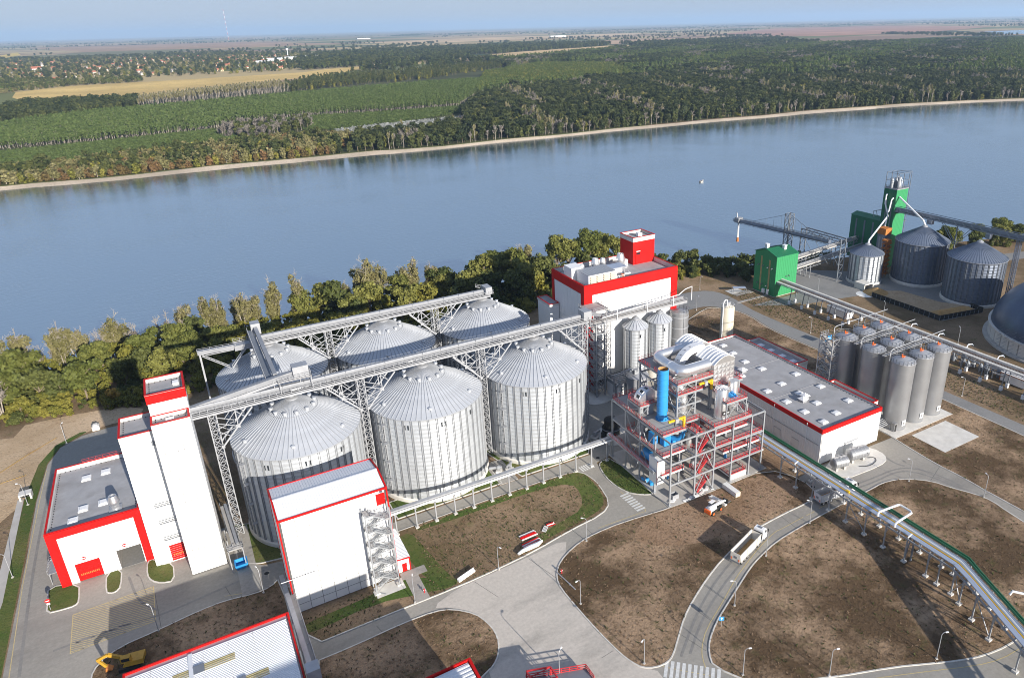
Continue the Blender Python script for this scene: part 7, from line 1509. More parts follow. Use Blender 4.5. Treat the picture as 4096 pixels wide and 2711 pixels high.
for y in (-.9,.2): MB().box(6.103,y,.5,7.4,y+.2,.62).build('fork', M_['dsteel'], t_)
t_ = thing('excavator', 'yellow excavator with folded arm by the shed at bottom left', 'excavator', (-25.6,135.4,.12), None, True, R(168))
for y in (-1.2,1.2): MB().prism([(-2,y-.3),(2,y-.3),(2,y+.3),(-2,y+.3)],.05,.85).build('track', M_['black'], t_)
MB().lathe(0,0,[(1.0,.85),(1.0,1.1)],16).build('turntable', M_['dsteel'], t_); MB().faces([(-2.4,-1.3,1.1),(1.2,-1.3,1.1),(1.2,1.3,1.1),(-2.4,1.3,1.1),(-2.5,-1.2,2.2),(.6,-1.25,2.0),(.6,1.25,2.0),(-2.5,1.2,2.2)],[(3,2,1,0),(4,5,6,7),(0,1,5,4),(1,2,6,5),(2,3,7,6),(3,0,4,7)]).build('engine_cover', M_['dyellow'], t_)
c_ = MB().box(-.4,.25,2.05,1.3,1.3,3.2).build('cab', M_['dyellow'], t_); MB().box(1.303,.35,2.3,1.33,1.2,3.1).build('windscreen', M_['glass'], c_); MB().box(-.3,1.303,2.4,1.1,1.33,3.1).build('side_window', M_['glass'], c_)
MB().beam((.8,-.3,1.8),(3.6,-.3,3.7),.5,.6).beam((3.6,-.3,3.7),(5.6,-.3,2.9),.45,.5).build('boom', M_['dyellow'], t_); MB().beam((5.5,-.3,3.0),(4.4,-.3,.9),.4,.45).build('dipper_arm', M_['dyellow'], t_); MB().faces([(4.4,-.9,1.0),(4.4,.3,1.0),(3.4,.3,.2),(3.4,-.9,.2),(4.6,-.9,.1),(4.6,.3,.1)],[(0,1,2,3),(3,2,5,4),(4,5,1,0),(0,3,4),(1,5,2)]).build('bucket', M_['rust'], t_)
# ------------------------------------------------------------------ small things on the ground
def stack(label, x, y, ang, L, W, n, mats, name='panel_stack', cat='panels'):
    t_ = thing(name, label, cat, (x,y,.13), None, True, ang); 
    for i in range(n): MB().box(-L/2+.1*(i % 2),-W/2+W*i/n+.03,0,L/2-.15*(i % 3),-W/2+W*(i+1)/n-.03,.16+.12*(i % 3)).build('panel', M_[mats[i % len(mats)]], t_)
    return t_
stack('upper stack of red and white trim panels lying on the grass', 58.4, 129.0, R(3), 4.4, 1.8, 5, ('plast','red','red','plast'))
stack('lower stack of red and white trim panels on pallet slats', 57.9, 125.9, R(6), 5.0, 1.8, 6, ('red','plast','redrail','plast','plast'))
stack('small red and white crate of trim pieces farthest right on the grass', 65.0, 129.8, R(-4), 2.2, 1.1, 4, ('red','plast'))
t_ = thing('wrapped_roll', 'long white plastic wrapped bundle next to the road kerb', 'bundle', (56.6,124.3,.13)); MB().tube([(53.2,123.9,.55),(54.6,124.3,.6),(56.6,124.4,.65),(58.6,124.5,.6),(60.2,125.2,.5)],[.3,.45,.55,.5,.3],10).build('wrap', M_['plast'], t_, True); MB().tube([(55.4,125.2,.4),(59.2,125.3,.45)],.25,8).build('roll', M_['wpaint'], t_)
t_ = thing('pallet_slats', 'small white slatted rack lying near the red crate', 'rack', (63,128.9,.13), None, True, .8)
for i in range(4): MB().box(-1.1,-.5+i*.3,.1,1.1,-.36+i*.3,.24).build('slat', M_['plast'], t_)
t_ = thing('wrapped_beam', 'white wrapped beam lying in the grass by the road bend', 'beam', (40,123.8,.13)); MB().beam((38,123.2,.4),(42.4,124.6,.4),.8,.5).build('core', M_['plast'], t_); MB().beam((38,123.5,.75),(42.4,124.9,.75),.15,.25).build('flange', M_['wpaint'], t_)
for x, y, lb in ((30.4,124,'small red and white hydrant by the annex footpath'),(59.1,113.5,'red hydrant on the kerb of the big brown field')):
    t_ = thing('hydrant', lb, 'hydrant', (x,y,.12), 'fire hydrants'); MB().lathe(x,y,[(.14,.1),(.14,.95),(.2,1.0),(.16,1.2),(0,1.25)],10).build('body', M_['redrail'], t_, True); MB().tube([(x-.28,y,.8),(x+.28,y,.8)],.08,8).build('outlet', M_['wpaint'], t_)
t_ = thing('fallen_pole', 'grey pole lying on the earth near the red hydrant', 'pole', (58.8,110.8,.13)); MB().tube([(58.3,114.2,.25),(59.2,107.5,.25)],.13,7).build('shaft', M_['galv'], t_); MB().cbox((58.9,109.4,.3),(.3,.5,.3)).build('bracket', M_['galv'], t_)
t_ = thing('road_sign', 'round red no entry sign with white plate below, on the left grass corner', 'road sign', (-41.1,161.7,.1)); MB().tube([(-41.1,161.7,.1),(-41.1,161.7,2.9)],.06,6).build('post', M_['galv'], t_)
s_ = MB(); s_.lathe(0,0,[(0,.02),(.5,.02),(.5,-.02)],18); s_.v = [(-41.1+v[0],161.6-v[2],2.6+v[1]) for v in s_.v]; q = s_.build('disc', M_['red'], t_); MB().box(-41.42,161.56,2.52,-40.78,161.575,2.68).build('bar', M_['wpaint'], q); MB().box(-41.4,161.58,1.6,-40.8,161.62,2.0).build('plate', M_['wpaint'], t_)
t_ = thing('road_sign', 'blue square direction sign with a white arrow beside the truck road', 'road sign', (79.6,83,.1), None, True, R(-25)); MB().tube([(0,0,0),(0,0,2.6)],.06,6).build('post', M_['galv'], t_); q = MB().box(-.5,-.1,1.7,.5,-.05,2.7).build('plate', M_['blue'], t_)
MB().faces([(-.08,-.11,1.85),(.08,-.11,1.85),(.08,-.11,2.3),(.25,-.11,2.3),(0,-.11,2.6),(-.25,-.11,2.3),(-.08,-.11,2.3)],[(0,1,2,6),(3,4,5)]).build('arrow', M_['wpaint'], q)
t_ = thing('road_sign', 'blue direction board on two posts by the back road', 'road sign', (205.5,168,.05)); q = MB().box(203.9,167.9,1.8,207.1,168,3.6).build('board', M_['blue'], t_); MB().box(204.2,167.86,2.5,206.6,167.895,2.75).build('text_line', M_['wpaint'], q)
for x in (204.3,206.7): MB().beam((x,168.1,0),(x,168.1,3.6),.12).build('post', M_['galv'], t_)
t_ = thing('culvert_head', 'small white concrete culvert head on the left verge', 'culvert', (-50.6,214,0)); MB().box(-52,213,0,-51.6,215.4,1.5).box(-49.6,213,0,-49.2,215.4,1.5).box(-52,213,1.5,-49.2,215.4,1.8).build('frame', M_['concw'], t_); MB().box(-51.6,214.6,0,-49.6,215.2,1.5).build('opening', M_['black'], t_)
structure(MB().prism([(-52.6,214),(-51.2,214),(-50.6,170),(-51.4,160),(-52.6,170)],.02,.1).build('drain_channel', M_['conc']))
for i, (p, q) in enumerate((((-60,231),(-46,247)),((-62,224),(-52,227)))): t_ = thing('hose', ('yellow drain pipe lying on the upper bare earth','yellow drain pipe lying on the lower bare earth')[i], 'pipe', (*p,.1)); MB().tube([(*p,.2),((p[0]+q[0])/2,(p[1]+q[1])/2+.6,.25),(*q,.25)],.05,6).build('tube', M_['dyellow'], t_)
t_ = thing('white_block', 'white concrete block at the curve of the left road behind the tower', 'block', (-35,246,0)); MB().box(-36.6,245.6,0,-34.6,247.6,1.4).build('block', M_['concw'], t_); MB().box(-36.2,245.9,1.403,-35,247.2,1.9).build('cap', M_['concw'], t_)
t_ = thing('boat', 'small motor boat on the river', 'boat', (381.2,456.8,-7), None, True, R(20)); MB().faces([(-2.6,-1,.9),(-2.6,1,.9),(1.2,1.1,1),(3.4,0,1.2),(1.2,-1.1,1),(-2.4,-.7,-.2),(-2.4,.7,-.2),(1,.7,-.2),(2.6,0,-.1),(1,-.7,-.2)],[(0,1,6,5),(1,2,7,6),(2,3,8,7),(3,4,9,8),(4,0,5,9)]).build('hull', M_['conc'], t_); MB().box(-1.8,-.7,.4,1,.7,.55).build('deck', M_['rust'], t_); MB().box(-2.9,-.2,.2,-2.6,.2,1.4).build('motor', M_['black'], t_); MB().box(-.6,-.35,.55,-.1,.35,1.5).build('console', M_['dsteel'], t_)

# ------------------------------------------------------------------ vegetation
LM = {
 'green': leaf_mat('leaves_green', (.125,.145,.034), (.215,.215,.055)), 'dark': leaf_mat('leaves_dark_green', (.075,.095,.026), (.135,.148,.042)),
 'olive': leaf_mat('leaves_olive_willow', (.185,.172,.066), (.255,.230,.105)), 'yell': leaf_mat('leaves_yellow_green', (.185,.185,.035), (.27,.245,.05)),
 'grey': leaf_mat('twigs_grey', (.135,.118,.098), (.195,.175,.15), .1), 'rust': leaf_mat('leaves_autumn', (.155,.115,.040), (.215,.130,.055)),
 'plant': leaf_mat('leaves_plantation', (.080,.118,.030), (.115,.155,.045), .2, .2), 'silver': leaf_mat('leaves_silver', (.25,.265,.25), (.34,.35,.33), .15),
 'lime': leaf_mat('leaves_light_green', (.105,.145,.030), (.150,.180,.045)), 'gold': leaf_mat('leaves_golden', (.30,.19,.03), (.38,.25,.05)),
 'fdark': leaf_mat('far_leaves_dark', (.036,.050,.019), (.075,.088,.030)), 'fgreen': leaf_mat('far_leaves_green', (.065,.082,.026), (.115,.125,.036)),  # dark leaf tone also stands in for cloud shade on the right forest
 'tuft': leaf_mat('dry_grass_blades', (.155,.105,.062), (.30,.21,.135), .1, .4), 'tuftg': leaf_mat('green_grass_blades', (.045,.065,.018), (.085,.095,.03), .1, .35)}
def mesh_np(name, V, F4, mats, mi=None):
    me = bpy.data.meshes.new(name); n, k = len(V), len(F4)
    me.vertices.add(n); me.vertices.foreach_set('co', V.astype(np.float32).ravel()); me.loops.add(k*4); me.loops.foreach_set('vertex_index', F4.astype(np.int32).ravel())
    me.polygons.add(k); me.polygons.foreach_set('loop_start', np.arange(0,4*k,4,dtype=np.int32)); me.polygons.foreach_set('loop_total', np.full(k,4,dtype=np.int32))
    for m_ in mats: me.materials.append(m_)
    if mi is not None: me.polygons.foreach_set('material_index', mi.astype(np.int32))
    me.update(calc_edges=True); return me
def quads(C, Nn, S, rng, asp=1.0):
    """leaf sprays: one small quad per centre, facing Nn"""
    n = len(C); r = rng.normal(size=(n,3)); a = np.cross(Nn, r); a /= np.linalg.norm(a,axis=1)[:,None]+1e-9; b = np.cross(Nn, a); b /= np.linalg.norm(b,axis=1)[:,None]+1e-9
    a *= S[:,None]*.5; b *= S[:,None]*.5*asp
    V = np.stack([C-a-b*.7, C+a*.8-b, C+a+b*.8, C-a*.7+b],1).reshape(-1,3); return V, np.arange(4*n).reshape(-1,4)
def crown_pts(rng, lobes, n):
    """leaf centres spread through lobes (x,y,z,rx,rz), thinner inside"""
    w = np.array([l_[3]**2 for l_ in lobes]); k = rng.choice(len(lobes), n, p=w/w.sum()); L = np.array(lobes)[k]
    d = rng.normal(size=(n,3)); d /= np.linalg.norm(d,axis=1)[:,None]; rr = rng.uniform(.35,1.0,n)**.55*(1+.12*rng.normal(size=n))
    C = L[:,:3] + d*rr[:,None]*np.stack([L[:,3],L[:,3],L[:,4]],1); Nn = d*.9+rng.normal(size=(n,3))*.55+np.array([0,0,.25]); return C, Nn/np.linalg.norm(Nn,axis=1)[:,None]
def limbs(mb, rng, H, spread, n, r0, lean=0):
    mb.tube([(0,0,-.5),(lean*.3,0,H*.3),(lean,0,H*.72)], [r0, r0*.8, r0*.35], 6, False); tips = []
    for i in range(n):
        a = rng.uniform(0,2*PI); z = H*rng.uniform(.22,.6); q = Vector((lean*.5,0,z)); e = q+Vector((math.cos(a)*spread*rng.uniform(.5,1),math.sin(a)*spread*rng.uniform(.5,1),H*rng.uniform(.2,.42)))
        mb.tube([q, q.lerp(e,.5)+Vector((0,0,H*.03)), e], [r0*.5,r0*.34,r0*.14], 5, False); tips.append(e)
    return tips
def twigs(mb, rng, tips, n, L, r):
    for t_ in tips:
        for i in range(n):
            d = Vector((rng.normal(),rng.normal(),abs(rng.normal())*1.3+.5)).normalized()*L*rng.uniform(.5,1.1); mb.beam(t_, t_+d, r)
            for j in range(2): q = t_+d*rng.uniform(.4,.9); mb.beam(q, q+Vector((rng.normal(),rng.normal(),1)).normalized()*L*.4, r*.7)
NEAR = {}
def near_kind(kind, seed):
    rng = np.random.default_rng(seed); mb = MB(); lobes = []
    if kind == 'round': H, sp, lm, nl, ls = 13, 4.6, 'green', 3000, .75
    elif kind == 'lime': H, sp, lm, nl, ls = 9.5, 3.6, 'yell', 1700, .75
    elif kind == 'willow': H, sp, lm, nl, ls = 15.5, 3.3, 'olive', 2300, .55
    elif kind == 'tall': H, sp, lm, nl, ls = 21, 5.6, 'green', 4000, .85
    elif kind == 'shrub': H, sp, lm, nl, ls = 5.5, 3.2, 'dark', 1300, .7
    elif kind == 'dark': H, sp, lm, nl, ls = 12, 4.2, 'dark', 2300, .85
    elif kind == 'gold': H, sp, lm, nl, ls = 7, 2.0, 'gold', 900, .6
    else: H, sp, lm, nl, ls = 13.5, 3.0, 'grey', 420, .5
    if kind in ('willow','bare'):
        tips = []
        for s_ in range(4):
            a = rng.uniform(0,2*PI); b = Vector((math.cos(a)*sp*.7, math.sin(a)*sp*.7, H*rng.uniform(.7,1.0))); mb.tube([(math.cos(a)*.3,math.sin(a)*.3,-.5), b*.5+Vector((0,0,H*.04)), b], [.3,.2,.06], 5, False); tips += [b, b*.72, b*.55]
            if kind == 'willow':
                for u in (.45,.62,.8,.95): lobes.append((b.x*u+rng.normal()*.5, b.y*u+rng.normal()*.5, b.z*u+H*.02, sp*rng.uniform(.26,.5), sp*rng.uniform(.45,.8)))
            else: lobes.append((b.x*.8,b.y*.8,b.z*.75,sp*.5,H*.18))
        twigs(mb, rng, tips, 6 if kind == 'bare' else 4, H*.2, .06)
    else:
        tips = limbs(mb, rng, H, sp, 7, H*.024, rng.normal()*.4)
        for t_ in tips: lobes.append((t_.x,t_.y,t_.z,sp*rng.uniform(.38,.56),sp*rng.uniform(.34,.5)))
        for i in range(7):
            a = rng.uniform(0,2*PI); r = sp*rng.uniform(.1,.7); z = H*rng.uniform(.35,.88); lobes.append((math.cos(a)*r*(1.15-z/H*.5),math.sin(a)*r*(1.15-z/H*.5),z,sp*rng.uniform(.36,.54),sp*rng.uniform(.3,.46)))
        if kind in ('shrub','dark','lime'):
            for i in range(6): a = rng.uniform(0,2*PI); lobes.append((math.cos(a)*sp*.7,math.sin(a)*sp*.7,H*.2,sp*.42,H*.2))
    C, Nn = crown_pts(rng, lobes, nl); C[:,2] = np.maximum(C[:,2], .3); V, F = quads(C, Nn, rng.uniform(.6,1.35,nl)*ls, rng, .8)
    cm = mesh_np(kind+'_crown', V, F, [LM[lm]]); tb = bpy.data.meshes.new(kind+'_trunk'); tb.from_pydata(mb.v, [], mb.f); tb.materials.append(M_['deadwood'] if kind in ('willow','bare') else M_['bark']); return cm, tb
for k_, n in (('round',4),('lime',3),('willow',5),('tall',3),('shrub',3),('dark',3),('bare',4),('gold',1)): NEAR[k_] = [near_kind(k_, 100+37*i+len(k_)) for i in range(n)]
TL = {'round':('leafy_tree','round green tree','tree'),'lime':('young_tree','low yellow-green tree','tree'),'willow':('willow_tree','tall olive willow','tree'),
 'tall':('poplar_tree','very tall green tree','tree'),'shrub':('shrub','low dark shrub','shrub'),'dark':('leafy_tree','dark bushy tree','tree'),'bare':('bare_tree','bare grey tree','tree'),'gold':('young_tree','single golden autumn tree at the foot of the dark belt left of the tall tower','tree')}
def where(x, y):
    d = bank_y(x)-y; a = 'at the waterline' if d < 11 else 'in the middle' if d < 30 else 'on the landward side'
    b = 'far left of the tower' if x < -75 else 'left of the tall tower' if x < -15 else 'behind the first back silo' if x < 32 else 'behind the middle back silo' if x < 66 else 'behind the last back silo' if x < 104 else 'beside the big red edged building' if x < 165 else 'behind the big red edged building' if x < 212 else 'left of the green house' if x < 252 else 'around the ship loader' if x < 300 else 'beyond the green terminal'
    return a+' of the belt '+b if d >= 11 else a+' '+b
rng = np.random.default_rng(5)
def bank_y(x):
    for a, b in zip(bank, bank[1:]):
        if a[0] <= x <= b[0]: return a[1]+(b[1]-a[1])*(x-a[0])/(b[0]-a[0])
    return 300
def plant(kind, x, y, s, z=None):
    cm, tb = NEAR[kind][rng.integers(len(NEAR[kind]))]; nm, lb, ct = TL[kind]
    if z is None: d = bank_y(x)-y; z = 0 if d > 14 else (d-14)/14*8
    r = bpy.data.objects.new(nm, None); col.objects.link(r); r.location = (x,y,z-.1); r.rotation_euler = (0,0,rng.uniform(0,6.28)); r.scale = (s*rng.uniform(.9,1.1),s*rng.uniform(.9,1.1),s); tag(r, lb+('' if kind == 'gold' else ' '+where(x, y)), ct, None if kind == 'gold' else kind+' trees of the riverside belt')
    for nm2, me in (('trunk',tb),('crown',cm)): o = bpy.data.objects.new(nm2, me); col.objects.link(o); o.parent = r
ntree = 0
def belt(x0, x1, step, yoff, jit, kinds, smin, smax):
    x = x0
    while x < x1:
        k_ = kinds[rng.integers(len(kinds))]; xx = x+rng.normal()*step*.2; plant(k_, xx, bank_y(xx)-yoff+rng.normal()*jit, rng.uniform(smin,smax)); x += step*rng.uniform(.75,1.25)
belt(-118, 92, 5.2, 5, 2.5, ('willow','willow','willow','bare'), .8, 1.35)
belt(-118, 40, 8.0, 13, 3, ('willow','bare','olive' if 0 else 'willow','shrub','dark'), .65, .95)
belt(-120, -2, 7.5, 28, 4, ('round','round','lime','willow','round'), .85, 1.35)
belt(-122, -6, 8.0, 42, 4, ('round','round','dark','willow'), .75, 1.15)
belt(-124, -50, 7.5, 52, 3, ('dark','shrub','lime','bare'), .6, .85)
belt(-6, 62, 6.0, 34, 4, ('lime','lime','round'), .8, 1.1)
belt(-2, 60, 7.0, 46, 4, ('dark','lime','shrub'), .7, .95)
belt(40, 150, 6.5, 16, 4, ('round','dark','willow','round'), .95, 1.45)
belt(56, 150, 6.5, 32, 5, ('dark','round','lime','lime'), .9, 1.3)
belt(100, 165, 9.0, 46, 5, ('dark','shrub','dark'), .7, 1.0)
for x, y, s in ((160,300,1.0),(169,305,1.1),(177,299,1.08),(186,303,1.12),(193,297,1.0),(203,287,.72),(120,302,.8),(126,296,.75)): plant('tall', x, y, s)
for x, y, s in ((168,284,.9),(178,282,.9),(196,280,.8),(205,275,.8),(212,270,.85),(220,268,.9),(150,288,1.0),(158,282,.9)): plant('dark', x, y, s)
for x, y, s in ((226,262,1.3),(232,256,1.2),(228,250,1.1),(235,247,1.2),(242,252,1.3),(240,242,1.1),(248,248,1.2),(250,240,1.0),(256,252,1.2),(222,255,1.1),(217,262,1.2),(230,240,.9),(268,250,.9),(275,248,1.0),(284,249,1.0),(292,247,.9)): plant('shrub', x, y, s)
for x, y, s in ((236,252,.62),(244,246,.6),(250,252,.6),(212,258,.5)): plant('dark', x, y, s)
for i in range(34): x = rng.uniform(340,440); plant('round' if i % 3 else 'dark', x, bank_y(x)-10-rng.uniform(0,20), rng.uniform(.6,.95))
plant('gold', -30.5, 262, .9)
# ---- far side: instanced woods
FARV = {}
def far_kind(kind, seed):
    rng = np.random.default_rng(seed); mb = MB(); lobes = []
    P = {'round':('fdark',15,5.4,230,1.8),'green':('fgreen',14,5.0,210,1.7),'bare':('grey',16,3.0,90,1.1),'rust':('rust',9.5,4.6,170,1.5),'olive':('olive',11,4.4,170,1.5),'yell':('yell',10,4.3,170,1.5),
         'plant':('plant',11,1.9,70,1.3),'low':('plant',3.2,1.6,45,.9),'silver':('silver',3.4,1.9,50,1.0),'lime':('lime',13,2.6,90,1.5),'pole':('olive',20,2.0,70,1.3),'poplar':('fgreen',18,3.2,150,1.6),'greyw':('grey',12,4.2,150,1.4)}[kind]
    lm, H, sp, nl, ls = P; wood = M_['deadwood'] if kind in ('bare','pole','olive','plant','lime') else M_['bark']
    r0 = .13 if kind in ('low','silver') else .3
    mb.tube([(0,0,-.5),(rng.normal()*.3,rng.normal()*.3,H*.8)], [r0,r0*.4], 4, False)
    if kind in ('bare','pole'):
        for i in range(7): a = rng.uniform(0,6.28); z = H*rng.uniform(.3,.75); q = Vector((0,0,z)); mb.beam(q, q+Vector((math.cos(a)*sp,math.sin(a)*sp,H*.3)), .16)
    lo = {'plant':.35,'lime':.3,'pole':.62,'poplar':.15,'bare':.4,'round':.08,'green':.1,'rust':.08,'olive':.1,'yell':.08}.get(kind,.2)
    for i in range(11 if sp > 3.5 else 5):
        a = rng.uniform(0,6.28); z = H*rng.uniform(lo,.92); r = sp*rng.uniform(0,.62)*(1.2-.5*z/H); lobes.append((math.cos(a)*r,math.sin(a)*r,z,sp*rng.uniform(.42,.62),max(sp*.45,H*.09)))
    C, Nn = crown_pts(rng, lobes, nl); V, F = quads(C, Nn, rng.uniform(.6,1.4,nl)*ls, rng, .85); tv = np.array([tuple(v) for v in mb.v]); tf = np.array([f if len(f) == 4 else (*f, f[-1]) for f in mb.f])
    me = mesh_np(kind+'_tree', np.vstack([V,tv]), np.vstack([F,tf+len(V)]), [LM[lm],wood], np.concatenate([np.zeros(len(F)),np.ones(len(tf))])); return me
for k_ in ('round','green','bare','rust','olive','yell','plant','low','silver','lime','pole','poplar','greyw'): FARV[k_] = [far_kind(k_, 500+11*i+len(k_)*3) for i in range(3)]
def in_poly(P, poly):
    x, y = P[:,0], P[:,1]; c_ = np.zeros(len(P), bool); n = len(poly)
    for i in range(n):
        (x1,y1),(x2,y2) = poly[i], poly[(i+1) % n]; c_ ^= ((y1 > y) != (y2 > y)) & (x < (x2-x1)*(y-y1)/(y2-y1+1e-12)+x1)
    return c_
KEEP = [[(-259.2,2045.6),(-274.0,2240.5),(-174.0,2392.0),(95.5,2433.9),(444.6,2510.4),(557.0,2656.8),(805.0,2756.8),(466.8,2240.0),(312.9,2163.8),(-16.3,1863.7),(-217.3,1877.9)],[(1114.9,2973.3),(1591.0,3398.7),(2620.6,3953.4),(2514.9,3571.2),(1310.0,2720.8)],[(-714.3,6391.0),(-257.9,8176.3),(732.0,7901.5),(230.7,6324.3),(-450.7,5518.3)],[(-1274.8,12523.2),(1355.3,12014.3),(1855.5,7865.4),(1072.5,7589.5),(-374.3,7773.5)],[(4791.5,5730.2),(8766.9,8831.3),(10088.7,7804.8),(8163.7,4990.3),(5779.7,4042.8),(4511.1,4089.3)],[(1966.1,7959.8),(3711.8,8923.0),(6155.1,8641.8),(4829.6,7111.7),(2309.4,6559.1)],[(2889.1,5008.5),(4504.0,5042.0),(3242.6,4242.8),(2656.7,4107.9)]]
def fill(poly, step, jit=.35, rot=0.0, rng=np.random.default_rng(3)):
    P = np.array(poly); c_ = P.mean(0); ca, sa = math.cos(rot), math.sin(rot); Q = (P-c_)@np.array([[ca,-sa],[sa,ca]]); lo, hi = Q.min(0), Q.max(0)
    gx, gy = np.meshgrid(np.arange(lo[0],hi[0],step), np.arange(lo[1],hi[1],step)); G = np.stack([gx.ravel(),gy.ravel()],1); G += rng.uniform(-jit,jit,G.shape)*step
    G = G@np.array([[ca,sa],[-sa,ca]])+c_; G = G[in_poly(G, poly)]
    for k_ in KEEP: G = G[~in_poly(G, k_)]
    return G
def gn_scatter(name, P, z, kinds, label, smin=.8, smax=1.2, vert=None, meshes=None, weights=None):
    """one stuff object: points carrying instances of the given tree meshes"""
    n = len(P); 
    if n == 0: return
    cl = bpy.data.collections.new(name+'_kinds'); ms = meshes or [m_ for k_ in kinds for m_ in FARV[k_]]
    for i, m_ in enumerate(ms): cl.objects.link(bpy.data.objects.new(f'{name}_{i:02d}', m_))
    me = bpy.data.meshes.new(name); me.vertices.add(n); me.vertices.foreach_set('co', np.column_stack([P, np.broadcast_to(z, (n,))]).astype(np.float32).ravel())
    r = np.random.default_rng(len(name)*7+n); s_ = r.uniform(smin,smax,n); a = me.attributes.new('sc','FLOAT_VECTOR','POINT'); a.data.foreach_set('vector', np.column_stack([s_*r.uniform(.9,1.15,n), s_*r.uniform(.9,1.15,n), s_*(vert if vert is not None else 1)]).astype(np.float32).ravel())
    a = me.attributes.new('rz','FLOAT_VECTOR','POINT'); a.data.foreach_set('vector', np.column_stack([np.zeros(n),np.zeros(n),r.uniform(0,6.28,n)]).astype(np.float32).ravel())
    a = me.attributes.new('vi','INT','POINT'); a.data.foreach_set('value', (r.choice(len(ms), n, p=weights) if weights is not None else r.integers(0,len(ms),n)).astype(np.int32))
    o = bpy.data.objects.new(name, me); col.objects.link(o); o['kind'] = 'stuff'; o['label'] = label
    g = bpy.data.node_groups.new(name, 'GeometryNodeTree'); g.interface.new_socket('Geometry', in_out='INPUT', socket_type='NodeSocketGeometry'); g.interface.new_socket('Geometry', in_out='OUTPUT', socket_type='NodeSocketGeometry')
    gi, go = g.nodes.new('NodeGroupInput'), g.nodes.new('NodeGroupOutput'); ip = g.nodes.new('GeometryNodeInstanceOnPoints'); ci = g.nodes.new('GeometryNodeCollectionInfo'); ci.inputs[0].default_value = cl; ci.inputs[1].default_value = True; ci.inputs[2].default_value = True
    def na(t_, nm): q = g.nodes.new('GeometryNodeInputNamedAttribute'); q.data_type = t_; q.inputs[0].default_value = nm; return q.outputs[0]
    g.links.new(gi.outputs[0], ip.inputs['Points']); g.links.new(ci.outputs[0], ip.inputs['Instance']); ip.inputs['Pick Instance'].default_value = True
    g.links.new(na('INT','vi'), ip.inputs['Instance Index']); g.links.new(na('FLOAT_VECTOR','rz'), ip.inputs['Rotation']); g.links.new(na('FLOAT_VECTOR','sc'), ip.inputs['Scale']); g.links.new(ip.outputs[0], go.inputs[0])
    md = o.modifiers.new('scatter','NODES'); md.node_group = g; return o
FZ = -5.3
def patch(P, s, seed, thr):
    """true where a smooth pseudo-noise is above thr: groups of alike trees"""
    r = np.random.default_rng(seed); v = np.zeros(len(P))
    for i in range(6): a = r.uniform(0,6.28); f = (1+i*.6)/s; v += np.sin((P[:,0]*math.cos(a)+P[:,1]*math.sin(a))*f*6.28+r.uniform(0,6.28))/(1+i*.5)
    return v > thr
def beach_line(x):
    for a, b in zip(btop, btop[1:]):
        if a[0] <= x <= b[0]: return a[1]+(b[1]-a[1])*(x-a[0])/(b[0]-a[0])
    return 800
# individually built trees of the far shore: the front row that shows largest
fn = 0; rngf = np.random.default_rng(9)
KL = {'rust':('autumn_tree','orange brown autumn tree on the far shore'),'olive':('shore_tree','olive shore tree on the far bank'),'yell':('shore_tree','yellow green shore tree on the far bank'),'green':('shore_tree','green leafy tree on the far bank edge'),'round':('shore_tree','dark round tree on the far bank edge'),'bare':('bare_tree','bare grey tree at the far bank edge'),'pole':('shore_tree','slender pale stemmed tree at the far bank edge'),'poplar':('poplar_tree','tall green poplar at the far bank edge')}
used_ = []
x = -150.0
while x < 1150 and fn < 165:
    zone = 0 if x < 165 else 1
    k_ = (('rust','olive','yell','rust','olive')[rngf.integers(5)] if zone == 0 else ('round','bare','green','pole','round','bare','poplar','green')[rngf.integers(8)])
    xx = x+rngf.normal(); y = beach_line(xx)+rngf.uniform(3,9)
    o = bpy.data.objects.new(KL[k_][0], FARV[k_][rngf.integers(3)]); col.objects.link(o); o.location = (xx,y,FZ); s_ = rngf.uniform(.75,1.1); o.scale = (s_*1.05,s_*1.05,s_); o.rotation_euler = (0,0,rngf.uniform(0,6.28)); tag(o, KL[k_][1].replace(' on the far bank edge',' on the far bank').replace(' at the far bank edge',' on the far bank')+(', left end of the autumn strip' if xx < -60 else ', in the autumn strip opposite the tower' if xx < 40 else ', in the autumn strip opposite the silos' if xx < 165 else ', opposite the back silos' if xx < 330 else ', opposite the big building' if xx < 520 else ', between river boat and sand spit' if xx < 760 else ', by the sand spit' if xx < 950 else ', beyond the sand spit'), 'tree', k_+' trees along the far shore'); fn += 1; x += 6.3 if zone == 0 else 8.2
Z = lambda *p: list(p)
BL = [(p[0], p[1]+8) for p in btop if -400 < p[0] < 4200]
def strip_from_shore(xa, xb, depth): 
    q = [(p[0], p[1]) for p in BL if xa <= p[0] <= xb]; return q+[(p[0]+depth*.25, p[1]+depth) for p in q[::-1]]
autumn = [(p[0],p[1]) for p in BL if -300 <= p[0] <= 175]+[(211.9,896.4),(123.8,936.1),(84.1,925.5),(20.3,910.0),(-67.6,878.3),(-138.3,874.7),(-300,930)]
P = fill(autumn, 6.2); m1 = patch(P, 70, 1, .3); gn_scatter('autumn_wood', P[m1], FZ, ('rust','olive'), 'autumn coloured shore wood on the far bank', .7, 1.1); gn_scatter('autumn_wood', P[~m1], FZ, ('yell','olive','green'), 'mixed green and olive shore wood on the far bank', .7, 1.15)
lowp = [(-139.0,880.6),(-158.6,1041.9),(-75.7,1060.9),(65.9,1096.0),(125.6,948.0),(84.9,933.0),(20.6,917.1),(-67.9,884.6),(-320,950),(-320,1080)]
gn_scatter('young_plantation', fill(lowp[:8], 3.3, .2, .5), FZ, ('low',), 'carpet of low young plantation trees', .85, 1.15)
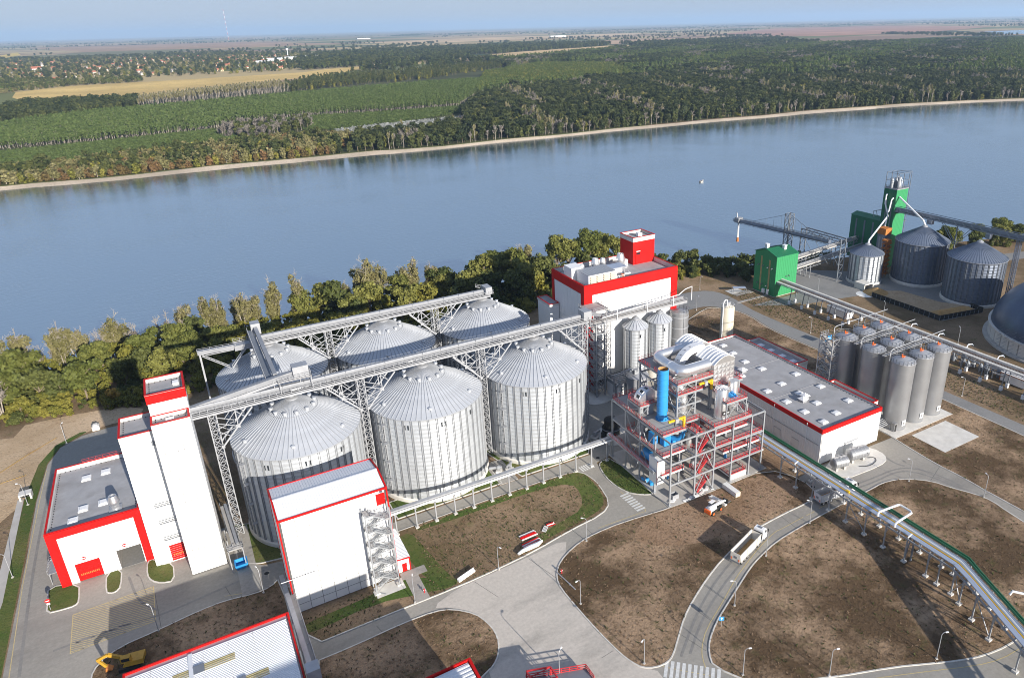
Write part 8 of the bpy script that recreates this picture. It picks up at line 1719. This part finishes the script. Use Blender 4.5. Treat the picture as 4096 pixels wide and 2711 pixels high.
gn_scatter('young_plantation', fill([(280.2,1001.8),(400.4,1050.5),(465.6,1086.4),(440.6,1143.4),(323.6,1149.2),(210.3,1173.8),(101.0,1147.7),(177.2,1003.7),(202.6,993.3)], 3.6, .2, .5), FZ, ('low',), 'low green plantation beside the silvery shrubs', .85, 1.3)
tallp = [(-186.5,1071.1),(-76.3,1074.4),(66.7,1106.2),(99.6,1161.3),(212.8,1186.3),(327.3,1161.8),(442.9,1159.1),(539.9,1317.8),(739.8,1456.2),(745.7,1675.5),(577.3,1665.7),(272.7,1580.1),(70.5,1501.7),(-93.2,1454.8),(-196.0,1348.4)]
P = fill(tallp, 5.6, .22, .35); gn_scatter('poplar_plantation', P, FZ, ('plant',), 'even plantation of young poplars in rows', .9, 1.12)
sun_p = [(566.2,1380.8),(728.8,1434.8),(1047.1,1503.4),(1312.3,2029.4),(1160.7,2246.8),(819.5,1926.5)]
P = fill(sun_p, 7.5); gn_scatter('light_green_wood', P, FZ, ('lime','lime','yell'), 'bright light green wood patch', .8, 1.15)
hedge = [(-199.3,1376.1),(-225.0,1586.8),(-205.2,1755.2),(-17.2,1689.2),(-11.3,1537.8),(-93.2,1454.8)]; gn_scatter('dark_hedgerow', fill(hedge, 10), FZ, ('round','green','round'), 'dark hedgerow trees before the golden field', .85, 1.3)
gn_scatter('pale_poplar_row', fill([(-18.2,1506.8),(-10.3,1638.3),(265.4,1855.3),(271.5,1720.7)], 8), FZ, ('pole',), 'row of pale stemmed tall poplars', .9, 1.15)
gn_scatter('green_poplar_row', fill([(260.9,1826.2),(448.5,2155.2),(622.9,2165.8),(1034.9,2427.2),(1013.2,2202.7),(650.6,1872.6),(361.8,1754.6),(274.8,1687.8)], 15), FZ, ('poplar','green','poplar','yell'), 'loose rows of green poplars and trees', .85, 1.2)
gn_scatter('grey_wood', fill([(64.3,1016.1),(81.7,1093.8),(128.0,1112.6),(192.5,1082.4),(179.0,1013.0),(107.9,962.4)], 8.5), FZ, ('greyw','bare','greyw','green'), 'grey silvery wood patch', .6, 1.15)
gn_scatter('silver_shrubs', fill([(196.7,966.8),(263.9,986.4),(384.9,994.0),(351.1,924.4),(282.3,896.3),(235.6,886.4)], 3.4), FZ, ('silver',), 'pale silvery willow scrub', .8, 1.4)
dark = [(p[0],p[1]) for p in BL if 165 <= p[0] <= 2400]+[(1562.6,690.4),(1645.8,920.5),(1279.8,1148.3),(1027.1,1439.2),(714.3,1386.7),(532.1,1278.3),(410.0,1057.0),(352.3,912.0),(277.2,880.8),(208.1,881.5)]
P = fill(dark, 8.4); P = P[(P[:,0] < 2600)]; m1 = patch(P, 150, 4, 1.35); m2 = patch(P, 110, 8, 1.0) & ~m1
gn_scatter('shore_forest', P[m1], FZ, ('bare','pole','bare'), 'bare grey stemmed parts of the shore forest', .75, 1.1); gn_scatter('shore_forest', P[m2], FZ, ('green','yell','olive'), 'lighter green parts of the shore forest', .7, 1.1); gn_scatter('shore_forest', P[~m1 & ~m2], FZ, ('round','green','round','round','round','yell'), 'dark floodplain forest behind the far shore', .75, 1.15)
farf = [(532.9,1300.8),(718.1,1413.9),(1010.8,1416.4),(1261.1,1131.2),(1622.1,906.9),(1903.7,688.7),(4386.1,1626.8),(3907.2,2220.5),(2988.9,2703.9),(1985.1,3147.1),(1290.6,3117.7),(979.6,2098.9)]
P = fill(farf, 17); P = P[~in_poly(P, sun_p)]; P = P[~in_poly(P, [(1171.0,3019.4),(1618.0,3456.2),(2418.1,3647.9),(2284.3,3282.6),(1365.4,2835.2)])]
m1 = patch(P, 420, 14, .25); m2 = patch(P, 300, 18, 1.0) & ~m1
gn_scatter('far_forest', P[m1], FZ, ('plant','lime','plant'), 'plantation blocks inside the far forest', 1.5, 1.9); gn_scatter('far_forest', P[m2], FZ, ('bare','greyw','olive'), 'greyish parts of the far forest', 1.5, 2.0, .75); gn_scatter('far_forest', P[~m1 & ~m2], FZ, ('round','round','green'), 'wide dark far forest', 1.6, 2.2, .62)  # dark round trees put the cloud shade into leaf colour
P = fill([(407.6,2310.5),(1060.0,2485.7),(1330.6,3213.5),(2052.9,3254.6),(3093.6,2799.2),(3877.5,3898.2),(2350.3,4870.1),(1187.4,4624.8),(614.8,3637.8)], 24); P = P[patch(P, 500, 21, -.3)]; gn_scatter('far_forest', P, FZ, ('green','lime','round'), 'far woods beyond the poplar rows', 1.6, 2.4, .7)
# village trees, then strips of trees in the open plain
vil = [(-462.6,3154.0),(-844.9,5955.9),(-163.9,5673.4),(523.5,5719.0),(1048.6,3920.2),(705.6,2899.3),(387.9,2650.4),(-34.9,2661.6),(-222.6,2528.0)]
P = fill(vil, 33); P = P[patch(P, 260, 31, -.9)]; gn_scatter('village_trees', P, FZ, ('green','round','olive','yell'), 'garden trees between the village houses', 1.0, 1.7, .8)
P = fill([(-328.4,2170.1),(-444.1,3017.9),(-196.4,2589.9),(-34.8,2607.7),(7.9,2411.5),(-206.0,2310.0)], 15); gn_scatter('village_trees', P, FZ, ('lime','olive','green'), 'light green willows in front of the village', 1.0, 1.5, .8)
rs_ = np.random.default_rng(44); strips = []
for i in range(95):
    d = rs_.uniform(4200, 26000)**1.0; a = rs_.uniform(R(24), R(100)); cx, cy = d*math.cos(a), d*math.sin(a); L = rs_.uniform(300, 2200)*(1+d/12000); an = R(-22)+rs_.choice([0,0,0,PI/2])+rs_.normal()*.12; w = rs_.uniform(10,60)*(1+d/7000)*(3 if rs_.random() < .25 else 1)
    n = int(min(700, L*w/ (30+d/160)**2*1.6))+6; u, v = rs_.uniform(-.5,.5,n)*L, rs_.uniform(-.5,.5,n)*w; strips.append(np.stack([cx+u*math.cos(an)-v*math.sin(an), cy+u*math.sin(an)+v*math.cos(an)],1))
P = np.vstack(strips)
for k_ in KEEP: P = P[~in_poly(P, k_)]
D = np.hypot(P[:,0],P[:,1]); gn_scatter('plain_tree_strips', P, FZ, ('round','green'), 'strips and clumps of trees across the distant plain', 1.7, 2.6, .55)
gn_scatter('undergrowth', np.vstack([fill([(-125,258),(-40,262),(-22,256),(0,254),(60,256),(150,262),(215,256),(222,280),(175,305),(100,312),(-120,312)], 3.4)]), 0.0, (), 'dark undergrowth below the riverside trees', .22, .5, meshes=[NEAR['lime'][i][0] for i in range(3)]+[NEAR['shrub'][0][0]])
# golden stubble field, green meadow and far water
def field(pts, c, nm='field', z=.2):
    m_ = ground_mat(nm+'_soil', [c, tuple(x*1.18 for x in c), tuple(x*.8 for x in c)], .006, .03, .2, .1); structure(MB().poly([(p[0],p[1],-5.2+z) for p in ccw(pts)]).build(nm, m_))
field([(-259.2,2045.6),(-274.0,2240.5),(-174.0,2392.0),(95.5,2433.9),(444.6,2510.4),(557.0,2656.8),(805.0,2756.8),(466.8,2240.0),(312.9,2163.8),(-16.3,1863.7),(-217.3,1877.9)], (.52,.37,.14), 'golden_field')
field([(383.5,2179.9),(785.0,2689.5),(1049.6,2709.3),(649.1,2255.0)], (.14,.15,.06), 'meadow', .26)
field([(1171.0,3019.4),(1618.0,3456.2),(2620.6,3953.4),(2457.7,3532.0),(1365.4,2835.2)], (.52,.37,.20), 'stubble_field', .3)
field([(-901.1,6045.0),(-973.2,8813.6),(-795.4,7358.4),(-774.8,5166.1)], (.50,.36,.09), 'golden_field', .34)
field([(-714.3,6391.0),(-257.9,8176.3),(732.0,7901.5),(230.7,6324.3),(-450.7,5518.3)], (.15,.14,.06), 'meadow', .38)
field([(-1274.8,12523.2),(1355.3,12014.3),(1855.5,7865.4),(1072.5,7589.5),(-374.3,7773.5)], (.32,.20,.12), 'ploughed_field', .42)
field([(4791.5,5730.2),(8766.9,8831.3),(10088.7,7804.8),(8163.7,4990.3),(5779.7,4042.8),(4511.1,4089.3)], (.36,.20,.135), 'ploughed_field', .46)
field(KEEP[5], (.50,.36,.21), 'ploughed_field', .5); field(KEEP[6], (.44,.30,.19), 'ploughed_field', .54)
structure(MB().poly([(p[0],p[1],-4.9) for p in ccw([(5556.7,3523.6),(5959.3,3566.0),(6522.3,3543.7),(5111.4,2771.5),(4917.3,2938.2)])]).build('river_water', M_['water']))
structure(MB().poly([(p[0],p[1],-5.08) for p in ccw([(p[0],p[1]-3) for p in BL if -350 <= p[0] <= 2400]+[(2919.6,1314.7),(1798.3,2522.4),(1151.8,2785.0),(410.5,2199.4),(295.5,2050.4),(-16.6,1810.4),(-212.3,1826.9),(-271.4,1662.0)])]).build('forest_floor', ground_mat('forest_floor', [(.055,.062,.026),(.08,.085,.035),(.06,.05,.03)], .02, .1, .5, .3)))
# ---- village houses, church, factory halls, water tower, mast
rv = np.random.default_rng(77); HM = []
def house_mesh(rc, wc, L, W, h, rh):
    mb = MB(); mb.box(-L/2,-W/2,-.5,L/2,W/2,h); mb.cur = 1; o = .5; mb.faces([(-L/2-o,-W/2-o,h-.1),(L/2+o,-W/2-o,h-.1),(L/2+o,W/2+o,h-.1),(-L/2-o,W/2+o,h-.1),(-L/2-o,0,h+rh),(L/2+o,0,h+rh)],[(0,1,5,4),(2,3,4,5),(3,0,4),(1,2,5),(3,2,1,0)]); mb.box(L*.2,-.4,h+rh*.5,L*.2+.8,.4,h+rh+1); mb.cur = 2
    for x in (-L*.3,0,L*.3): mb.box(x-.6,-W/2-.06,1,x+.6,-W/2-.004,2.4)
    me = bpy.data.meshes.new('house'); me.from_pydata(mb.v, [], mb.f)
    for m_ in (wc, rc, M_['glass']): me.materials.append(m_)
    me.polygons.foreach_set('material_index', mb.m); return me
hw_ = mat('pale_plaster', (.5,.47,.42), .8); rr_ = mat('red_tile_roof', (.33,.12,.07), .8, var=.15); gr_ = mat('grey_tile_roof', (.24,.22,.21), .8, var=.15); br_2 = mat('brown_tile_roof', (.26,.13,.08), .8, var=.15); yw = mat('ochre_plaster', (.6,.48,.3), .8)
HM = [(house_mesh(rr_, hw_, 13, 9, 4.4, 4),'village house with red roof'),(house_mesh(gr_, hw_, 12, 9, 4.2, 3.6),'village house with grey roof'),(house_mesh(br_2, yw, 12, 9, 4.2, 3.8),'ochre village house with brown roof'),(house_mesh(rr_, yw, 15, 9, 4.4, 4),'long ochre village house with red roof')]
HP = fill([(-425.8,3235.6),(-658.5,5146.2),(-260.2,5208.7),(222.1,4995.3),(687.3,4593.8),(705.6,2899.3),(288.1,2705.6),(-35.1,2717.8),(-238.3,2733.9)], 62, .42, .3, rv); rv.shuffle(HP); HP = HP[:210]
for p in HP:
    me, lb = HM[rv.choice(4, p=[.42,.22,.2,.16])]; o = bpy.data.objects.new('house', me); col.objects.link(o); o.location = (p[0],p[1],-5.2); o.rotation_euler = (0,0,rv.choice([0,PI/2])+.25+rv.normal()*.15); s_ = rv.uniform(.95,1.4); o.scale = (s_,s_,s_); tag(o, lb+(' near the church' if p[0] < 0 else ' in the middle of the village' if p[0] < 400 else ' near the distant works'), 'house', lb+'s')
ch = thing('church', 'white village church with orange red roof and pointed tower', 'church', (*(-350.9,3585.1),-5.2), None, True, .3); MB().box(-16,-7,0,16,7,11).build('nave_wall', M_['white'], ch); MB().faces([(-17,-8,10.9),(17,-8,10.9),(17,8,10.9),(-17,8,10.9),(-17,0,19),(17,0,19)],[(0,1,5,4),(2,3,4,5),(3,0,4),(1,2,5)]).build('roof', rr_, ch); MB().box(17.02,-4,0,25,4,24).build('tower', M_['cream'], ch); MB().faces([(16.5,-4.5,24.01),(25.5,-4.5,24.01),(25.5,4.5,24.01),(16.5,4.5,24.01),(21,0,38)],[(0,1,4),(1,2,4),(2,3,4),(3,0,4)]).build('spire', gr_, ch)
for i in range(5): MB().box(-13+i*6,-7.1,3,-11+i*6,-7.004,8).build('window', M_['glass'], ch)
for i, (vx, L, W, h) in enumerate((((545.9,3675.7),110,45,11),((650.1,3728.8),140,50,12),((780.8,3834.6),150,55,12),((892.3,3910.0),120,50,11),((455.6,3426.7),70,40,10),((597.0,3335.7),60,30,9))):
    t_ = thing('factory_hall', ('long white factory hall at the left of the distant works','white factory hall second from the left at the distant works','largest white factory hall of the distant works','white factory hall at the right end of the distant works','low white shed before the distant works','small white hall in front of the largest hall')[i], 'building', (*vx,-5.2), 'white halls of the distant works', True, -.25)
    MB().box(-L/2,-W/2,0,L/2,W/2,h).build('wall', M_['white'], t_); MB().box(-L/2-.5,-W/2-.5,h+.01,L/2+.5,W/2+.5,h+1.2).build('roof', M_['white_roof'], t_)
    for q in range(6): MB().box(-L/2+L*(q+.2)/6,-W/2-.2,2,-L/2+L*(q+.7)/6,-W/2-.01,5).build('window', M_['glass'], t_)
for i, vx in enumerate(((2905.3,11178.3),(4141.9,7567.5))): t_ = thing('factory_hall', 'far white hall building on the horizon plain', 'building', (*vx,-5.2), 'far halls near the horizon', True, -.3); MB().box(-90,-30,0,90,30,12).build('wall', M_['white'], t_); MB().box(-91,-31,12.01,91,31,14).build('roof', M_['bluepipe'], t_)
wt = thing('water_tower', 'slim white water tower with ball top beside the distant works', 'water tower', (*(647.1,3976.1),-5.2), None, True); MB().tube([(0,0,0),(0,0,34)],[2.4,1.6],12).build('shaft', M_['wpaint'], wt, True); MB().lathe(0,0,[(1.6,34),(6,39),(6.5,42),(5,45),(0,47)],18).build('tank', M_['wpaint'], wt, True)
ms = thing('radio_mast', 'red and white striped radio mast rising above the horizon', 'mast', (1249,12672,-5.2), None, True); MW = mat('mast_red', (.5,.06,.05), .6)
for i in range(14): MB().tube([(0,0,33*i),(0,0,33*i+32.9)],1.8,6).build('mast_section', M_['wpaint'] if i % 2 == 0 else MW, ms)
# ---- grass tufts of the plant's rough ground
def tuft(seed, h, n, lm):
    r = np.random.default_rng(seed); V = []; F = []
    for i in range(n):
        a = r.uniform(0,6.28); c_ = np.array([math.cos(a),math.sin(a),0])*r.uniform(0,.22); t_ = np.array([-math.sin(a),math.cos(a),0])*r.uniform(.04,.10); e = c_*r.uniform(1.4,2.6)+np.array([0,0,h*r.uniform(.5,1.1)]); b = len(V); V += [c_-t_, c_+t_, e+t_*.3, e-t_*.3]; F.append((b,b+1,b+2,b+3))
    return mesh_np('grass_tuft', np.array(V), np.array(F), [lm])
SLB = [(93.8,119.6,127.8,148.8),(170.1,110.7,197.2,142.7),(175.5,98.6,191.8,109.8),(3,130.5,34,146),(20.5,121.5,31.5,132),(-26,60,6,121.5),(8,70,30,94),(164,117,174,172),(171,187,178,194)]
def in_slabs(P):
    k = np.zeros(len(P), bool)
    for a, b, c_, d in SLB: k |= (P[:,0] > a) & (P[:,0] < c_) & (P[:,1] > b) & (P[:,1] < d)
    return k
TM = [tuft(i, .26, 9, LM['tuft']) for i in range(3)]; TG = [tuft(9+i, .3, 9, LM['tuftg']) for i in range(3)]
for key, step, ms_, thr in (('big',1.15,TM,-.2),('right',1.2,TM,-.2),('botmid',1.1,TM,-.2),('shed',1.1,TM,-.2),('farright',1.3,TM,-.2),('backfield',1.4,TM,-.2),('mid',.8,TM+TG,-.6),('tri',.6,TG,-3)):
    P = fill(ISL[key], step, .5); P = P[~in_slabs(P)]; P = P[patch(P, 9, len(key), thr) | patch(P, 3, 2+len(key), .2)]; gn_scatter('grass', P, .11, (), 'dry grass tufts', .4, 1.1, meshes=ms_+TG[:1])
P = fill([(205,225),(222,232),(224,215),(224,150),(222,60),(211,60),(211,120),(209,172),(208,200),(212,226)], 1.0, .5); gn_scatter('grass', P, .0, (), 'dry grass tufts beside the back road', .6, 1.5, meshes=TM+TG)
# ------------------------------------------------------------------ the air: one closed box of thin haze
hz = bpy.data.materials.new('haze_air'); hz.use_nodes = True; hn = hz.node_tree.nodes; hn.remove(hn['Principled BSDF']); pv = hn.new('ShaderNodeVolumePrincipled'); pv.inputs['Color'].default_value = (.50,.71,1,1); pv.inputs['Density'].default_value = 4.6e-5; pv.inputs['Anisotropy'].default_value = .1
hz.node_tree.links.new(pv.outputs[0], hn['Material Output'].inputs['Volume'])
structure(MB().box(-70000,-9000,-12,70000,70000,480).build('haze', hz), 'stuff')
